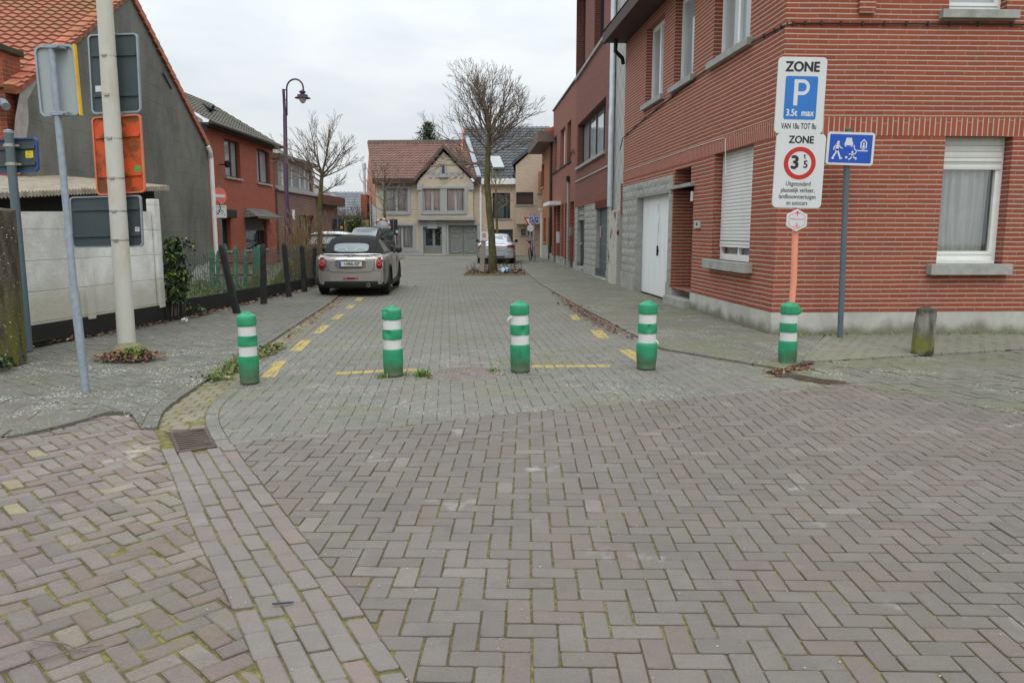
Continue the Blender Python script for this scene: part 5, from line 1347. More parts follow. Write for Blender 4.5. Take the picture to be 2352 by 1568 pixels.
a_, b_ = FH.P(n1_, 0, 0), FH.P(n1_, 0, .7); mb.poly([a_ + V(0, 0, oz), b_ + V(0, 0, oz), b_ + V(0, 0, nez + .9), a_ + V(0, 0, nez + .9)]); mb.poly([b_ + V(0, 0, oz), a_ + V(0, 0, oz), FH.P(n2_, oz, 0), FH.P(n2_, oz, .7)])
gx = FH.at(1265, 340); gtop = FH.at(1240, 325)
mb.poly([FH.P(n1_, nez + .9, .7), FH.P(n2_, nez + .9, .7), FH.P(n2_, nez + 3.6, .7), FH.P(n1_ + 2.6, nez + 3.2, .7)])
mb.poly([FH.P(n2_, 0, .7), FH.P(n2_, 0, -8), FH.P(n2_, 8, -8), FH.P(n2_, nez + 3.6, .7)])
mb.build('wall', BRN, nh)
m_btile = tilemat('dark_glazed_tile', c(52, 56, 60), c(78, 82, 86), c(70, 74, 64), .28, .34, .2, rough=.45)
mb = MB(); slope(mb, FH, n0_, n2_ + .8, nez + .15, nrz, .3, -5, .3, .36, .05); mb.build('roof', m_btile, nh, smooth=True)
mb = MB(); q0, q1 = FH.P(n1_ - .2, nez + .9, .85), FH.P(n1_ + 2.9, nez + 3.4, .85); mb.prism([q0, q1, q1 + V(0, 0, .22), q0 + V(0, 0, .22)], FH.n * -6); mb.build('gable_roof', m_btile, nh)
mb = MB(); FH.box(mb, n0_, n1_ - .02, nez - .15, nez + .12, 0, .3); mb.build('gutter', m_wframe, nh)
window(nh, FH, wN, .25, .08, m_dark_frame, gmat=m_glass, mull=[wN[0] + .9], sill=True); window(nh, FH, wS, .1, .06, m_dark_frame, gmat=m_glass, sill=True); window(nh, FH, wS2, .1, .06, m_dark_frame, gmat=m_glass, sill=True)
fo = Fac(tuple((FH.p0 + FH.n * .7)[:2]), tuple((FH.p0 + FH.n * .7 + FH.t)[:2])); fo.n = FH.n
window(nh, fo, wM, .15, .08, m_dark_frame, gmat=plain('amber_room', c(74, 40, 22), .2), mull=[wM[0] + 1.0], sill=True)
mb = MB(); FH.box(mb, gN[0], gN[1], .05, gN[3], -.25, -.2); mb.build('garage_door', plain('blue_grey_garage_door', c(50, 58, 66), .45), nh)
mb = MB(); dsl = (FH.P(-1.7, nrz, -5) - FH.P(0, nez + .15, .3)).normalized(); nrm_ = V(0, 0, 1)
sx0, sx1 = FH.at(1127, 380)[0], FH.at(1153, 380)[0]; b0 = FH.P(sx0 + .35, nez + .3, .3) + dsl * .9; up_ = FH.t.cross(dsl); up_ = up_ if up_.z > 0 else -up_
mb.hexa([b0, b0 + FH.t * (sx1 - sx0), b0 + FH.t * (sx1 - sx0) + dsl * 1.4, b0 + dsl * 1.4] + [q + up_ * .14 for q in (b0, b0 + FH.t * (sx1 - sx0), b0 + FH.t * (sx1 - sx0) + dsl * 1.4, b0 + dsl * 1.4)]); mb.build('skylight', glass('bright_skylight', (.30, .32, .33, 1), .05), nh)
mb = MB(); q = FH.P(n0_ - .1 - 1.6, 0, -5); mb.prism([q + V(0, 0, ez), q + V(0, 0, nrz + .1), q + V(0, -2.4, nrz - 1.6), q + V(0, -2.4, ez)], V(.1, 0, 0)); mb.build('side_gable', plain('salmon_gable', c(176, 102, 76), .9, .1), nh)

# far left: grey roofed houses, chimney, low wall, ivy
rf = thing('grey_roofed_house', 'distant low house with a blue grey tiled roof beside a thin chimney', 'house', (-12, 58, 0))
a, b = AT(778, 497, 57), AT(834, 497, 57); t_ = AT(800, 446, 60)
mb = MB(); mb.box((a.x - 3, 57, 0), (b.x + .5, 64, a.z + .1)); mb.build('wall', plain('mossy_render', c(140, 134, 104), .9, .2, 2), rf)
mb = MB(); q0 = V(a.x - 3, 56.7, a.z); tiles(mb, q0, V(1, 0, 0), (V(a.x - 3, 60, t_.z) - q0).normalized(), int((b.x - a.x + 3.6) / .3), 9, .3, .45, .05); mb.build('roof', tilemat('blue_grey_tile', c(96, 100, 106), c(120, 124, 130), c(100, 100, 96), .3, .4, .2), rf, smooth=True)
cw = thing('chimney_wall', 'orange brick chimney stack with a tall thin steel flue left of the cream house', 'chimney', (-9.2, 50, 0))
a, b = AT(828, 447, 50), AT(842, 447, 50)
mb = MB(); mb.box((a.x, 50, 0), (b.x, 51, a.z)); mb.build('stack', brick('stack_brick', c(140, 70, 48), c(160, 84, 60), c(150, 110, 90), .07, .22, .12, .05, .6), cw)
m_ = (a.x + b.x) / 2; tp = AT(835, 375, 50.4).z
mb = MB(); mb.lathe([(.09, a.z), (.09, tp - .4), (.13, tp - .38), (.13, tp)], (m_, 50.4, 0), 10); mb.build('flue', m_zinc, cw)
mb = MB(); a, b = AT(782, 505, 48.5), AT(846, 500, 48.5); mb.box((a.x - 6, 48.5, 0), (b.x, 48.8, a.z)); tagged(mb.build('garden_wall', plain('mossy_yellow_wall', c(144, 136, 100), .95, .25, 1.5, dirt=c(96, 100, 60), damt=.7)), 'low mossy yellowish wall at the far left of the cross street', 'wall')
# ================================================================== BOLLARDS
def bollardmat():
    s = N('green_moulded_plastic')
    o = s.sepv(s.new('ShaderNodeTexCoord').outputs['Object'])
    n1 = s.noise(7, 5, None, .65); n2 = s.noise(40, 3)
    col = s.mix(n1, c(16, 120, 80), c(44, 156, 110))
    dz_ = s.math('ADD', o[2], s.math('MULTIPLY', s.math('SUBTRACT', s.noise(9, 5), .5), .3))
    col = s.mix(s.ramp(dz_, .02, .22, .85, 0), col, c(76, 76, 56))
    col = s.mix(s.ramp(s.noise(5, 6, s.pos((3, 3, .5)), .7), .50, .72, 0, .5), col, c(58, 84, 62))
    s.bump(n2, .12, .004)
    return s.done(col, s.ramp(n1, .3, .7, .42, .62))
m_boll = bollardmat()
m_refl = plain('white_reflective_sleeve', c(206, 206, 204), .45, .06, 5, dirt=c(150, 146, 136), dscale=7, damt=.5, dlo=.56, dhi=.75, stretch=(1, 1, .5))
def bollard(bx, by, tx, ty, wpx, label, dents=(), flare=0.0, yaw=0, squash=0):
    p = G(bx, by); p.z = .01
    q = AT(tx, ty, p.y); h = (q - p).length; ax = (q - p).normalized()
    rr = wpx / 2 / F * p.y * 1.0
    root = thing('bollard', label, 'bollard', p, 'green and white bollards across the street end')
    rnd = random.Random(int(bx))
    def surf(prof, dl=()):
        mb = MB(); n = 40
        def fn(a, b):
            i = b * (len(prof) - 1); i0 = min(int(i), len(prof) - 2); t = i - i0
            r = prof[i0][0] * (1 - t) + prof[i0 + 1][0] * t; z = prof[i0][1] * (1 - t) + prof[i0 + 1][1] * t
            an = a * 2 * math.pi
            r *= 1 + .012 * math.sin(3 * an + bx) + .01 * math.sin(2 * an + z * 9)
            for (da, dzc, dr, da_w, dz_w) in dl:    # dent: direction, height share, depth, widths
                dd = (an - da + math.pi) % (2 * math.pi) - math.pi
                r -= 1.1 * dr * rr * math.exp(-(dd / da_w) ** 2 - ((z / h - dzc) / dz_w) ** 2)
            s_ = Vector((0, 0, 1)).rotation_difference(ax)
            return p + s_ @ V(r * math.cos(an), r * math.sin(an), z)
        mb.grid(fn, n, (len(prof) - 1) * 3 + 1, wrap=True); return mb
    R_ = rr
    cuts = [0, .44, .60, .675, .76, .84, .855, .96, 1.0]
    z = lambda t: t * h
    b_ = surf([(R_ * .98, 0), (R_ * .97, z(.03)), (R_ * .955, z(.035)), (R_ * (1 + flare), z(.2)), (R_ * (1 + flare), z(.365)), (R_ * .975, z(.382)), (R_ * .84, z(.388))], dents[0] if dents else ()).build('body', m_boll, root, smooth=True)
    surf([(R_ * .885, z(.38)), (R_ * .885, z(.527))], ()).build('reflector', m_refl, root, smooth=True)
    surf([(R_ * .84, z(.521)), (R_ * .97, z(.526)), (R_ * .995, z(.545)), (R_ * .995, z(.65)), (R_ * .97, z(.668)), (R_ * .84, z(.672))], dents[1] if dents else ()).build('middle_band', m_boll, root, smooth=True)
    surf([(R_ * .885, z(.667)), (R_ * .885, z(.81))], ()).build('reflector', m_refl, root, smooth=True)
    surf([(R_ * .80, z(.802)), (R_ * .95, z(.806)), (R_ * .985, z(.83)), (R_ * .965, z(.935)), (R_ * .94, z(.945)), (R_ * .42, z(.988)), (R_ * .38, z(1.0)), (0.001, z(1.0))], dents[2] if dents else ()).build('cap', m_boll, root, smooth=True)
    return root, p, ax, h, R_
fr = -math.pi / 2     # direction towards the viewer
bollard(574, 880, 565, 716, 45, 'leftmost green and white bollard, its upper bands barely dented', (((fr + .3, .25, .09, .5, .1), (fr - .5, .15, .07, .4, .08)), ((fr + .9, .6, .12, .7, .05), (fr - .8, .64, .08, .5, .03)), ((fr, .96, .06, .8, .03),)))
bollard(904, 863, 899, 702, 46, 'green and white bollard left of the manhole cover, cap dented at its left', (((fr, .1, .04, .5, .1),), ((fr - .35, .615, .30, .28, .06), (fr - .9, .63, .12, .3, .05)), ((fr - .75, .93, .32, .42, .025), (fr - .3, .86, .1, .1, .06))))
bl3 = bollard(1195, 853, 1193, 691, 46, 'green and white bollard right of the manhole cover with a torn white strip', (((fr - .3, .12, .07, .6, .12),), ((fr + .35, .60, .26, .25, .06),), ((fr + .6, .98, .15, .4, .03),)))
bl4 = bollard(1484, 847, 1489, 690, 45, 'bulging green and white bollard between the yellow dashes and right footway', (((fr, .1, .03, .4, .1),), ((fr + .05, .60, .28, .22, .05), (fr + .05, .66, .16, .3, .03)), ()), flare=.06)
bl5 = bollard(1808, 838, 1815, 693, 42, 'battered green bollard around the salmon post below the zone signs', (((fr - .5, .12, .08, .5, .12), (fr + .8, .3, .05, .5, .15)), ((fr + 1.2, .62, .38, .4, .06),), ((fr + 1.2, .86, -.28, .3, .05),)))
m_strip = plain('torn_white_tape', c(214, 214, 212), .5, .05)
def strip(root, pts, wd):
    mb = MB(); vs = []
    for q in pts: vs += [Vector(q) - V(0, 0, wd), Vector(q) + V(0, 0, wd)]
    mb.add(vs, [(2 * i, 2 * i + 2, 2 * i + 3, 2 * i + 1) for i in range(len(pts) - 1)]); mb.build('torn_tape', m_strip, root)
p = bl3[1]; strip(bl3[0], [p + V(-.08, -.06, .575), p + V(-.115, -.03, .56), p + V(-.135, -.02, .535)], .014)
p = bl4[1]; strip(bl4[0], [p + V(.085, -.03, .31), p + V(.105, -.03, .29), p + V(.12, -.03, .275)], .014)

# stone bollard
p = G(2117, 817); p.z = .02; q = AT(2119, 704, p.y); hs = q.z - p.z; ws_ = 22 / F * p.y
s = N('weathered_concrete_bollard'); o = s.sepv(s.pos())
n1 = s.noise(5, 6, s.pos((1.5, 1.5, .4)), .65)
col = s.mix(s.ramp(n1, .35, .68), c(74, 72, 62), c(134, 132, 122))
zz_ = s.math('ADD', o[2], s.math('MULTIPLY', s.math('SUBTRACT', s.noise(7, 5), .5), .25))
col = s.mix(s.math('MULTIPLY', s.ramp(zz_, .16, .32, .9, 0), s.ramp(s.noise(6, 4, s.pos((2, 2, .5))), .38, .55)), col, c(106, 108, 40))
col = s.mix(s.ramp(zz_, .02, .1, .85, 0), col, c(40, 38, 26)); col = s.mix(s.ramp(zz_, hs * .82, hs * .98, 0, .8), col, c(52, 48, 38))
s.bump(s.noise(30, 5), .8, .01); m_sb = s.done(col, .95)
mb = MB(); pr = [(0, 1.03), (.05, 1.04), (.55, 1.0), (.85, .93), (.94, .88), (.965, .84), (1.0, .1)]
oct_ = lambda r: [p + V(r * math.cos(R(22.5 + 45 * i)) * (1.08), r * math.sin(R(22.5 + 45 * i)), 0) for i in range(8)]
vs = []; fs = []
for t, r in pr: vs += [v + V(.02 * t, 0, hs * t) for v in oct_(ws_ * r)]
for i in range(len(pr) - 1):
    for j in range(8): fs.append((i * 8 + j, i * 8 + (j + 1) % 8, i * 8 + 8 + (j + 1) % 8, i * 8 + 8 + j))
fs.append(tuple(range(len(vs) - 8, len(vs)))); mb.add(vs, fs)
tagged(mb.build('stone_bollard', m_sb, None, bevel=.008), 'weathered concrete bollard with yellow green moss at its foot', 'bollard')

# ================================================================== ROAD SIGNS
m_signback = plain('dark_grey_sign_back', c(62, 72, 76), .55, .12, 3, dirt=c(92, 98, 60), dscale=3, damt=.45, dlo=.58, dhi=.75)
m_alu = plain('aluminium_edge', c(150, 160, 166), .45, .1, 5, metal=.3)
m_galv = plain('galvanised_steel', c(146, 156, 166), .5, .16, 22, metal=.35)
m_teal = plain('blue_grey_post', c(82, 98, 104), .5, .1, 6)
m_signw = plain('white_sign_sheet', c(206, 209, 208), .5, .02, 3, dirt=c(176, 178, 172), dscale=2.2, damt=.3)
m_letter = plain('black_letters', c(24, 24, 34), .5, .05)
m_blue = plain('parking_blue', c(36, 112, 190), .45, .03)
m_dblue = plain('zone_blue', c(14, 74, 176), .42, .03)
m_red = plain('sign_red', c(186, 34, 28), .45, .05)
m_pale_red = plain('route_red', c(206, 52, 58), .5, .04)
m_white_ink = plain('white_ink', c(206, 210, 212), .5, .02)
m_orange = plain('orange_sign_back', c(206, 82, 36), .6, .12, 3, dirt=c(92, 66, 26), dscale=3.4, damt=.85, dlo=.45, dhi=.58)
m_steel_band = plain('steel_band', c(168, 166, 156), .4, .1, 9, metal=.6)

def face_board(x0, y0, x1, y1, Y, yaw=0):
    """a board whose picture corners are (x0,y0) top left and (x1,y1) bottom right"""
    cx, cy = (x0 + x1) / 2, (y0 + y1) / 2
    o = AT(cx, cy, Y); a = V(math.cos(yaw), math.sin(yaw), 0)
    w_ = (AT(x1, cy, Y) - AT(x0, cy, Y)).length / max(.2, math.cos(yaw)); h_ = (AT(cx, y0, Y) - AT(cx, y1, Y)).length
    return o, a, w_, h_

# zone post with its two big panels and the route plate
zb = bl5[1] + V(.0, .015, 0)
Yz = zb.y - .06
zs = thing('zone_sign', 'white zone parking and weight limit signs on a salmon post before the corner house', 'road sign', (zb.x, zb.y, 0))
up_z = V(0, 0, 1)
ztp = AT(1838, 150, zb.y)
mb = MB(); mb.tube([zb + V(0, 0, .02), V(zb.x + .03, zb.y, .9), V(ztp.x, ztp.y, ztp.z)], .033, 14); mb.build('pole', plain('salmon_paint', c(226, 146, 118), .5, .06, 5), zs, smooth=True)
def panel(root, name, corners, Y, tilt=0, rad=.05, thick=.025, front=m_signw, label=None):
    (xl, yt), (xr, yb) = corners
    o, a, w_, h_ = face_board(xl, yt, xr, yb, Y)
    a = V(math.cos(tilt), 0, math.sin(tilt)); b = V(-math.sin(tilt), 0, math.cos(tilt))
    pl = Plane(o, a, b)            # normal = a x b = towards -Y ?
    if pl.n.y > 0: pl.n = -pl.n
    mb = MB(); pl.slab(mb, rrect(w_, h_, rad), -thick, 0)
    ob = mb.build(name, front, root, bevel=.004)
    if label: ob['label'] = label
    return pl, w_, h_, ob
T = .022
pl, w_, h_, p1 = panel(zs, 'parking_panel', ((1784, 132), (1895, 308)), Yz, -.018, .045, label='parking zone panel with a blue P')
L1 = MB(); pl.text(L1, 'ZONE', 0, h_ * .315, w_ * .275, .0012, .93, bold=.006); L1.build('heading', m_letter, p1); L1 = MB(); pl.text(L1, 'VAN 18u TOT 8u', 0, -h_ * .435, w_ * .165, .0012, .60, bold=.0012); L1.build('lettering', m_letter, p1)
mb = MB(); pl.shape(mb, rrect(w_ * .67, h_ * .565, .02, cy=-h_ * .03), .0015); mb.build('blue_field', m_blue, p1)
mb = MB(); pw, phh = w_ * .30, h_ * .34; bx_, by_ = -w_ * .15, -h_ * .13
# the letter P drawn as a stem and a bowl
st_ = w_ * .085
mb2 = MB(); pl.shape(mb2, [(bx_, by_), (bx_ + st_, by_), (bx_ + st_, by_ + phh), (bx_, by_ + phh)], .0022)
cxp, cyp, ro, ri = bx_ + w_ * .175, by_ + phh * .70, phh * .30, phh * .30 - st_ * .82
N_ = 14
outer = [(cxp + ro * .95 * math.cos(R(90 - 180 * i / N_)), cyp + ro * math.sin(R(90 - 180 * i / N_))) for i in range(N_ + 1)]
inner = [(cxp + ri * .95 * math.cos(R(90 - 180 * i / N_)), cyp + ri * math.sin(R(90 - 180 * i / N_))) for i in range(N_ + 1)]
for i in range(N_): pl.shape(mb2, [outer[i], inner[i], inner[i + 1], outer[i + 1]], .0022)
pl.shape(mb2, [(bx_ + st_, cyp + ro), (bx_ + st_, cyp + ri), (cxp, cyp + ri), (cxp, cyp + ro)], .0022); pl.shape(mb2, [(bx_ + st_, cyp - ri), (bx_ + st_, cyp - ro), (cxp, cyp - ro), (cxp, cyp - ri)], .0022)
pl.text(mb2, '3.5t  max', 0, -h_ * .265, w_ * .19, .0022, .80, bold=.003); mb2.build('white_marks', m_white_ink, p1)
pl, w_, h_, p2 = panel(zs, 'weight_panel', ((1779, 308), (1892, 478)), Yz, -.022, .045, label='weight limit zone panel with a red ring')
L1 = MB(); pl.text(L1, 'ZONE', 0, h_ * .375, w_ * .20, .0012, .92, bold=.004); L1.build('heading', m_letter, p2); L1 = MB()
pl.text(L1, '3', -w_ * .10, h_ * .035, w_ * .36, .0022, 1.0, bold=.008); pl.text(L1, '5', w_ * .12, h_ * .045, w_ * .205, .0022, .95, bold=.003); pl.text(L1, 't', w_ * .095, h_ * .17, w_ * .155, .0022, 1, bold=.001); L1.build('weight_figures', m_letter, p2)
for i, t in enumerate(('Uitgezonderd', 'plaatselijk verkeer,', 'landbouwvoertuigen', 'en autocars')): L1 = MB(); pl.text(L1, t, 0, -h_ * (.20 + .087 * i), w_ * .128, .0012, .72, bold=.0007); L1.build('text_line', m_letter, p2)
mb = MB(); cy_ = h_ * .105; ro, ri = w_ * .325, w_ * .235
oc, ic = circ(ro, 40, 0, cy_), circ(ri, 40, 0, cy_)
for i in range(40): pl.shape(mb, [oc[i], oc[(i + 1) % 40], ic[(i + 1) % 40], ic[i]], .0014)
mb.build('red_ring', m_red, p2)
o, a, w_, h_ = face_board(1807, 480, 1854, 532, Yz - .01)
pl = Plane(o, V(1, 0, -.02), V(.02, 0, 1)); pl.n = V(0, -1, 0)
hexp = [(w_ / 2 * x, h_ / 2 * y) for x, y in ((-1, .5), (-1, -.5), (0, -1), (1, -.5), (1, .5), (0, 1))]
mb = MB(); pl.slab(mb, hexp, -.02, 0); p3 = mb.build('route_plate', m_signw, zs, bevel=.004); p3['label'] = 'hexagonal cycle route plate'
mb = MB(); hx = [(x * .78, y * .78) for x, y in hexp]; pl.stroke(mb, hx + [hx[0]], .004, .001)
pl.stroke(mb, [(0, h_ * .19), (0, h_ * .36)], .008, .001); pl.stroke(mb, [(-w_ * .08, h_ * .29), (0, h_ * .37), (w_ * .08, h_ * .29)], .008, .001)
pl.text(mb, 'Polderlandroute', 0, h_ * .02, w_ * .125, .001, .80); pl.stroke(mb, [(-w_ * .04, -h_ * .14), (w_ * .04, -h_ * .2), (-w_ * .02, -h_ * .26), (w_ * .03, -h_ * .3)], .007, .001)
pl.stroke(mb, [(x, y) for x, y in circ(w_ * .06, 10, -w_ * .1, -h_ * .3)], .003, .001); pl.stroke(mb, [(x, y) for x, y in circ(w_ * .06, 10, w_ * .1, -h_ * .3)], .003, .001)
mb.build('route_print', m_pale_red, p3)
mb = MB()
for yy in (180, 270, 345, 440):
    q = AT(1836, yy, zb.y); mb.tube([q - V(.1, .0, 0), q + V(.1, .0, 0)], .018, 6)
mb.build('clamp', m_steel_band, zs)

# home-zone sign
def pictograms(pl, W_, H_, root, diag=False, lift=.0014):
    mb = MB()
    def sh(pts, sc_=1, ox=0, oy=0): pl.shape(mb, [((x * sc_ + ox) * W_, (y * sc_ + oy) * H_) for x, y in pts], lift)
    def st(pts, wd): pl.stroke(mb, [(x * W_, y * H_) for x, y in pts], wd * W_, lift)
    ar = W_ / H_
    # walking adult
    pl.shape(mb, circ(W_ * .028, 14, -.265 * W_, .19 * H_), lift)
    st([(-.275, .13), (-.285, -.03)], .062); st([(-.285, -.03), (-.31, -.14), (-.37, -.30)], .036); st([(-.275, -.03), (-.24, -.16), (-.20, -.30)], .036)
    st([(-.30, .12), (-.35, .03), (-.355, -.04)], .022); st([(-.25, .12), (-.215, .03), (-.175, .01)], .022); st([(-.37, -.30), (-.345, -.30)], .03); st([(-.2, -.30), (-.17, -.29)], .03)
    # child and ball
    pl.shape(mb, circ(W_ * .027, 14, -.075 * W_, -.26 * H_), lift); pl.shape(mb, circ(W_ * .022, 12, .045 * W_, -.09 * H_), lift)
    st([(.045, -.14), (.05, -.22)], .045); st([(.05, -.22), (.02, -.28), (-.02, -.32)], .026); st([(.055, -.22), (.095, -.27), (.13, -.27), (.13, -.31)], .026); st([(.03, -.145), (-.02, -.165)], .02); st([(.06, -.14), (.105, -.15), (.125, -.09)], .02)
    # car
    sh([(-.12, .20), (-.10, .33), (.01, .33), (.03, .20), (.045, .18), (.045, .10), (-.135, .10), (-.135, .18)])
    sh([(-.125, .06), (-.095, .06), (-.095, .11), (-.125, .11)]); sh([(.005, .06), (.035, .06), (.035, .11), (.005, .11)])
    # house on its kerb
    st([(.07, .10), (.085, .0), (.12, -.05), (.36, -.05)], .022)
    sh([(.20, .0), (.20, .20), (.27, .31), (.34, .20), (.34, .0), (.315, .0), (.315, .19), (.27, .26), (.225, .19), (.225, .0)]); sh([(.2, .005), (.34, .005), (.34, .03), (.2, .03)]); st([(.27, .0), (.27, .11)], .045); pl.shape(mb, circ(W_ * .02, 10, .27 * W_, .17 * H_), lift)
    o = mb.build('pictogram', m_white_ink, root)
    if diag:
        m2 = MB(); pl.stroke(m2, [(-.42 * W_, -.42 * H_), (.42 * W_, .42 * H_)], .05 * W_, lift + .001); m2.build('red_bar', m_red, root)
def homezone(name, label, corners, Y, base, top, prad, diag=False, tilt=0):
    (xl, yt), (xr, yb) = corners
    root = thing(name, label, 'road sign', (base.x, base.y, 0))
    mb = MB(); mb.tube([base, top], prad, 14); mb.build('pole', m_teal if not diag else m_galv, root, smooth=True)
    mb = MB(); mb.lathe([(prad * 1.12, 0), (prad * 1.12, .02), (prad * .5, .035), (0.001, .04)], top, 12); mb.build('pole_cap', plain('mossy_cap', c(90, 98, 62), .9), root)
    pl, w2, h2, p = panel(root, 'panel', corners, Y, tilt, .04, .02)
    mb = MB(); pl.shape(mb, rrect(w2 * .9, h2 * .86, .012), .0007); mb.build('blue_field', m_dblue, p)
    pictograms(pl, w2, h2, p, diag)
    mb = MB(); pl.slab(mb, rrect(w2 * 1.005, h2 * 1.005, .04), -.03, -.0205); mb.build('back', m_signback if not diag else m_alu, p)
    return root
bs = G(1929, 780); bs.z = .02
homezone('home_zone_sign', 'blue home zone sign on a grey post against the corner house', ((1899, 304), (2008, 380)), bs.y - .07, bs, AT(1948, 300, bs.y), .037, tilt=-.03)

# ---- the three posts on the left
# tall cream mast with three sign backs
pb_ = G(292, 800); pb_.z = .03; pt = AT(239, -6, pb_.y); ax_ = (pt - pb_).normalized(); top_ = pb_ + ax_ * 6.6
mast = thing('tall_mast', 'tall cream mast carrying three road signs seen from behind', 'mast', pb_)
m_cream = plain('cream_mast_paint', c(190, 188, 178), .6, .06, 4, dirt=c(168, 146, 104), dscale=2.4, damt=.45, dlo=.5, dhi=.7, stretch=(1, 1, .35))
mb = MB(); rr0 = 19.5 / F * pb_.y; rr1 = 15.5 / F * pb_.y; mb.tube([pb_ + ax_ * .0, pb_ + ax_ * 3.0, top_], [rr0, (rr0 + rr1) / 2, rr1 * .85], 24); mb.build('pole', m_cream, mast, smooth=True)
mb = MB(); mb.lathe([(.17, 0), (.17, .08), (.165, .1), (.13, .14), (.11, .155)], G(292, 826) + V(0, .06, .02), 20); mb.build('footing', plain('mossy_footing', c(128, 122, 92), .95, .25, 9, bump=.7, dirt=c(88, 92, 40), damt=.8, dlo=.45), mast, smooth=True)
def signback(name, label, quad, Y, mat, edge, rails, root, extra=None, tdep=.035, parent_part=True):
    """quad: picture corners tl, tr, br, bl"""
    P4 = [AT(x, y, Y) for x, y in quad]
    o = (P4[0] + P4[1] + P4[2] + P4[3]) / 4; a = ((P4[1] - P4[0]) + (P4[2] - P4[3])).normalized(); b = ((P4[0] - P4[3]) + (P4[1] - P4[2])).normalized()
    w2 = ((P4[1] - P4[0]).length + (P4[2] - P4[3]).length) / 2; h2 = ((P4[0] - P4[3]).length + (P4[1] - P4[2]).length) / 2
    pl = Plane(o, a, b); pl.n = V(0, -1, 0)
    mb = MB(); pl.slab(mb, rrect(w2 - .02, h2 - .02, .045), -.012, 0)
    ob = mb.build(name, mat, root, bevel=.002)
    if label: ob['label'] = label
    mb = MB(); oo, ii = rrect(w2, h2, .05), rrect(w2 - .035, h2 - .035, .04); n = len(oo)
    for i in range(n):
        j = (i + 1) % n
        for (A, B, d0, d1) in ((oo, ii, .02, .02), (oo, oo, .02, -.016), (ii, ii, .02, 0)):
            mb.poly([pl.P(*A[i], d0), pl.P(*A[j], d0), pl.P(*B[j], d1), pl.P(*B[i], d1)])
    mb.build('rim', edge, ob)
    for t in rails:
        mb = MB(); mb.hexa([pl.P(-w2 / 2 + .03, h2 * t - .018, 0), pl.P(w2 / 2 - .03, h2 * t - .018, 0), pl.P(w2 / 2 - .03, h2 * t - .018, .02), pl.P(-w2 / 2 + .03, h2 * t - .018, .02), pl.P(-w2 / 2 + .03, h2 * t + .018, 0), pl.P(w2 / 2 - .03, h2 * t + .018, 0), pl.P(w2 / 2 - .03, h2 * t + .018, .02), pl.P(-w2 / 2 + .03, h2 * t + .018, .02)])
        mb.build('rail', mat, ob, bevel=.003)
    if extra: extra(pl, w2, h2, ob)
    return ob
Ym = pb_.y + .17
def ex1(pl, w2, h2, ob):
    mb = MB(); pl.slab(mb, rrect(.10, .07, .003, 2, -w2 * .33, -h2 * .18), .0, .002); mb.build('sticker', m_white_ink, ob)
signback('upper_sign', 'upper dark grey sign back with a white sticker', ((202, 80), (317, 77), (325, 258), (213, 263)), Ym, m_signback, m_alu, (.24, -.27), mast, ex1)
def ex2(pl, w2, h2, ob):
    mb = MB(); pl.slab(mb, rrect(.07, .07, .003, 2, w2 * .36, -h2 * .19), .0, .002); mb.build('sticker', plain('green_sticker', c(60, 172, 84), .5), ob)
signback('orange_sign', 'orange sign back stained brown and green', ((211, 270), (324, 262), (335, 442), (224, 449)), Ym, m_orange, plain('orange_white_edge', c(214, 120, 86), .6, .1), (.24, -.26), mast, ex2)
def ex3(pl, w2, h2, ob):
    mb = MB(); pl.slab(mb, rrect(.055, .055, .003, 2, w2 * .42, -h2 * .16), .0, .002); mb.build('sticker', m_white_ink, ob)
    mb = MB(); pl.stroke(mb, [(w2 * .42 - .015, -h2 * .16 + .012), (w2 * .42 + .015, -h2 * .16 + .012), (w2 * .42, -h2 * .16 - .014), (w2 * .42 - .015, -h2 * .16 + .012)], .004, .0024); mb.build('sticker_mark', m_letter, ob)
signback('lower_sign', 'wide dark grey sign back with algae along its rails', ((159, 452), (326, 448), (329, 566), (169, 571)), Ym, m_signback, m_alu, (.25, -.26), mast, ex3)
for yy in (124, 212, 309, 400, 476, 544):
    t = (800 - yy) / 806; q = pb_ + (pt - pb_) * t; rad = rr0 + (rr1 - rr0) * t
    mb = MB(); mb.lathe([(rad + .004, -.012), (rad + .005, 0), (rad + .004, .012)], q, 20, ax_); mb.box(q + V(-.03, -rad - .02, -.012), q + V(.03, -rad + .005, .012)); mb.build('steel_band', m_steel_band, mast)

# galvanised post with a white sign back, yellow front edge
gb = G(198, 906); gb.z = .02
gt_ = AT(118, 108, gb.y)
gs = thing('galvanised_sign', 'thin galvanised post with a pale sign back edged in yellow', 'road sign', gb)
mid = AT(172, 680, gb.y); mid2 = AT(169, 655, gb.y)
mb = MB(); r0, r1 = 10.2 / F * gb.y, 7.6 / F * gb.y; mb.tube([gb, mid, mid2, gt_], [r0 * .85, r0, r1, r1 * .95], 14); mb.build('pole', m_galv, gs, smooth=True)
def ex4(pl, w2, h2, ob):
    mb = MB(); oo = [(w2 / 2 - .007, -h2 / 2), (w2 / 2 + .005, -h2 / 2), (w2 / 2 + .005, h2 / 2), (w2 / 2 - .007, h2 / 2)]; pl.slab(mb, oo, -.016, .0225); mb.build('yellow_edge', plain('yellow_edge', c(222, 176, 40), .5), ob)
sb_ = signback('panel', None, ((80, 106), (172, 103), (187, 265), (96, 270)), gb.y + .06, plain('pale_grey_sign_back', c(160, 168, 170), .5, .05, 4, metal=.1, dirt=c(130, 136, 136), damt=.4), m_alu, (), gs, ex4)
for (xa, ya) in ((119, 108), (131, 262)):
    q = AT(xa, ya, gb.y); mb = MB(); mb.box(q + V(-.05, -.035, -.016), q + V(.10, .05, .016)); mb.lathe([(.0, -.06), (.018, -.06), (.018, .02)], q + V(.07, 0, 0), 8, V(0, 1, 0)); mb.build('clamp', m_galv, gs, bevel=.004)

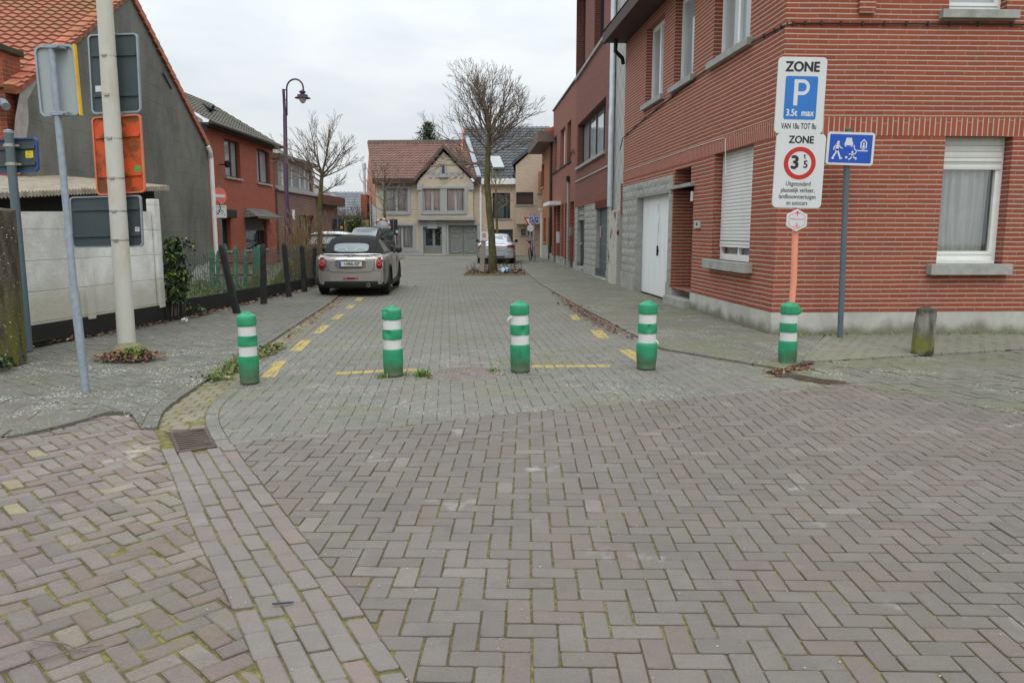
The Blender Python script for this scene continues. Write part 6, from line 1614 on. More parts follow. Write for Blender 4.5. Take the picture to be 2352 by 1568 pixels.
# blue-grey post with a sign back edged in blue
tb = G(66, 812); tb.z = .03; tt_ = AT(20, 306, tb.y)
ts = thing('grey_sign_post', 'blue grey post at the left with a dark sign back rimmed blue', 'road sign', tb)
mb = MB(); r0 = 9.5 / F * tb.y; mb.tube([tb, tt_], r0, 16); mb.build('pole', m_teal, ts, smooth=True)
mb = MB(); mb.lathe([(r0 * 1.08, 0), (r0 * 1.08, .03), (.001, .045)], tt_, 14); mb.build('pole_cap', m_alu, ts)
def ex5(pl, w2, h2, ob):
    mb = MB(); pl.slab(mb, rrect(.09, .08, .003, 2, w2 * .36, h2 * .02), .0, .002); mb.build('sticker', plain('yellow_sticker', c(214, 196, 40), .5), ob)
    mb = MB(); pl.text(mb, '1 jaar', w2 * .36, h2 * .02 + .012, .022, .0024, .9); pl.text(mb, 'garantie', w2 * .36, h2 * .02 - .02, .018, .0024, .9); mb.build('sticker_print', m_letter, ob)
signback('panel', None, ((-60, 322), (85, 316), (91, 394), (-56, 402)), tb.y + .09, m_signback, plain('blue_rim', c(34, 76, 140), .5), (.22, -.26), ts, ex5)
for yy, xx in ((334, 22), (377, 27)):
    q = AT(xx, yy, tb.y); mb = MB(); mb.lathe([(r0 + .006, -.018), (r0 + .006, .018)], q, 14); mb.box(q + V(-.09, .02, -.012), q + V(.09, .05, .012)); mb.build('clamp', m_steel_band, ts)

# leaning concrete post at the picture's left edge
s = N('mossy_concrete_post'); o = s.sepv(s.pos())
n1 = s.noise(6, 6, s.pos((2.5, 2.5, .5)), .65)
col = s.mix(s.ramp(n1, .35, .68), c(44, 38, 30), c(92, 82, 70)); col = s.mix(s.math('MULTIPLY', s.ramp(o[2], .1, 1.1, .85, .1), s.ramp(s.noise(4, 4, s.pos((3, 3, .4))), .35, .55)), col, c(92, 92, 24))
col = s.mix(s.ramp(s.noise(28, 2), .66, .72, 0, .8), col, c(186, 184, 172)); s.bump(s.noise(35, 5), .9, .015); m_cpost = s.done(col, .95)
b0, b1, t0, t1 = G(-45, 850), G(58, 842), AT(-70, 470, 8.1), AT(14, 480, 8.1)
mb = MB(); Yb = 8.1
lo = [V(b0.x, Yb - .05, 0), V(b1.x - .08, Yb - .1, 0), V(b1.x, Yb, 0), V(b1.x - .02, Yb + .2, 0), V(b0.x, Yb + .2, 0)]; hi_ = [V(t0.x, Yb - .05, t0.z), V(t1.x - .07, Yb - .1, t1.z), V(t1.x, Yb, t1.z - .02), V(t1.x - .02, Yb + .2, t1.z), V(t0.x, Yb + .2, t0.z)]
lay_ = [[a.lerp(b, t) for a, b in zip(lo, hi_)] for t in [i / 8 for i in range(9)]]
vs = [q for L_ in lay_ for q in L_]; fs = [(i * 5 + j, i * 5 + (j + 1) % 5, i * 5 + 5 + (j + 1) % 5, i * 5 + 5 + j) for i in range(8) for j in range(5)] + [(40, 41, 42, 43, 44)]
mb.add(vs, fs); tagged(mb.build('concrete_post', m_cpost, None, bevel=.02), 'leaning mossy concrete post at the left edge of the picture', 'post')

# far signs
no = thing('no_entry_sign', 'faded round no entry sign with a white plate before the red brick house', 'road sign', (0, 0, 0))
Yn = 25.0; q = AT(505, 450, Yn); no.location = (q.x, Yn, 0); ORG[no.name] = Vector((q.x, Yn, 0))
yw = R(58)
a = V(math.cos(yw), math.sin(yw), 0)
pl = Plane(q, a, V(0, 0, 1)); pl.n = V(a.y, -a.x, 0)
mb = MB(); pl.slab(mb, circ(.26, 28), -.02, 0); d_ = mb.build('disc', plain('faded_red', c(214, 112, 100), .6, .06), no)
mb = MB(); pl.shape(mb, [(-.19, -.045), (.19, -.045), (.19, .045), (-.19, .045)], .002); mb.build('white_bar', m_white_ink, d_)
mb = MB(); pb2 = Plane(q - V(0, 0, .49), a, V(0, 0, 1)); pb2.n = pl.n; pb2.slab(mb, rrect(.46, .4, .03), -.015, 0); d2 = mb.build('lower_plate', m_signw, no)
mb = MB(); pb2.text(mb, 'UITGEZONDERD', 0, .12, .06, .002, .75); pb2.stroke(mb, circ(.05, 10, -.1, -.03), .012, .002); pb2.stroke(mb, circ(.05, 10, .06, -.03), .012, .002); pb2.stroke(mb, [(-.1, -.03), (-.04, .06), (.04, .06), (.06, -.03)], .012, .002); pb2.text(mb, 'A', .15, -.14, .09, .002); mb.build('lettering', m_letter, d2)
mb = MB(); mb.tube([V(q.x - .03, Yn + .06, 0), q + V(-.03, .06, .36)], .035, 8); mb.build('pole', m_teal, no)

Ye = 39.5
gy = thing('give_way_sign', 'red rimmed give way triangle with a small white route plate below', 'road sign', (AT(1219, 560, Ye).x, Ye, 0))
def tri_plane(x0, y0, x1, y1, Y):
    return AT(x0, y0, Y), AT(x1, y1, Y)
o = AT(1217, 508, Ye); pl = Plane(o, V(1, 0, 0), V(0, 0, 1)); pl.n = V(0, -1, 0); sz = .32
tri3 = lambda k_: [(-sz * k_, sz * .6 * k_ + .0), (0, -sz * 1.1 * k_), (sz * k_, sz * .6 * k_)]
mb = MB(); pl.slab(mb, tri3(1), -.02, 0); t_ = mb.build('triangle', m_red, gy, bevel=.01)
mb = MB(); pl.shape(mb, tri3(.62), .003); mb.build('white_field', m_signw, t_)
mb = MB(); mb.tube([V(o.x + .02, Ye + .05, 0), o + V(.02, .05, .3)], .035, 8); mb.build('pole', m_galv, gy)
oh = AT(1219, 524, Ye - .03); ph_ = Plane(oh, V(1, 0, 0), V(0, 0, 1)); ph_.n = V(0, -1, 0); mb = MB(); ph_.slab(mb, [(x * .17, y * .19) for x, y in ((-1, .5), (-1, -.5), (0, -1), (1, -.5), (1, .5), (0, 1))], -.02, 0); mb.build('route_plate', m_signw, gy)
be = V(AT(1227, 560, 36.5).x, 36.5, .02)
homezone('end_of_home_zone_sign', 'small blue end of home zone sign crossed out in red', ((1215, 497), (1238, 513)), 36.4, be, V(be.x, 36.5, AT(1227, 495, 36.5).z), .045, diag=True)

m_blackback = plain('black_sign_back', c(30, 32, 32), .6, .2)
def backsign(x, y0, y1, yb, xw, Y, label, name='sign_post', sticker=None):
    a, b = AT(x - xw, y1, Y), AT(x + xw, y0, Y)
    r = thing(name, label, 'road sign', ((a.x + b.x) / 2, Y, 0))
    mb = MB(); mb.box((a.x, Y, a.z), (b.x, Y + .03, b.z)); pn = mb.build('panel', m_blackback, r, bevel=.02)
    mb = MB(); mx = (a.x + b.x) / 2; mb.tube([V(mx, Y - .05, 0), V(mx, Y - .05, b.z + .05)], .035, 8); mb.build('pole', m_teal, r)
    if sticker: 
        mb = MB(); mb.box((mx + .12, Y - .006, a.z + .12), (mx + .24, Y - .002, a.z + .26)); mb.build('sticker', sticker, pn)
backsign(776, 502, 531, 600, 14, 40, 'black road sign seen from behind beside the brown brick house', sticker=plain('amber_sticker', c(206, 160, 40), .5))
backsign(904, 504, 540, 600, 9, 42.5, 'black road sign seen from behind left of the cream house window', sticker=m_white_ink)
# traffic mirror
mr = thing('traffic_mirror', 'round traffic mirror with a red and white rim behind the parked van', 'mirror', (AT(879, 525, 42).x, 42, 0))
q = AT(879, 520, 42); mb = MB(); mb.lathe([(.001, -.08), (.2, -.06), (.36, 0), (.36, .03), (.001, .03)], q, 24, V(0, 1, 0)); mb.build('dish', glass('mirror_glass', (.3, .33, .35, 1), .03), mr, smooth=True)
for i in range(16):
    if i % 2: continue
    mb = MB(); mb.tube([q + V(.4 * math.cos(t), -.03, .4 * math.sin(t)) for t in [2 * math.pi * (i + j / 4) / 16 for j in range(5)]], .045, 6); mb.build('red_rim_segment', m_red, mr)
mb = MB(); mb.tube([q + V(.395 * math.cos(t), -.02, .395 * math.sin(t)) for t in [2 * math.pi * j / 32 for j in range(33)]], .043, 6); mb.build('rim', m_signw, mr)
mb = MB(); mb.tube([V(q.x, 42.08, 0), q + V(0, .08, .2)], .04, 8); mb.build('pole', m_teal, mr)

# ================================================================== STREET LAMP
Yl = 26.0
lb = AT(660, 560, Yl); lb.z = 0; lt = AT(651, 205, Yl)
m_purple = plain('aubergine_paint', c(66, 36, 66), .45, .1, 3)
sl_ = thing('street_lamp', 'aubergine street lamp with a curved arm and glass drop bulb', 'street lamp', (lb.x, Yl, 0))
pxm = Yl / F
mb = MB(); hh = lt.z
pts = [lb, AT(659, 480, Yl), AT(658.5, 475, Yl), AT(654.5, 265, Yl), AT(654, 262, Yl), lt]
mb.tube(pts, [.10, .095, .075, .065, .05, .045], 14); mb.build('pole', m_purple, sl_, smooth=True)
c0 = AT(659, 266, Yl); arcs = [c0, AT(658.5, 205, Yl)]
cxa, cya, ra = 677.5, 203, 19
for t in range(0, 13):
    an = R(180 - 15 * t); arcs.append(AT(cxa + ra * math.cos(an), cya - ra * 1.1 * math.sin(an), Yl))
arcs.append(AT(696.5, 208, Yl)); mb = MB(); mb.tube(arcs, .028, 10); mb.build('arm', m_purple, sl_, smooth=True)
mb = MB()
for yy in (207, 230, 259): mb.tube([AT(652, yy, Yl), AT(659, yy, Yl)], .018, 6)
mb.build('bracket', m_purple, sl_)
lc = AT(695, 222, Yl)
mb = MB(); u_ = pxm
mb.lathe([(.001, 14 * u_), (2.5 * u_, 14 * u_), (7 * u_, 11 * u_), (7 * u_, 8.5 * u_), (5 * u_, 7.5 * u_), (5 * u_, 5 * u_), (11.5 * u_, 3.5 * u_), (12 * u_, -.5 * u_), (17.5 * u_, -3 * u_), (17.5 * u_, -3.6 * u_), (8 * u_, -1.5 * u_), (.001, -1 * u_)], lc, 28); hd = mb.build('lamp_head', m_purple, sl_, smooth=True)
mb = MB(); mb.lathe([(8 * u_, -1.8 * u_), (8.3 * u_, -5 * u_), (6.5 * u_, -10 * u_), (3.5 * u_, -14 * u_), (.001, -15.5 * u_)], lc, 24); mb.build('bulb', plain('frosted_bulb', c(190, 194, 194), .25, .04), hd, smooth=True)

# ================================================================== MANHOLE, GRATES
m_iron = plain('worn_cast_iron', c(132, 122, 116), .6, .18, 6, metal=.25, bump=.3, dirt=c(120, 104, 88), damt=.6)
m_rust = plain('rusty_iron', c(84, 70, 62), .75, .25, 8, metal=.2, bump=.4, dirt=c(74, 54, 42), damt=.7)
mh = thing('manhole_cover', 'round cast iron manhole cover in the grey street paving', 'manhole cover', (MH_C[0], MH_C[1], 0))
mb = MB(); mb.lathe([(.0, -.006), (MH_R - .05, -.006)], (*MH_C, 0), 40); mb.build('plate', plain('dark_iron_recess', c(80, 74, 70), .7, .2, 8), mh)
mb = MB(); mb.lathe([(MH_R - .015, -.02), (MH_R - .015, .002), (MH_R + .015, .004), (MH_R + .02, -.01)], (*MH_C, 0), 48); mb.lathe([(MH_R - .055, -.004), (MH_R - .055, .002), (MH_R - .03, .002), (MH_R - .03, -.008)], (*MH_C, 0), 48); mb.build('rim', m_iron, mh)
mb = MB()
for i in range(-8, 9):
    x = i * .042
    for j in range(-16, 17):
        y = j * .021 + (.0)
        if math.hypot(abs(x) + .016, abs(y) + .006) < MH_R - .06 and not (abs(x) < .1 and abs(y) < .05):
            mb.box((MH_C[0] + x - .016, MH_C[1] + y - .006, -.008), (MH_C[0] + x + .016, MH_C[1] + y + .006, .0015))
for i in range(10):
    t = i * .628; mb.box((MH_C[0] + .05 * math.cos(t) - .012, MH_C[1] + .03 * math.sin(t) - .006, -.008), (MH_C[0] + .05 * math.cos(t) + .012, MH_C[1] + .03 * math.sin(t) + .006, .0015))
mb.build('tread', m_iron, mh)
def grate(quad, label, nb, skew=0):
    q = [V(x, y, 0) for x, y in quad]; cen = (q[0] + q[1] + q[2] + q[3]) / 4
    r = thing('drain_grate', label, 'drain grate', (cen.x, cen.y, 0), 'rusty drain grates in the gutters')
    f_ = lambda a, b, z=0: q[0].lerp(q[1], a).lerp(q[3].lerp(q[2], a), b) + V(0, 0, z)
    def bar(mb, a0, b0, a1, b1, a2, b2, a3, b3, z0, z1): mb.hexa([f_(a0, b0, z0), f_(a1, b1, z0), f_(a2, b2, z0), f_(a3, b3, z0), f_(a0, b0, z1), f_(a1, b1, z1), f_(a2, b2, z1), f_(a3, b3, z1)])
    mb = MB(); bar(mb, 0, 0, 1, 0, 1, .09, 0, .09, -.05, .004); bar(mb, 0, .91, 1, .91, 1, 1, 0, 1, -.05, .004); bar(mb, 0, .09, .09, .09, .09, .91, 0, .91, -.05, .004); bar(mb, .91, .09, 1, .09, 1, .91, .91, .91, -.05, .004)
    mb.build('frame', m_rust, r)
    mb = MB()
    for i in range(nb):
        b = .1 + .8 * (i + .5) / nb; hw = .8 / nb * .27
        bar(mb, .09, b - hw - skew, .91, b - hw + skew, .91, b + hw + skew, .09, b + hw - skew, -.03, .002)
    mb.build('bars', m_rust, r)
    mb = MB(); mb.poly([f_(0, 0, -.0105), f_(1, 0, -.0105), f_(1, 1, -.0105), f_(0, 1, -.0105)]); mb.build('sump', m_dark, r)
grate(GR1, 'square rusty drain grate at the end of the paving band', 9, .05)
grate([g(1775, 862), g(1800, 858), g(1965, 880), g(1920, 884)], 'long rusty drain grate beside the bollard under the zone signs', 14)
# small cover in the pale footway
tagged(struct(MB().hexa([V(*g(1842, 845), .03), V(*g(1872, 838), .03), V(*g(1862, 834), .03), V(*g(1838, 840), .03)] + [V(*g(1842, 845), .036), V(*g(1872, 838), .036), V(*g(1862, 834), .036), V(*g(1838, 840), .036)]).build('valve_cover', m_rust)), 'small dark valve cover beside the zone sign bollard', 'cover')
# ================================================================== CARS
from mathutils.bvhtree import BVHTree
def carpaint(name, col, rough=.28, metal=.6):
    s = N(name); s.b.inputs['Coat Weight'].default_value = .6; s.b.inputs['Coat Roughness'].default_value = .06
    d_ = s.ramp(s.noise(3, 5), .45, .8, 0, .25)
    return s.done(s.mix(d_, col, k(col, .7)), s.ramp(s.noise(8, 4), .3, .7, rough, rough + .12), metal)
m_tyre = plain('tyre_rubber', c(26, 26, 27), .85, .15, 12)
m_rim = plain('alloy_rim', c(140, 142, 144), .3, .05, metal=.8)
m_chrome = plain('chrome', c(220, 222, 224), .12, .02, metal=1)
m_trim = plain('black_plastic_trim', c(28, 29, 31), .55, .12)
m_tail = plain('tail_light_red', c(120, 14, 20), .15, .1)
m_tail2 = plain('tail_light_orange_red', c(190, 48, 44), .15, .1)
m_cglass = glass('car_glass', (.035, .05, .052, 1), .04)
m_cglass2 = glass('pale_car_glass', (.16, .20, .205, 1), .05)
m_plate = plain('number_plate_white', c(200, 200, 198), .45, .03)
m_platered = plain('number_plate_red', c(150, 40, 46), .5, .03)

def interp(tab, y):
    if y <= tab[0][0]: return tab[0][1:]
    for a, b in zip(tab, tab[1:]):
        if y <= b[0]:
            t = (y - a[0]) / (b[0] - a[0]); t = t * t * (3 - 2 * t) * .5 + t * .5
            return tuple(p + (q - p) * t for p, q in zip(a[1:], b[1:]))
    return tab[-1][1:]
class Car:
    """local axes: x right, y forward, z up; origin on the ground between the rear wheels"""
    def __init__(s, name, label, pos, heading, scale=1.0):
        s.M = Matrix.Translation(Vector(pos)) @ Matrix.Rotation(heading, 4, 'Z') @ Matrix.Scale(scale, 4)
        s.root = thing(name, label, 'car', pos, None)
    def mb(s): return MB()
    def put(s, mb, name, mat, parent=None, **kw):
        q = MB(); q.v = [s.M @ v for v in mb.v]; q.f = mb.f
        return q.build(name, mat, parent or s.root, **kw)
    def lower(s, tab, wheels, wr, mat, sill=.2):
        """tab rows: y, half width, z shoulder, half width of the deck edge, z deck"""
        y0, y1 = tab[0][0], tab[-1][0]; ys = set([y0 + (y1 - y0) * i / 40 for i in range(41)])
        ar = wr + .06
        for w in wheels:
            for i in range(13): ys.add(w - ar * math.cos(math.pi * i / 12))
        ys = sorted(ys); ys2 = [ys[0]]
        for y in ys[1:]:
            if y - ys2[-1] > .012: ys2.append(y)
        rows = []
        for y in ys2:
            hw, zs_, dw, zd = interp(tab, y); zb = sill
            for w in wheels:
                if abs(y - w) < ar: zb = max(zb, wr + math.sqrt(ar * ar - (y - w) ** 2) * 1.0)
            zb = min(zb, zs_ - .06); f_ = [0, .12, .3, .5, .72, .9, 1]
            pts = []
            bul = [-.035, -.005, .012, .018, .012, .0, -.012]
            for t, b_ in zip(f_, bul): pts.append((hw + b_ * hw, zb + (zs_ - zb) * t))
            pts += [(hw * .94 * .5 + dw * .5, zs_ * .45 + zd * .55), (dw, zd), (dw * .6, zd + .012), (dw * .25, zd + .018)]
            rows.append([(x, y, z) for x, z in pts] + [(-x, y, z) for x, z in reversed(pts)])
        n = len(rows[0]); vs = [p for r in rows for p in r]; fs = []
        for i in range(len(rows) - 1):
            for j in range(n - 1): fs.append((i * n + j, i * n + j + 1, (i + 1) * n + j + 1, (i + 1) * n + j))
        o = len(vs)
        for idx, sg in ((0, -1), (len(rows) - 1, 1)):      # rounded end caps
            r = rows[idx]; cz = min(p[2] for p in r); prev = [idx * n + j for j in range(n)]
            for sc_, dy in ((.97, .025), (.90, .045), (.6, .06)):
                st = len(vs); vs += [(p[0] * sc_, p[1] + sg * dy, cz + (p[2] - cz) * (1 - (1 - sc_) * .3)) for p in r]
                for j in range(n - 1): fs.append((prev[j], st + j, st + j + 1, prev[j + 1]) if sg > 0 else (prev[j], prev[j + 1], st + j + 1, st + j))
                prev = [st + j for j in range(n)]
            fs.append(tuple(prev if sg < 0 else prev[::-1]))
        q = MB(); q.add(vs, fs); s.low_v, s.low_f = q.v, q.f
        s.bvh = BVHTree.FromPolygons(q.v, [tuple(f) for f in q.f])
        ob = s.put(q, 'body', mat, smooth='all'); return ob
    def hit(s, x, z, face='rear'):
        o, d = {'rear': (Vector((x, -5, z)), Vector((0, 1, 0))), 'front': (Vector((x, 9, z)), Vector((0, -1, 0))), 'right': (Vector((5, x, z)), Vector((-1, 0, 0))), 'left': (Vector((-5, x, z)), Vector((1, 0, 0)))}[face]
        h = s.bvh.ray_cast(o, d)
        return h[0] if h[0] is not None else o + d * 4.3
    def patch(s, name, mat, pts, lift=.004, bulge=0.0, face='rear', parent=None, thick=.012):
        """outline (a, z) laid on the body surface with a rim and a slightly raised middle"""
        out = {'rear': Vector((0, -1, 0)), 'front': Vector((0, 1, 0)), 'right': Vector((1, 0, 0)), 'left': Vector((-1, 0, 0))}[face]
        cx = sum(p[0] for p in pts) / len(pts); cz = sum(p[1] for p in pts) / len(pts); n = len(pts); q = MB(); vs = []; fs = []
        for sc_, l in ((1.0, -thick), (1.0, lift), (.85, lift + bulge * .5), (.5, lift + bulge * .9)):
            for a, b in pts:
                aa, bb = cx + (a - cx) * sc_, cz + (b - cz) * sc_
                vs.append(s.hit(aa, bb, face) + out * l)
        vs.append(s.hit(cx, cz, face) + out * (lift + bulge))
        for r in range(3):
            for i in range(n): j = (i + 1) % n; fs.append((r * n + i, r * n + j, (r + 1) * n + j, (r + 1) * n + i))
        for i in range(n): fs.append((3 * n + i, 3 * n + (i + 1) % n, 4 * n))
        q.add(vs, fs); return s.put(q, name, mat, parent, smooth=True)
    def line(s, mb, pts, r=.006, face='rear', lift=.0):
        out = {'rear': Vector((0, -1, 0)), 'front': Vector((0, 1, 0)), 'right': Vector((1, 0, 0)), 'left': Vector((-1, 0, 0))}[face]
        pp = []
        for (a, b), (e, f_) in zip(pts, pts[1:]):
            m = max(2, int(math.hypot(e - a, f_ - b) / .06))
            for i in range(m): t = i / m; pp.append(s.hit(a + (e - a) * t, b + (f_ - b) * t, face) + out * lift)
        pp.append(s.hit(*pts[-1], face) + out * lift); mb.tube(pp, r, 5)
    def loft(s, name, mat, tab, parent=None, n=9, power=3.0):
        """upper body: rows y, half width at base, z base, half width at top, z top"""
        rows = []
        for y, wb, zb, wt, zt in tab:
            pts = []
            for i in range(n):
                t = i / (n - 1)
                if t < .55: q = t / .55; pts.append((wb + (wt - wb) * q, zb + (zt - .07 - zb) * q))
                else: q = (t - .55) / .45; pts.append((wt * math.cos(q * math.pi / 2) ** .7, zt - .07 + .07 * math.sin(q * math.pi / 2)))
            rows.append([(x, y, z) for x, z in pts] + [(-x, y, z) for x, z in reversed(pts[:-1])])
        m = len(rows[0]); q = MB(); fs = []
        for i in range(len(rows) - 1):
            for j in range(m - 1): fs.append((i * m + j, i * m + j + 1, (i + 1) * m + j + 1, (i + 1) * m + j))
        fs += [tuple(range(m))[::-1], tuple(range((len(rows) - 1) * m, len(rows) * m))]
        q.add([p for r in rows for p in r], fs); bv = BVHTree.FromPolygons(q.v, [tuple(f) for f in q.f]); s.bvh2 = bv
        return s.put(q, name, mat, parent, smooth=True)
    def wheel(s, x, y, r, w_=.19, spokes=8, label=None):
        q = MB(); c_ = V(x, y, r); q.lathe([(r * .66, -w_ / 2 + .01), (r * .9, -w_ / 2), (r * .99, -w_ / 2 + .03), (r, 0), (r * .99, w_ / 2 - .03), (r * .9, w_ / 2), (r * .66, w_ / 2 - .01)], c_, 28, V(1, 0, 0))
        wh = s.put(q, 'wheel', m_tyre, smooth=True); sg = 1 if x > 0 else -1
        q = MB(); q.lathe([(r * .67, -w_ / 2 + .02), (r * .67, w_ / 2 - .02), (r * .6, w_ / 2 - .03), (r * .58, 0), (.001, 0)] if sg > 0 else [(.001, 0), (r * .58, 0), (r * .6, -w_ / 2 + .03), (r * .67, -w_ / 2 + .02), (r * .67, w_ / 2 - .02)], c_, 28, V(1, 0, 0))
        for i in range(spokes):
            t = 2 * math.pi * i / spokes; d = V(0, math.cos(t), math.sin(t)); p = V(0, -math.sin(t), math.cos(t)) * .022; e = V(sg * (w_ / 2 - .03), 0, 0)
            q.hexa([c_ + d * .03 - p, c_ + d * r * .62 - p, c_ + d * r * .62 + p, c_ + d * .03 + p, c_ + d * .03 - p + e, c_ + d * r * .62 - p + e * .8, c_ + d * r * .62 + p + e * .8, c_ + d * .03 + p + e])
        s.put(q, 'rim', m_rim, wh)
    def under(s, y0, y1, w_, z0=.17, z1=.5):
        q = MB(); q.box((-w_, y0, z0), (w_, y1, z1)); s.put(q, 'underbody', m_trim)
    def ell(s, cx, cz, rx, rz, n=20, p=2.0):
        out = []
        for i in range(n):
            t = 2 * math.pi * i / n; ct, st_ = math.cos(t), math.sin(t)
            out.append((cx + rx * math.copysign(abs(ct) ** (2 / p), ct), cz + rz * math.copysign(abs(st_) ** (2 / p), st_)))
        return out

# ---- grey beige convertible
CV = Car('convertible_car', 'grey beige convertible with black soft top parked half on the left footway', (-3.64, 17.85, .02), math.atan(.056), .965)
m_cv = carpaint('grey_beige_metallic', c(154, 149, 142), .3, .55)
tab = [(-.60, .735, .80, .66, .90), (-.55, .79, .88, .70, .945), (-.42, .825, .91, .72, .955), (0, .84, .925, .74, .96), (.7, .84, .92, .74, .96), (1.5, .84, .92, .74, .955), (2.0, .835, .90, .72, .93), (2.5, .82, .84, .66, .87), (2.95, .78, .72, .58, .76), (3.05, .70, .66, .50, .70)]
CV.lower(tab, (0, 2.46), .315, m_cv, .27)
CV.under(-.5, 2.95, .62, .17, .55)
for x in (-.735, .735): CV.wheel(x, 0, .315); CV.wheel(x, 2.46, .315)
q = MB()        # black lower apron all round
st_ = [(-.775, .0 - .43), (-.74, -.56), (-.6, -.645), (0, -.675), (.6, -.645), (.74, -.56), (.775, -.43)]
for z0, z1, gr in ((.20, .345, 0),):
    vs = []
    for x, y in st_: vs += [V(x * .95, y + .03, z0), V(x * 1.012, y - .012, (z0 + z1) / 2), V(x * 1.005, y - .008, z1)]
    q.add(vs, [(i * 3 + a, i * 3 + a + 1, i * 3 + a + 4, i * 3 + a + 3) for i in range(len(st_) - 1) for a in (0, 1)])
for sx in (-1, 1): q.box((sx * .80 - .03, .36, .2), (sx * .80 + .045, 2.1, .30))
CV.put(q, 'black_apron', m_trim, smooth=True)
# wheel arch trims
for wy in (0, 2.46):
    for sx in (-1, 1):
        q = MB(); q.tube([V(sx * (.835 if wy == 0 else .82), wy + .385 * math.cos(t), .315 + .385 * math.sin(t)) for t in [math.pi * i / 14 for i in range(-1, 16)]], .03, 6); CV.put(q, 'arch_trim', m_trim)
# tail lights
for sx in (-1, 1):
    q_ = CV.patch('tail_light_ring', m_chrome, CV.ell(sx * .655, .745, .088, .145, 22, 2.8), .006, .0)
    CV.patch('tail_light', m_tail, CV.ell(sx * .655, .745, .070, .125, 22, 2.8), .016, .012)
    CV.patch('lamp', m_tail2, CV.ell(sx * .655, .775, .034, .04, 14), .03, .006)
    q = MB(); pts = CV.ell(sx * .655, .772, .052, .058, 18); pts.append(pts[0]); CV.line(q, pts, .008, lift=.026); CV.put(q, 'lamp_ring', plain('lens_pink', c(196, 120, 112), .3) if sx < 0 else bpy.data.materials['lens_pink'])
# boot lid seams, handle, plate, badge
q = MB(); CV.line(q, [(-.56, .93), (-.56, .78), (-.54, .66), (-.5, .59), (-.44, .555), (0, .545), (.44, .555), (.5, .59), (.54, .66), (.56, .78), (.56, .93)], .006); CV.line(q, [(-.76, .585), (-.5, .59)], .005); CV.line(q, [(.5, .59), (.76, .585)], .005); CV.put(q, 'panel_gap', m_black)
CV.patch('plate_recess', plain('recess_grey', c(120, 114, 106), .4, metal=.4), CV.ell(0, .73, .36, .10, 24, 5), .0015)
CV.patch('boot_handle', m_chrome, CV.ell(0, .845, .345, .034, 24, 5), .022, .012)
np = CV.patch('number_plate', m_plate, [(-.26, .685), (.26, .685), (.26, .80), (-.26, .80)], .018)
pl = Plane(CV.hit(0, .7425) - V(0, .018, 0), V(1, 0, 0), V(0, 0, 1)); L1 = MB(); pl.text(L1, '1-NNL-337', .03, -.028, .098, .012, .78, bold=.002); CV.put(L1, 'plate_letters', m_platered if False else m_letter, np)
q = MB(); pl.shape(q, [(-.255, -.05), (-.215, -.05), (-.215, .05), (-.255, .05)], .0115); CV.put(q, 'plate_band', m_dblue, np)
q = MB(); pl.shape(q, [(-.26, -.085), (.26, -.085), (.26, -.060), (-.26, -.060)], .011); CV.put(q, 'plate_holder', m_trim, np)
q = MB(); b0 = CV.hit(0, .905); q.lathe([(.022, 0), (.022, .012), (.001, .016)], b0, 14, V(0, -1, 0))
for sx in (-1, 1): q.prism([b0 + V(sx * .025, -.004, .014), b0 + V(sx * .075, -.004, .012), b0 + V(sx * .05, -.004, -.006), b0 + V(sx * .025, -.004, -.014)], V(0, -.008, 0))
CV.put(q, 'badge', m_chrome)
q = MB(); pl2 = Plane(CV.hit(.46, .82), V(1, 0, 0), V(0, 0, 1)); pl2.text(q, 'cooper', 0, 0, .05, .012, 1); pl3 = Plane(CV.hit(-.45, .77), V(1, 0, 0), V(0, 0, 1)); pl3.stroke(q, [(-.04, 0), (-.01, .018), (.01, .0), (.04, .004)], .008, .012); CV.put(q, 'chrome_script', m_chrome)
CV.patch('fog_lamp_ring', m_chrome, CV.ell(0, .41, .19, .042, 22, 4), .008); CV.patch('fog_lamp', m_tail, CV.ell(0, .41, .10, .028, 16, 5), .014, .004)
for sx in (-1, 1): CV.patch('reflector', plain('dull_reflector', c(120, 70, 66), .3) if sx < 0 else bpy.data.materials['dull_reflector'], CV.ell(sx * .14, .41, .035, .026, 12, 4), .012)
q = MB(); q.tube([V(.40, -.35, .24), V(.40, -.70, .25)], .042, 14); ex = CV.put(q, 'exhaust', m_chrome, smooth=True); q = MB(); q.lathe([(.036, 0), (.001, .001)], V(.40, -.702, .25), 12, V(0, -1, 0)); CV.put(q, 'exhaust_bore', m_black, ex)
# chrome belt line, soft top, rear window
q = MB(); bp = [(-.75, 1.55), (-.755, .3), (-.74, -.3), (-.68, -.5), (-.5, -.56), (0, -.585), (.5, -.56), (.68, -.5), (.74, -.3), (.755, .3), (.75, 1.55)]
q.tube([V(x, y, .955 + .01 * (abs(x) < .6)) for x, y in bp], .012, 6); CV.put(q, 'belt_moulding', m_chrome, smooth=True)
m_soft = plain('black_canvas', c(30, 31, 32), .92, .15, 14, bump=.3, bscale=200)
CV.loft('soft_top', m_soft, [(-.53, .66, .95, .62, 1.02), (-.46, .67, .95, .60, 1.10), (-.22, .69, .95, .54, 1.30), (-.10, .70, .95, .525, 1.355), (.15, .705, .95, .515, 1.39), (.6, .71, .95, .515, 1.40), (1.05, .71, .95, .51, 1.385), (1.35, .71, .95, .50, 1.34)])
bv_low = CV.bvh; CV.bvh = CV.bvh2
CV.patch('rear_window', m_cglass2, CV.ell(0, 1.115, .40, .098, 26, 4.2), .006, .002)
q = MB()
for sx in (-1, 1): CV.line(q, [(sx * .22 + .13 * math.cos(t), 1.035 + .075 * math.sin(t)) for t in [math.pi * i / 10 for i in range(11)]], .010, lift=.009)
CV.put(q, 'head_restraint_hoop', plain('pale_hoop', c(176, 196, 196), .4))
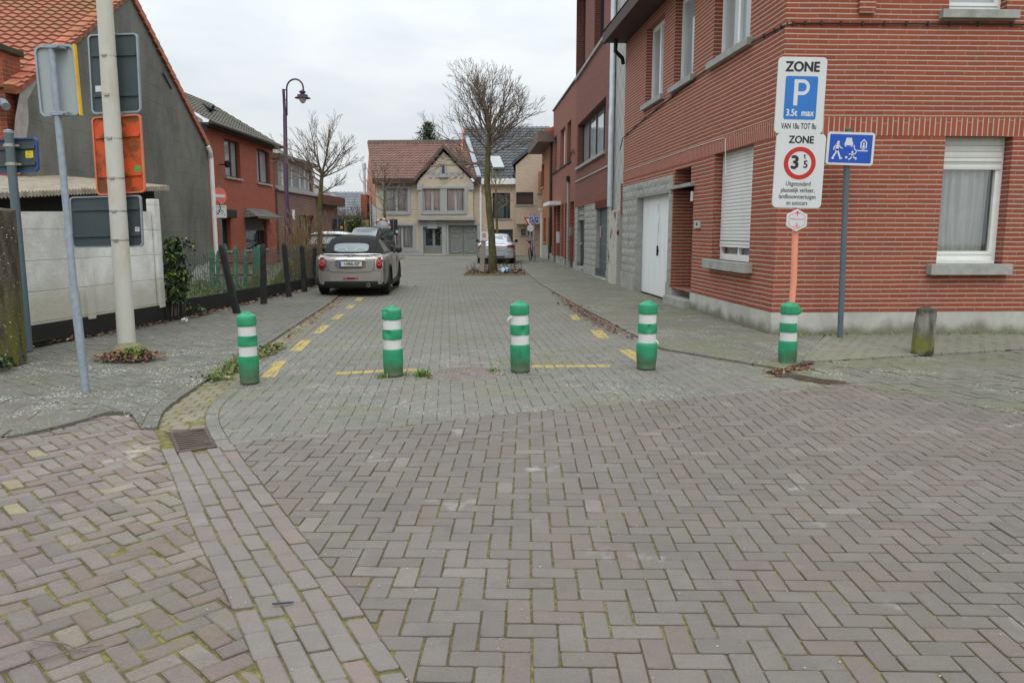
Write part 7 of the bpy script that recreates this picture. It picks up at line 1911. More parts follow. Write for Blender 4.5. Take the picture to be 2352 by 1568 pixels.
for f_ in ('right', 'left'):
    CV.patch('side_window', m_cglass, [(.25, 1.0), (1.35, 1.0), (1.25, 1.18), (.95, 1.28), (.4, 1.29), (.27, 1.2)], .006, face=f_)
CV.bvh = bv_low
CV.loft('windscreen', m_cglass, [(1.30, .70, .95, .49, 1.35), (1.40, .71, .95, .49, 1.34), (1.85, .70, .93, .62, 1.02)])
CV.patch('high_brake_light', m_tail, [(-.17, .945), (.17, .945), (.17, .965), (-.17, .965)], .012)
for sx in (-1, 1):
    q = MB(); q.lathe([(.001, -.09), (.07, -.06), (.09, 0), (.08, .05), (.001, .07)], V(sx * .93, 1.35, 1.03), 14, V(0, 1, 0)); q.tube([V(sx * .80, 1.38, .97), V(sx * .9, 1.36, 1.0)], .025, 6); mr_ = CV.put(q, 'wing_mirror', m_trim, smooth=True)
    q = MB(); q.lathe([(.094, -.03), (.094, -.02), (.09, .0)], V(sx * .93, 1.35, 1.03), 14, V(0, 1, 0))
    q = MB(); f_ = 'right' if sx > 0 else 'left'; CV.line(q, [(.38, .92), (.36, .6), (.42, .36)], .005, f_); CV.line(q, [(1.62, .92), (1.65, .5), (1.6, .33)], .005, f_); CV.put(q, 'door_gap', m_black)
    q = MB(); h_ = CV.hit(.52, .84, f_); q.tube([h_ + V(sx * .005, -.02, 0), h_ + V(sx * .035, .04, 0), h_ + V(sx * .035, .12, 0), h_ + V(sx * .005, .18, 0)], .014, 6); CV.put(q, 'door_handle', m_chrome)

# ---- silver saloon
SV = Car('silver_saloon', 'silver saloon car parked beyond the tree on the right', (-.72, 36.0, 0), R(.5), .95)
m_sv = carpaint('silver_metallic', c(184, 190, 196), .25, .5)
tab = [(-1.05, .80, .80, .70, .93), (-1.0, .85, .90, .72, 1.0), (-.85, .885, .95, .74, 1.03), (-.3, .91, .965, .75, 1.03), (.4, .915, .96, .76, 1.0), (2.2, .915, .95, .76, .98), (2.9, .90, .92, .72, .95), (3.5, .86, .78, .64, .82), (3.7, .76, .68, .52, .72)]
SV.lower(tab, (0, 2.9), .34, m_sv, .28); SV.under(-.95, 3.6, .72, .17, .6)
for x in (-.81, .81): SV.wheel(x, 0, .34, .23, 10); SV.wheel(x, 2.9, .34, .23, 10)
SV.loft('roof', m_sv, [(-.55, .70, 1.0, .60, 1.06), (.1, .74, 1.0, .60, 1.36), (.6, .75, 1.0, .60, 1.44), (1.5, .75, 1.0, .58, 1.44), (2.0, .75, .98, .56, 1.32), (2.7, .74, .95, .64, 1.0)])
bl_ = SV.bvh; SV.bvh = SV.bvh2
SV.patch('rear_window', m_cglass2, [(-.62, 1.05), (.62, 1.05), (.54, 1.33), (.4, 1.37), (-.4, 1.37), (-.54, 1.33)], .008)
for f_ in ('right', 'left'): SV.patch('side_window', m_cglass, [(.1, 1.05), (2.3, 1.03), (1.7, 1.33), (.8, 1.36), (.35, 1.3)], .006, face=f_)
SV.bvh = bl_
for sx in (-1, 1):
    SV.patch('tail_light', m_tail, [(sx * .5, .80), (sx * .55, .79), (sx * .84, .72), (sx * .86, .84), (sx * .78, .93), (sx * .58, .89)][::sx], .012, .01)
    SV.patch('reflector', m_tail, [(sx * .5, .56), (sx * .78, .57), (sx * .78, .585), (sx * .5, .575)][::sx], .01)
    SV.patch('tailpipe', m_chrome, SV.ell(sx * .55, .34, .15, .035, 14, 4), .012)
    q = MB(); q.lathe([(.001, -.07), (.08, -.04), (.09, .02), (.001, .09)], V(sx * .99, 1.75, 1.06), 12, V(0, 1, 0)); q.tube([V(sx * .74, 1.8, 1.0), V(sx * .98, 1.76, 1.05)], .03, 6); SV.put(q, 'wing_mirror', m_trim if sx < 0 else m_black, smooth=True)
SV.patch('lower_bumper', m_trim, [(-.8, .27), (.8, .27), (.78, .40), (-.78, .40)], .008)
SV.patch('boot_trim', m_chrome, [(-.5, .875), (.5, .875), (.5, .89), (-.5, .89)], .012)
np = SV.patch('number_plate', plain('pinkish_plate', c(190, 170, 174), .5), [(-.26, .73), (.26, .73), (.26, .84), (-.26, .84)], .014)
q = MB(); SV.line(q, [(-.56, .98), (-.54, .72), (-.44, .63), (.44, .63), (.54, .72), (.56, .98)], .007); SV.put(q, 'panel_gap', m_trim)

# ---- dark hatchback with white roof, half hidden
OP = Car('dark_hatchback', 'dark hatchback with a white roof, half hidden left of the convertible', (-5.95, 25.4, 0), math.atan(-.0), 1.0)
m_op = carpaint('black_paint', c(24, 25, 28), .2, .2)
tab = [(-.72, .76, .86, .66, .95), (-.66, .82, .93, .70, 1.0), (-.4, .85, .95, .72, 1.0), (1, .86, .95, .74, .98), (2.3, .85, .92, .72, .95), (2.9, .80, .8, .64, .84), (3.1, .70, .70, .52, .74)]
OP.lower(tab, (0, 2.5), .31, m_op, .25); OP.under(-.6, 3.0, .66)
for x in (-.74, .74): OP.wheel(x, 0, .31); OP.wheel(x, 2.5, .31)
OP.loft('cabin', m_op, [(-.66, .68, .97, .60, 1.05), (-.38, .70, .97, .56, 1.38), (.2, .71, .97, .56, 1.43), (1.3, .71, .97, .54, 1.40), (2.1, .70, .95, .60, 1.0)])
OP.bvh = OP.bvh2
OP.patch('rear_window', m_cglass2, [(-.58, 1.03), (.58, 1.03), (.5, 1.31), (-.5, 1.31)], .01)
for f_ in ('right', 'left'): OP.patch('side_window', m_cglass, [(-.2, 1.03), (1.7, 1.03), (1.3, 1.3), (.1, 1.33)], .006, face=f_)
OP.loft('white_roof', carpaint('white_roof_paint', c(214, 216, 216), .3, 0), [(-.45, .56, 1.36, .52, 1.41), (-.36, .585, 1.36, .53, 1.44), (.2, .585, 1.36, .53, 1.46), (1.2, .57, 1.34, .52, 1.44), (1.4, .54, 1.32, .5, 1.39)])
q = MB(); b0 = V(.0, -.80, .82); q.lathe([(.05, 0), (.06, .01), (.05, .02)], b0, 16, V(0, -1, 0)); OP.put(q, 'badge', m_chrome)
q = MB(); q.tube([V(0, -.1, 1.45), V(0, -.25, 1.6)], .006, 5); OP.put(q, 'aerial', m_black)

# ---- black van facing the viewer
VN = Car('black_van', 'black van facing the camera behind the convertible', (-7.25, 41.3, 0), math.pi - .10, .93)
tab = [(-1.0, .84, .98, .8, 1.04), (-.9, .9, 1.04, .82, 1.06), (2.0, .92, 1.04, .84, 1.06), (2.9, .91, .98, .8, 1.02), (3.5, .84, .82, .66, .86), (3.7, .74, .7, .5, .74)]
VN.lower(tab, (0, 2.9), .33, m_op, .25); VN.under(-.9, 3.6, .72)
for x in (-.8, .8): VN.wheel(x, 0, .33); VN.wheel(x, 2.9, .33)
VN.loft('cabin', m_op, [(-.98, .82, 1.02, .76, 1.2), (-.9, .84, 1.02, .74, 1.72), (-.5, .84, 1.02, .74, 1.80), (1.6, .84, 1.02, .72, 1.80), (2.0, .84, 1.02, .70, 1.74), (2.95, .80, .98, .74, 1.06)])
VN.bvh2_ = VN.bvh; VN.bvh = VN.bvh2
VN.patch('windscreen', m_cglass2, [(-.74, 1.08), (.74, 1.08), (.66, 1.64), (-.66, 1.64)], .01, face='front')
for f_ in ('right', 'left'):
    for a, b in ((-.8, .1), (.2, 1.1), (1.2, 2.2)): VN.patch('side_window', m_cglass, [(a, 1.1), (b, 1.1), (b - (.35 if b > 2 else 0), 1.6), (a, 1.6)], .006, face=f_)
for sx in (-1, 1):
    q = MB(); q.lathe([(.001, -.07), (.09, -.05), (.12, .02), (.001, .1)], V(sx * 1.02, 2.35, 1.2), 12, V(0, 1, 0)); VN.put(q, 'wing_mirror', m_trim, smooth=True)
VN.bvh = VN.bvh2_
for sx in (-1, 1): VN.patch('headlight', m_cglass2, [(sx * .5, .68), (sx * .8, .72), (sx * .82, .84), (sx * .55, .8)][::sx], .012, .01, face='front')
# ================================================================== TREES AND PLANTS
def barkmat(name, ca, cb, moss, mlo=.42, mhi=.6, amt=.8):
    s = N(name); n1 = s.noise(9, 5, s.pos((1.5, 1.5, .5)), .65)
    col = s.mix(s.ramp(n1, .35, .65), ca, cb); col = s.mix(s.ramp(s.noise(5, 5), mlo, mhi, 0, amt), col, moss)
    s.bump(s.noise(30, 4, s.pos((2, 2, .6))), .7, .02); return s.done(col, .95)
m_bark = barkmat('mossy_bark', c(72, 64, 46), c(110, 98, 76), c(82, 86, 28))
m_twig = barkmat('grey_brown_twig', c(98, 86, 76), c(130, 116, 104), c(100, 98, 60), .52, .72, .6)
m_ytwig = barkmat('olive_twig', c(104, 94, 66), c(138, 124, 96), c(116, 112, 48), .42, .62, .8)
def grow(mb, p, d, L, r, lvl, rnd, up=.25, spread=.6, kids=(5, 4, 3), rmin=.0045, wig=.18, buds=None):
    n = max(3, int(L / (.16 if lvl else .22))); pts = [p.copy()]; rad = [r]; dirs = []
    q = p.copy(); dd = d.normalized()
    for i in range(n):
        dd = (dd + V(rnd.gauss(0, wig), rnd.gauss(0, wig), rnd.gauss(0, wig)) * .5 + V(0, 0, up * .35)).normalized()
        q = q + dd * (L / n); pts.append(q.copy()); rad.append(max(rmin, r * (1 - .78 * (i + 1) / n))); dirs.append(dd.copy())
    mb.tube(pts, rad, 7 if r > .04 else (5 if r > .015 else 3), cap=False)
    if lvl < len(kids):
        m = kids[lvl]
        for j in range(m):
            t = .18 + .8 * (j + rnd.random() * .8) / m; i = min(n - 1, int(t * n)); b = dirs[i]
            perp = b.cross(V(rnd.gauss(0, 1), rnd.gauss(0, 1), rnd.gauss(0, 1))).normalized()
            nd = (b * math.cos(spread) + perp * math.sin(spread)).normalized(); nd.z += .12
            grow(mb, pts[i].copy(), nd, L * (.72 - .36 * t) * rnd.uniform(.7, 1.2), max(rmin, rad[i] * .62), lvl + 1, rnd, up, spread * rnd.uniform(.8, 1.15), kids, rmin, wig, buds)
    return pts
def bare_tree(name, label, trunk, r0, leaders, lvl_kids, seed, group=None, rmin=.006, tm=None, bm=None, extra=(), up=.25):
    rnd = random.Random(seed); b = trunk[0]
    root = thing(name, label, 'tree', b, group)
    mb = MB(); n = len(trunk); rs = [r0 * (1.35 if i == 0 else 1 - .45 * i / (n - 1)) for i in range(n)]
    pts = []; rr = []
    for i in range(n - 1):
        for t in range(4): pts.append(trunk[i].lerp(trunk[i + 1], t / 4) + V(rnd.gauss(0, .006), rnd.gauss(0, .006), 0)); rr.append((rs[i] + (rs[i + 1] - rs[i]) * t / 4) * rnd.uniform(.95, 1.06))
    pts.append(trunk[-1]); rr.append(rs[-1]); mb.tube(pts, rr, 12); mb.build('trunk', tm or m_bark, root, smooth=True)
    mb = MB()
    for (h, az, el_, L, r) in leaders:
        i = min(len(pts) - 1, int(h * (len(pts) - 1))); d = V(math.cos(az) * math.cos(el_), math.sin(az) * math.cos(el_), math.sin(el_))
        grow(mb, pts[i].copy(), d, L, r, 0, rnd, up=up, kids=lvl_kids, rmin=rmin)
    for e in extra: grow(mb, e[0], e[1], e[2], e[3], 1, rnd, up=e[4], kids=lvl_kids, rmin=rmin)
    mb.build('crown', bm or m_twig, root)
    return root
rnd = random.Random(5)
Yt = 26.7
tr = [V(-.66, Yt, .0), AT(1129, 540, Yt), AT(1119, 430, Yt), AT(1120, 380, Yt), AT(1122, 335, Yt), AT(1124, 300, Yt)]
lead = []
for i in range(11):
    lead.append((.80 + .018 * i, i * 2.4, R(30 + (i * 17) % 42), 2.0 + .35 * ((i * 7) % 5) / 5, .038))
for i in range(4): lead.append((1.0, i * 1.57 + .4, R(64 + 5 * i), 1.75, .036))
for h, az, el_, L in ((.70, 2.9, 12, 2.3), (.72, .25, 18, 1.5), (.66, 3.3, -8, 2.0), (.76, 1.2, 22, 2.0), (.78, 4.2, 20, 1.9), (.62, 3.0, 2, 1.7)): lead.append((h, az, R(el_), L, .034))
bare_tree('street_tree', 'leafless street tree with a mossy trunk standing in the kerbed bed', tr, .125, lead, (7, 5, 2), 3, 'bare trees along the street', rmin=.0050, up=.13)
Y2 = 22.3
b2 = V(-5.58, Y2, 0)
tr = [b2, AT(735, 560, Y2), AT(734, 470, Y2), AT(738, 420, Y2), AT(740, 395, Y2)]
lead = [(1.0, 1.0, R(66), 1.5, .03), (1.0, 3.4, R(62), 1.45, .03), (.98, 5.4, R(56), 1.45, .03), (.97, .1, R(40), 1.35, .027), (.95, 2.8, R(38), 1.3, .027), (.93, .2, R(20), 1.2, .025), (.9, 3.3, R(26), 1.25, .027), (.88, 4.6, R(35), 1.3, .028), (.8, 3.1, R(32), 1.6, .03), (.7, 3.0, R(36), 1.7, .034), (.66, .1, R(30), .9, .024), (.93, 5.9, R(20), 1.3, .026)]
bare_tree('small_tree', 'small leafless tree with a mossy trunk behind the fence posts', tr, .085, lead, (6, 4, 2), 9, 'bare trees along the street', rmin=.0038, up=.15)
Y3 = 44.2
b3 = V(AT(885, 580, Y3).x, Y3, 0)
bare_tree('small_tree', 'thin leafless tree before the left windows of the cream house', [b3, AT(884, 530, Y3), AT(883, 470, Y3), AT(883, 440, Y3)], .09, [(1, a, R(e), 1.6, .03) for a, e in ((.3, 50), (2.0, 60), (3.5, 45), (5, 62))] + [(.8, .2, R(20), 1.6, .03), (.8, 3.2, R(22), 1.7, .03), (.6, 3.0, R(15), 1.3, .025), (.65, .4, R(12), 1.5, .025)], (4, 3), 21, 'bare trees along the street', rmin=.011)
b4 = V(AT(1143, 590, 43.5).x, 43.5, 0)
bare_tree('small_tree', 'thin pale leafless tree behind the street tree by the beige house', [b4, AT(1142, 530, 43.5), AT(1140, 470, 43.5), AT(1139, 440, 43.5)], .08, [(1, a, R(e), 1.2, .025) for a, e in ((.3, 60), (2.0, 66), (3.5, 55), (5, 70))] + [(.7, .2, R(30), 1.2, .022), (.75, 3.2, R(35), 1.2, .022), (.6, 5.8, R(25), 1.0, .02)], (4, 3), 25, 'bare trees along the street', rmin=.010, bm=m_ytwig)

# leaves as small bent faces
def leafmat(name, cols):
    s = N(name); a = s.new('ShaderNodeObjectInfo'); g_ = s.new('ShaderNodeNewGeometry')
    r_ = g_.outputs['Random Per Island']; col = s.mix(s.ramp(r_, .2, .8), cols[0], cols[1])
    if len(cols) > 2: col = s.mix(s.ramp(r_, .84, .88), col, cols[2])
    return s.done(col, .6)
m_ivy = leafmat('ivy_leaf', (c(26, 44, 24), c(58, 80, 36), c(128, 136, 50)))
m_fir = leafmat('fir_needles', (c(30, 44, 30), c(56, 76, 44)))
m_weed = leafmat('weed_leaf', (c(74, 98, 40), c(112, 132, 62), c(140, 132, 80)))
m_grass = leafmat('grass_blade', (c(86, 122, 44), c(128, 152, 74), c(150, 146, 92)))
m_dead = leafmat('dead_leaf', (c(84, 54, 38), c(126, 86, 60), c(156, 124, 92)))
m_straw = leafmat('straw', (c(120, 104, 72), c(160, 144, 106), c(84, 66, 48)))
def leaf(mb, p, sz, rnd, flat=0.0, asp=.7):
    a = V(rnd.gauss(0, 1), rnd.gauss(0, 1), rnd.gauss(0, 1) * (1 - flat)).normalized(); n = V(rnd.gauss(0, 1) * (1 - flat), rnd.gauss(0, 1) * (1 - flat), rnd.gauss(0, 1) + flat * 3).normalized()
    b = n.cross(a).normalized(); a = a * sz; b = b * sz * asp; cu = n * sz * rnd.uniform(-.25, .3)
    mb.add([p - a + cu, p - a * .2 - b, p + a * .5 - b * .6, p + a + cu, p + a * .5 + b * .6, p - a * .2 + b], [(0, 1, 2, 3), (0, 3, 4, 5)])
def blade(mb, p, h, rnd, lean=.5, wd=.004):
    d = V(rnd.gauss(0, lean), rnd.gauss(0, lean), 1).normalized(); s_ = V(-d.y, d.x, 0); s_ = (s_.normalized() if s_.length > .01 else V(1, 0, 0)) * wd
    m_ = p + d * h * .55; e = p + d * h * .95 + V(d.x, d.y, -.25) * h * .35
    mb.add([p - s_, p + s_, m_ + s_ * .8, m_ - s_ * .8, e], [(0, 1, 2, 3), (3, 2, 4)])
def scatter(name, label, cat, mat, fn, n, seed, kind='stuff'):
    rnd = random.Random(seed); mb = MB()
    for i in range(n): fn(mb, rnd)
    o = mb.build(name, mat)
    if kind == 'stuff': stuff(o)
    if label: tagged(o, label, cat)
    return o
# ivy over the end of the white wall
iv = thing('ivy', 'dark green ivy hanging over the end of the white wall', 'plant', (-5.5, 12.4, 0))
rnd = random.Random(4); mb = MB()
for i in range(1500):
    t = rnd.random(); z = .3 + 1.05 * t ** .8; wd = .10 + .22 * math.sin(min(1, (1.35 - z) / 1.0) * 2.4) ; wd = max(.05, wd)
    p = V(-5.48 + rnd.gauss(0, .5) * wd * .35 + .03, 12.40 + rnd.uniform(-.16, .28) * (1.2 if z < 1.1 else .8), z)
    leaf(mb, p, rnd.uniform(.022, .05), rnd, .1, .85)
for (x, y, z0, n) in ((-5.42, 12.8, 1.28, 40), (-5.38, 12.75, .25, 26), (-5.36, 13.0, .16, 18)):
    for i in range(n): leaf(mb, V(x + rnd.gauss(0, .03), y + rnd.uniform(-.05, .35), z0 + rnd.gauss(0, .05) - .1 * rnd.random()), rnd.uniform(.02, .035), rnd, .1, .85)
mb.build('leaves', m_ivy, iv); mb = MB()
for i in range(16): x = -5.5 + rnd.gauss(0, .04); y = 12.3 + rnd.random() * .4; mb.tube([V(x, y, .1), V(x + rnd.gauss(0, .03), y, .6), V(x + rnd.gauss(0, .05), y + rnd.gauss(0, .05), 1.2)], .006, 4)
mb.build('stem', m_twig, iv)
# bare shrub behind the fence
shb = thing('bare_shrub', 'tangle of dry upright stems behind the end of the wire fence', 'shrub', (-5.7, 20.5, 0))
mb = MB()
for i in range(120):
    x = -5.65 + rnd.gauss(0, .22); y = 20.0 + rnd.random() * 2.0; p = V(x, y, .1); h = rnd.uniform(.8, 1.9)
    grow(mb, p, V(rnd.gauss(0, .16), rnd.gauss(0, .16), 1), h, .010, 0, rnd, up=.1, kids=(3,), rmin=.004, wig=.12)
mb.build('stems', barkmat('dry_stem', c(98, 76, 52), c(146, 122, 88), c(110, 106, 56), .5, .7, .5), shb)
yb = thing('yard_brush', 'brown dead brush lying in the fenced yard', 'brush', (-6.6, 18, .1)); mb = MB()
for i in range(70):
    p = V(rnd.uniform(-7.6, -5.7), rnd.uniform(14.5, 22), .1); grow(mb, p, V(rnd.gauss(0, .8), rnd.gauss(0, .5), .6), rnd.uniform(.4, 1.0), .008, 0, rnd, up=.0, kids=(3,), rmin=.004)
mb.build('twigs', m_twig, yb)
def yard(mb, r_):
    p = V(r_.uniform(-8, -5.6), r_.uniform(13, 21), .1)
    if r_.random() < .5: blade(mb, p, r_.uniform(.08, .28), r_, .4, .007)
    else: leaf(mb, p + V(0, 0, r_.uniform(0, .15)), r_.uniform(.02, .05), r_, .3)
scatter('yard_weeds', 'green and straw coloured weeds covering the fenced yard', 'weeds', m_weed, yard, 3800, 31)

# fir behind the cream house
ft = thing('fir_tree', 'dark green fir rising behind the cream house roof', 'tree', (AT(985, 400, 66).x, 66, 0))
fx = AT(985, 400, 66).x; ftop = AT(985, 276, 66).z
mb = MB(); mb.tube([V(fx, 66, 0), V(fx, 66, ftop)], [.3, .03], 8); mb.build('trunk', m_bark, ft)
mb = MB()
for t in range(34):
    z = ftop - .3 - 6.5 * (t / 34) ** 1.0; rl = (.4 + 2.7 * (t / 34) ** .62) * rnd.uniform(.8, 1.15)
    for q in range(15):
        a = rnd.uniform(0, 6.28); ln = rl * rnd.uniform(.55, 1.1)
        for j in range(14):
            f = (j + .5) / 14; p = V(fx + math.cos(a) * ln * f + rnd.gauss(0, .07), 66 + math.sin(a) * ln * f + rnd.gauss(0, .07), z - .25 * f * ln * .5 + .10 * f * f + rnd.gauss(0, .05))
            leaf(mb, p, rnd.uniform(.07, .16) * (1.1 - .5 * f), rnd, .25, .45)
mb.build('crown', m_fir, ft)
# ivy on the far garden wall
fi = thing('wall_ivy', 'ivy patch on the low mossy wall at the far left', 'plant', (AT(815, 530, 48.3).x, 48.3, 0)); mb = MB()
cx_ = AT(817, 530, 48.3).x
for i in range(900): t = rnd.random(); leaf(mb, V(cx_ + rnd.gauss(0, .33), 48.35 - rnd.random() * .25, .2 + 2.1 * t), rnd.uniform(.05, .1), rnd, .1)
mb.build('leaves', m_ivy, fi)
bt = thing('dark_bush', 'bare dark bush over the far garden wall', 'bush', (AT(818, 500, 49.5).x, 49.5, 1)); mb = MB()
for i in range(26): grow(mb, V(AT(818, 500, 49.5).x + rnd.gauss(0, .5), 49.5, 1.6), V(rnd.gauss(0, .6), rnd.gauss(0, .4), .8), rnd.uniform(.8, 1.7), .02, 0, rnd, up=.1, kids=(5, 3), rmin=.009)
mb.build('twigs', m_twig, bt)

# ---- tree bed
bd = thing('tree_bed', 'kerbed bed of leaf litter and soil round the street tree', 'tree bed', (-.6, 26.6, 0)); x0, y0, x1, y1 = -1.62, 25.8, .42, 27.55
mb = MB()
for a, b in (((x0, y0), (x1, y0 + .09)), ((x0, y1 - .09), (x1, y1)), ((x0, y0 + .09), (x0 + .09, y1 - .09)), ((x1 - .09, y0 + .09), (x1, y1 - .09))): mb.box((a[0], a[1], -.02), (b[0], b[1], .055))
mb.build('kerb', plain('mossy_kerb', c(120, 114, 86), .95, .2, 4, bump=.4, dirt=c(98, 100, 54), damt=.8), bd, bevel=.01)
mb = MB(); mb.grid(lambda a, b: V(x0 + .05 + (x1 - x0 - .1) * a, y0 + .05 + (y1 - y0 - .1) * b, .03 + .05 * math.sin(a * 3.1) * math.sin(b * 3.1)), 12, 10); mb.build('soil', plain('leafy_soil', c(70, 54, 42), .95, .35, 12, bump=.8), bd)
def bedleaf(mb, r_): leaf(mb, V(r_.uniform(x0 + .05, x1 + .02), r_.uniform(y0 + .02, y1), .07 + r_.random() * .04), r_.uniform(.03, .07), r_, .6)
scatter('leaf_litter', 'brown leaf litter filling the tree bed', 'leaf litter', m_dead, bedleaf, 700, 41)
ds = thing('dry_stalks', 'dry flower stalks standing in the tree bed', 'plant', (-.5, 26.3, .05)); mb = MB()
for i in range(46):
    p = V(rnd.uniform(-1.5, .35), rnd.uniform(25.95, 27.2), .05); grow(mb, p, V(rnd.gauss(0, .25), rnd.gauss(0, .25), 1), rnd.uniform(.25, .55), .006, 0, rnd, up=.05, kids=(3,), rmin=.0045)
mb.build('stalks', barkmat('dark_stalk', c(62, 48, 42), c(92, 74, 62), c(80, 76, 46)), ds)
stk = thing('wooden_stake', 'grey leaning wooden stake with a small white label beside the street tree', 'stake', G(1105, 632)); Ys = 26.1
pb, pt_ = AT(1106, 634, Ys), AT(1112, 532, Ys); pb.z = .02
mb = MB(); ring = lambda c_, w2: [c_ + V(-w2, -w2, 0), c_ + V(w2, -w2, 0), c_ + V(w2, w2, 0), c_ + V(-w2, w2, 0)]
mb.hexa(ring(pb, .085) + ring(pt_, .07)); mb.build('post', plain('weathered_grey_wood', c(142, 132, 120), .9, .15, 5, bump=.4, stretch=(4, 4, .6)), stk, bevel=.008)
mb = MB(); mb.box(pt_ + V(-.12, -.1, -.32), pt_ + V(.12, -.085, .0)); lp = mb.build('label', m_signw, stk); mb = MB(); mb.box(pt_ + V(-.09, -.106, -.31), pt_ + V(.09, -.102, -.285)); mb.box(pt_ + V(-.06, -.106, -.2), pt_ + V(.06, -.102, -.05)); mb.build('print', plain('label_print', c(190, 130, 126), .6), lp)
# wrapper in the bed
mb = MB(); wc_ = AT(1158, 625, 26.0); wc_.z = .12
mb.grid(lambda a, b: wc_ + V((a - .5) * .40, (b - .5) * .16 + .05 * math.sin(a * 11), .05 * math.sin(a * 14 + b * 5) + .05 * math.cos(b * 9 + a * 6) + .05), 22, 10)
s = N('blue_white_wrapper'); tagged(mb.build('plastic_wrapper', s.done(s.mix(s.ramp(s.noise(7, 2), .48, .52), c(70, 140, 200), c(212, 218, 224)), .35)), 'crumpled blue and white plastic wrapper lying in the tree bed', 'litter')

# ---- litter, weeds and tufts along kerbs and walls
def along(pts, spread):
    def f(r_):
        x, y = atline(pts, r_.random()); return V(x + r_.gauss(0, spread), y + r_.gauss(0, spread), 0)
    return f
kl = [(1.05, 18.6), (1.22, 15.6), (1.42, 12.9), (1.6, 11.0), (1.68, 10.3)]
w_ = along(kl, .07); w2_ = along(kl[1:4], .10)
def f1(mb, r_):
    p = (w_ if r_.random() < .4 else w2_)(r_) + V(-.06, 0, .006 + r_.random() * .02); leaf(mb, p, r_.uniform(.012, .034), r_, .8)
scatter('leaf_litter', 'brown dead leaves drifted along the right kerb', 'leaf litter', m_dead, f1, 900, 42)
fbase = [(p.x + .16, p.y) for p in fp]; wbase = [(-6.1, 9.2), (-5.85, 9.9), (-5.45, 12.2)]
fa, fb_ = along(fbase, .05), along(wbase, .05)
def f2(mb, r_): p = (fa if r_.random() < .75 else fb_)(r_) + V(.02, 0, .05 + r_.random() * .02); leaf(mb, p, r_.uniform(.015, .05), r_, .7)
scatter('leaf_litter', 'dead leaves along the foot of the fence and white wall', 'leaf litter', m_dead, f2, 420, 43)
mbx = G(290, 834)
def f3(mb, r_): a = r_.uniform(-3.6, .5); d = .13 + .26 * r_.random() ** 1.6; leaf(mb, V(mbx.x + .0 + d * math.cos(a), mbx.y + .1 + d * math.sin(a) * .75, .05 + r_.random() * .07 * (1.5 - d * 2.5)), r_.uniform(.014, .036), r_, .55)
scatter('leaf_litter', 'heap of brown leaves round the foot of the cream mast', 'leaf litter', m_dead, f3, 480, 44)
def f4(mb, r_): p = V(mbx.x + .12 + r_.gauss(0, .05), mbx.y - .02 + r_.gauss(0, .05), .05); leaf(mb, p + V(0, 0, r_.random() * .12), r_.uniform(.015, .03), r_, .2)
scatter('weeds', 'green weeds sprouting beside the mast footing', 'weeds', m_weed, f4, 150, 45)
gw_ = gl([(470, 872), (510, 850), (548, 826), (590, 812), (620, 796)]); gfa = along(gw_, .07)
def f5(mb, r_):
    p = gfa(r_) + V(.1, -.06, .01)
    q = r_.random()
    if q < .55: blade(mb, p, r_.uniform(.03, .10), r_, .7, .004)
    else: leaf(mb, p + V(0, 0, r_.random() * .04), r_.uniform(.012, .03), r_, .4)
scatter('weeds', 'grass and weeds growing in the gutter behind the leftmost bollard', 'weeds', m_weed, f5, 1500, 46)
def f6(mb, r_): p = gfa(r_) + V(.1, -.05, .03); leaf(mb, p, r_.uniform(.02, .045), r_, .6)
scatter('leaf_litter', 'dead leaves among the gutter weeds by the leftmost bollard', 'leaf litter', m_dead, f6, 130, 47)
g_up = along([(-3.2, 10.2), (-3.5, 13), (-3.9, 17)], .08)
def f7(mb, r_): leaf(mb, g_up(r_) + V(.12, 0, .012), r_.uniform(.01, .035), r_, .8)
scatter('leaf_litter', 'scattered leaf scraps in the left gutter towards the convertible', 'leaf litter', m_dead, f7, 260, 48)
def tuft(x, y, h, n, rad, label, seed):
    r_ = random.Random(seed); p = G(x, y); mb = MB()
    for i in range(n): blade(mb, p + V(r_.gauss(0, rad), r_.gauss(0, rad), 0), h * r_.uniform(.4, 1), r_, .55, .0035)
    tagged(mb.build('grass_tuft', m_grass), label, 'grass tuft', 'grass tufts in the paving joints')
tuft(970, 864, .13, 170, .035, 'bright green grass tuft left of the manhole cover', 1)
tuft(882, 866, .08, 110, .04, 'low grass at the left foot of the second bollard', 2)
tuft(1134, 851, .06, 80, .035, 'small grass tuft at the right rim of the manhole cover', 3)
tuft(922, 862, .05, 70, .05, 'thin grass fringe at the right foot of the second bollard', 4)
tuft(1838, 778, .10, 120, .06, 'weed clump at the house corner behind the zone signs', 5)
tuft(1928, 783, .07, 80, .05, 'weeds round the foot of the blue sign post', 6)
wb_ = along([(3.7, 10.62), (5, 10.68), (7.4, 10.75)], .05); ws2 = along([(3.5, 11.5), (3.0, 18.5)], .04)
def f8(mb, r_):
    p = (wb_ if r_.random() < .8 else ws2)(r_) + V(-.02, -.03, .03); 
    if r_.random() < .4: blade(mb, p, r_.uniform(.02, .05), r_, .6)
    else: leaf(mb, p, r_.uniform(.006, .018), r_, .6)
scatter('weeds', 'moss and small weeds along the foot of the corner house', 'weeds', m_weed, f8, 900, 49)
g2a = along(gl([(1772, 858), (1800, 852), (1850, 846)]), .05)
def f9(mb, r_): leaf(mb, g2a(r_) + V(0, 0, .015), r_.uniform(.01, .03), r_, .7)
scatter('leaf_litter', 'dark leaf mulch round the zone sign bollard and long grate', 'leaf litter', m_dead, f9, 260, 50)
def f10(mb, r_):
    x = r_.uniform(-4.6, 6.5); y = r_.uniform(4.6, 24); leaf(mb, V(x if y < 8 or x < 1.4 else r_.uniform(-3.2, 1.2), y, .012 + (.03 if x < -2.9 else 0)), r_.uniform(.008, .03), r_, .85)
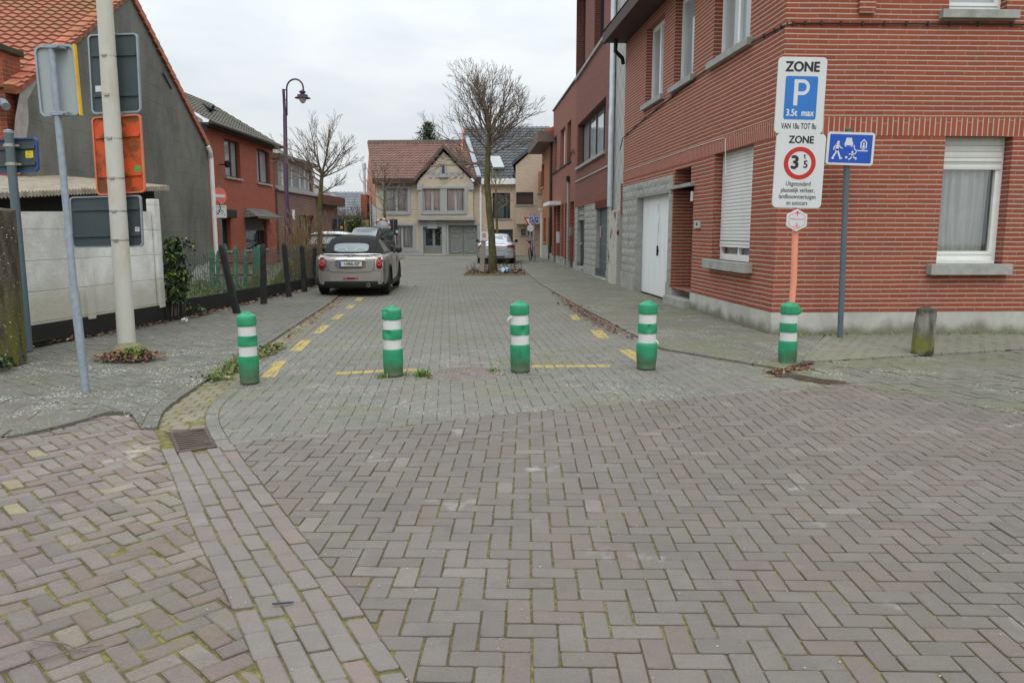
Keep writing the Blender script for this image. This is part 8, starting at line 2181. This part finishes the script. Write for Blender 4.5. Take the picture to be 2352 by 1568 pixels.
scatter('leaf_litter', 'single dead leaves scattered over the paving', 'leaf litter', m_straw, f10, 170, 51)
def f11(mb, r_):   # pale grit and crumbs on the near paving
    y = r_.uniform(1.9, 6.2); p = V(r_.uniform(-.8, .7) * y, y, .004); s_ = r_.uniform(.0015, .004); mb.lathe([(.001, 0), (s_, s_ * .4), (.001, s_ * .9)], p, 5)
scatter('grit', 'pale grit lying in the joints of the near paving', 'grit', plain('pale_grit', c(180, 174, 160), .9, .2), f11, 240, 52)
ivl = along([(-5.35, 8.05), (-5.15, 7.85)], .06)
def f12(mb, r_): leaf(mb, ivl(r_) + V(-.06, -.1, .05 + r_.random() * .12), r_.uniform(.015, .035), r_, .3)
scatter('weeds', 'small ivy and leaves at the foot of the concrete post', 'weeds', m_ivy, f12, 160, 53)

# small litter
p = G(419, 739, .05); mb = MB(); mb.lathe([(.022, 0), (.03, .075), (.031, .08), (.027, .08), (.02, .005)], p + V(0, 0, .03), 14, V(.8, -.3, .15)); tagged(mb.build('paper_cup', m_pvc, None, smooth=True), 'white paper cup lying at the foot of the black fence board', 'cup')
p = G(649, 1384, .012); mb = MB(); mb.tube([p + V(-.038, -.006, 0), p + V(.03, .006, 0), p + V(.042, .008, 0)], [.0045, .0045, .003], 8); tagged(mb.build('dark_stick', plain('dark_blue_plastic', c(44, 52, 66), .4)), 'short dark plastic stick lying on the paving band', 'stick')
r_ = random.Random(8)
for (x, y, l, a, lab) in ((235, 2580, .25, -.3, 'thin dark twig on the old bricks at lower left'), ((270), 2612, .22, .55, 'second thin twig crossing on the old bricks at lower left')):
    p = G(x * .5742, y * .5742, .01); d = V(math.cos(a), math.sin(a), 0); mb = MB(); mb.tube([p - d * l / 2, p + V(0, .01, .006), p + d * l / 2], [.0025, .003, .0015], 5); tagged(mb.build('twig', m_twig), lab, 'twig', 'twigs on the old bricks')

# ---- crows on the red house roof
m_crow = plain('black_feathers', c(26, 27, 32), .5, .2, 20)
q0 = RH.P(-.35, zr_, .35); nr_ = RH.t.cross(upr); nr_ = nr_ if nr_.z > 0 else -nr_
def crow(x, y, lab, hd):
    d = ray(x, y); t = (q0 - EYE).dot(nr_) / d.dot(nr_); p = EYE + d * t + V(0, 0, .1)
    M_ = Matrix.Rotation(hd, 3, 'Z'); L_ = lambda a, b, c_: p + M_ @ V(a * .95, b * .95, c_ * .95)
    root = thing('crow', lab, 'bird', p - V(0, 0, .1), 'crows on the roof')
    mb = MB(); mb.tube([L_(-.30, 0, .02), L_(-.2, 0, .05), L_(-.1, 0, .08), L_(0, 0, .11), L_(.08, 0, .16), L_(.13, 0, .22), L_(.17, 0, .245), L_(.205, 0, .24), L_(.26, 0, .225)], [.012, .03, .06, .078, .062, .042, .04, .022, .003], 12); mb.build('body', m_crow, root, smooth=True)
    mb = MB()
    for s_ in (-1, 1): mb.tube([L_(.0, s_ * .03, .05), L_(.01, s_ * .035, -.06), L_(.04, s_ * .035, -.09)], .007, 5)
    mb.build('legs', m_black, root)
    mb = MB()
    for s_ in (-1, 1): mb.tube([L_(.07, s_ * .05, .14), L_(-.08, s_ * .055, .10), L_(-.26, s_ * .02, .035)], [.012, .02, .005], 6)
    mb.build('wings', m_crow, root)
crow(481, 262, 'left crow sitting on the grey roof of the red house', R(200)); crow(487, 265, 'right crow sitting on the grey roof of the red house', R(-40))

# ---- bicycle by the far corner
bk = thing('bicycle', 'dark bicycle leaning by the sign posts at the far right', 'bicycle', (AT(1224, 590, 38).x, 38, 0)); bx = AT(1223.5, 590, 38).x
M_ = Matrix.Translation(V(bx, 38, 0)) @ Matrix.Rotation(R(78), 4, 'Z') @ Matrix.Rotation(R(-6), 4, 'X'); T_ = lambda a, b, c_: M_ @ V(a, b, c_)
for cx in (-.5, .5):
    mb = MB(); mb.tube([T_(cx + .33 * math.cos(t), 0, .34 + .33 * math.sin(t)) for t in [2 * math.pi * i / 26 for i in range(27)]], .02, 6); wv = mb.build('wheel', m_tyre, bk)
    mb = MB()
    for i in range(12): a = i * math.pi / 6; mb.tube([T_(cx, 0, .34), T_(cx + .32 * math.cos(a), 0, .34 + .32 * math.sin(a))], .003, 3)
    mb.build('spokes', m_alu, wv)
mb = MB()
for a, b in (((-.5, .34), (-.1, .3)), ((-.5, .34), (-.18, .82)), ((-.1, .3), (-.2, .9)), ((-.1, .3), (.36, .78)), ((-.18, .82), (.35, .86)), ((.5, .34), (.34, .95))): mb.tube([T_(a[0], 0, a[1]), T_(b[0], 0, b[1])], .018, 6)
mb.build('frame', plain('dark_red_frame', c(96, 26, 30), .4), bk)
mb = MB(); mb.tube([T_(.28, -.28, 1.02), T_(.36, -.1, 1.0), T_(.36, .1, 1.0), T_(.28, .28, 1.02)], .014, 6); mb.tube([T_(.34, 0, .95), T_(.36, 0, 1.0)], .016, 6); mb.build('handlebar', m_trim, bk)
mb = MB(); mb.tube([T_(-.34, 0, .95), T_(-.2, 0, .96), T_(-.06, 0, .94)], [.07, .06, .025], 8); mb.build('saddle', m_trim, bk)
mb = MB(); mb.box(T_(-.12, -.1, .28) - V(.02, .02, .02), T_(-.12, .1, .32) + V(.02, .02, .02)); mb.build('pedals', m_trim, bk)
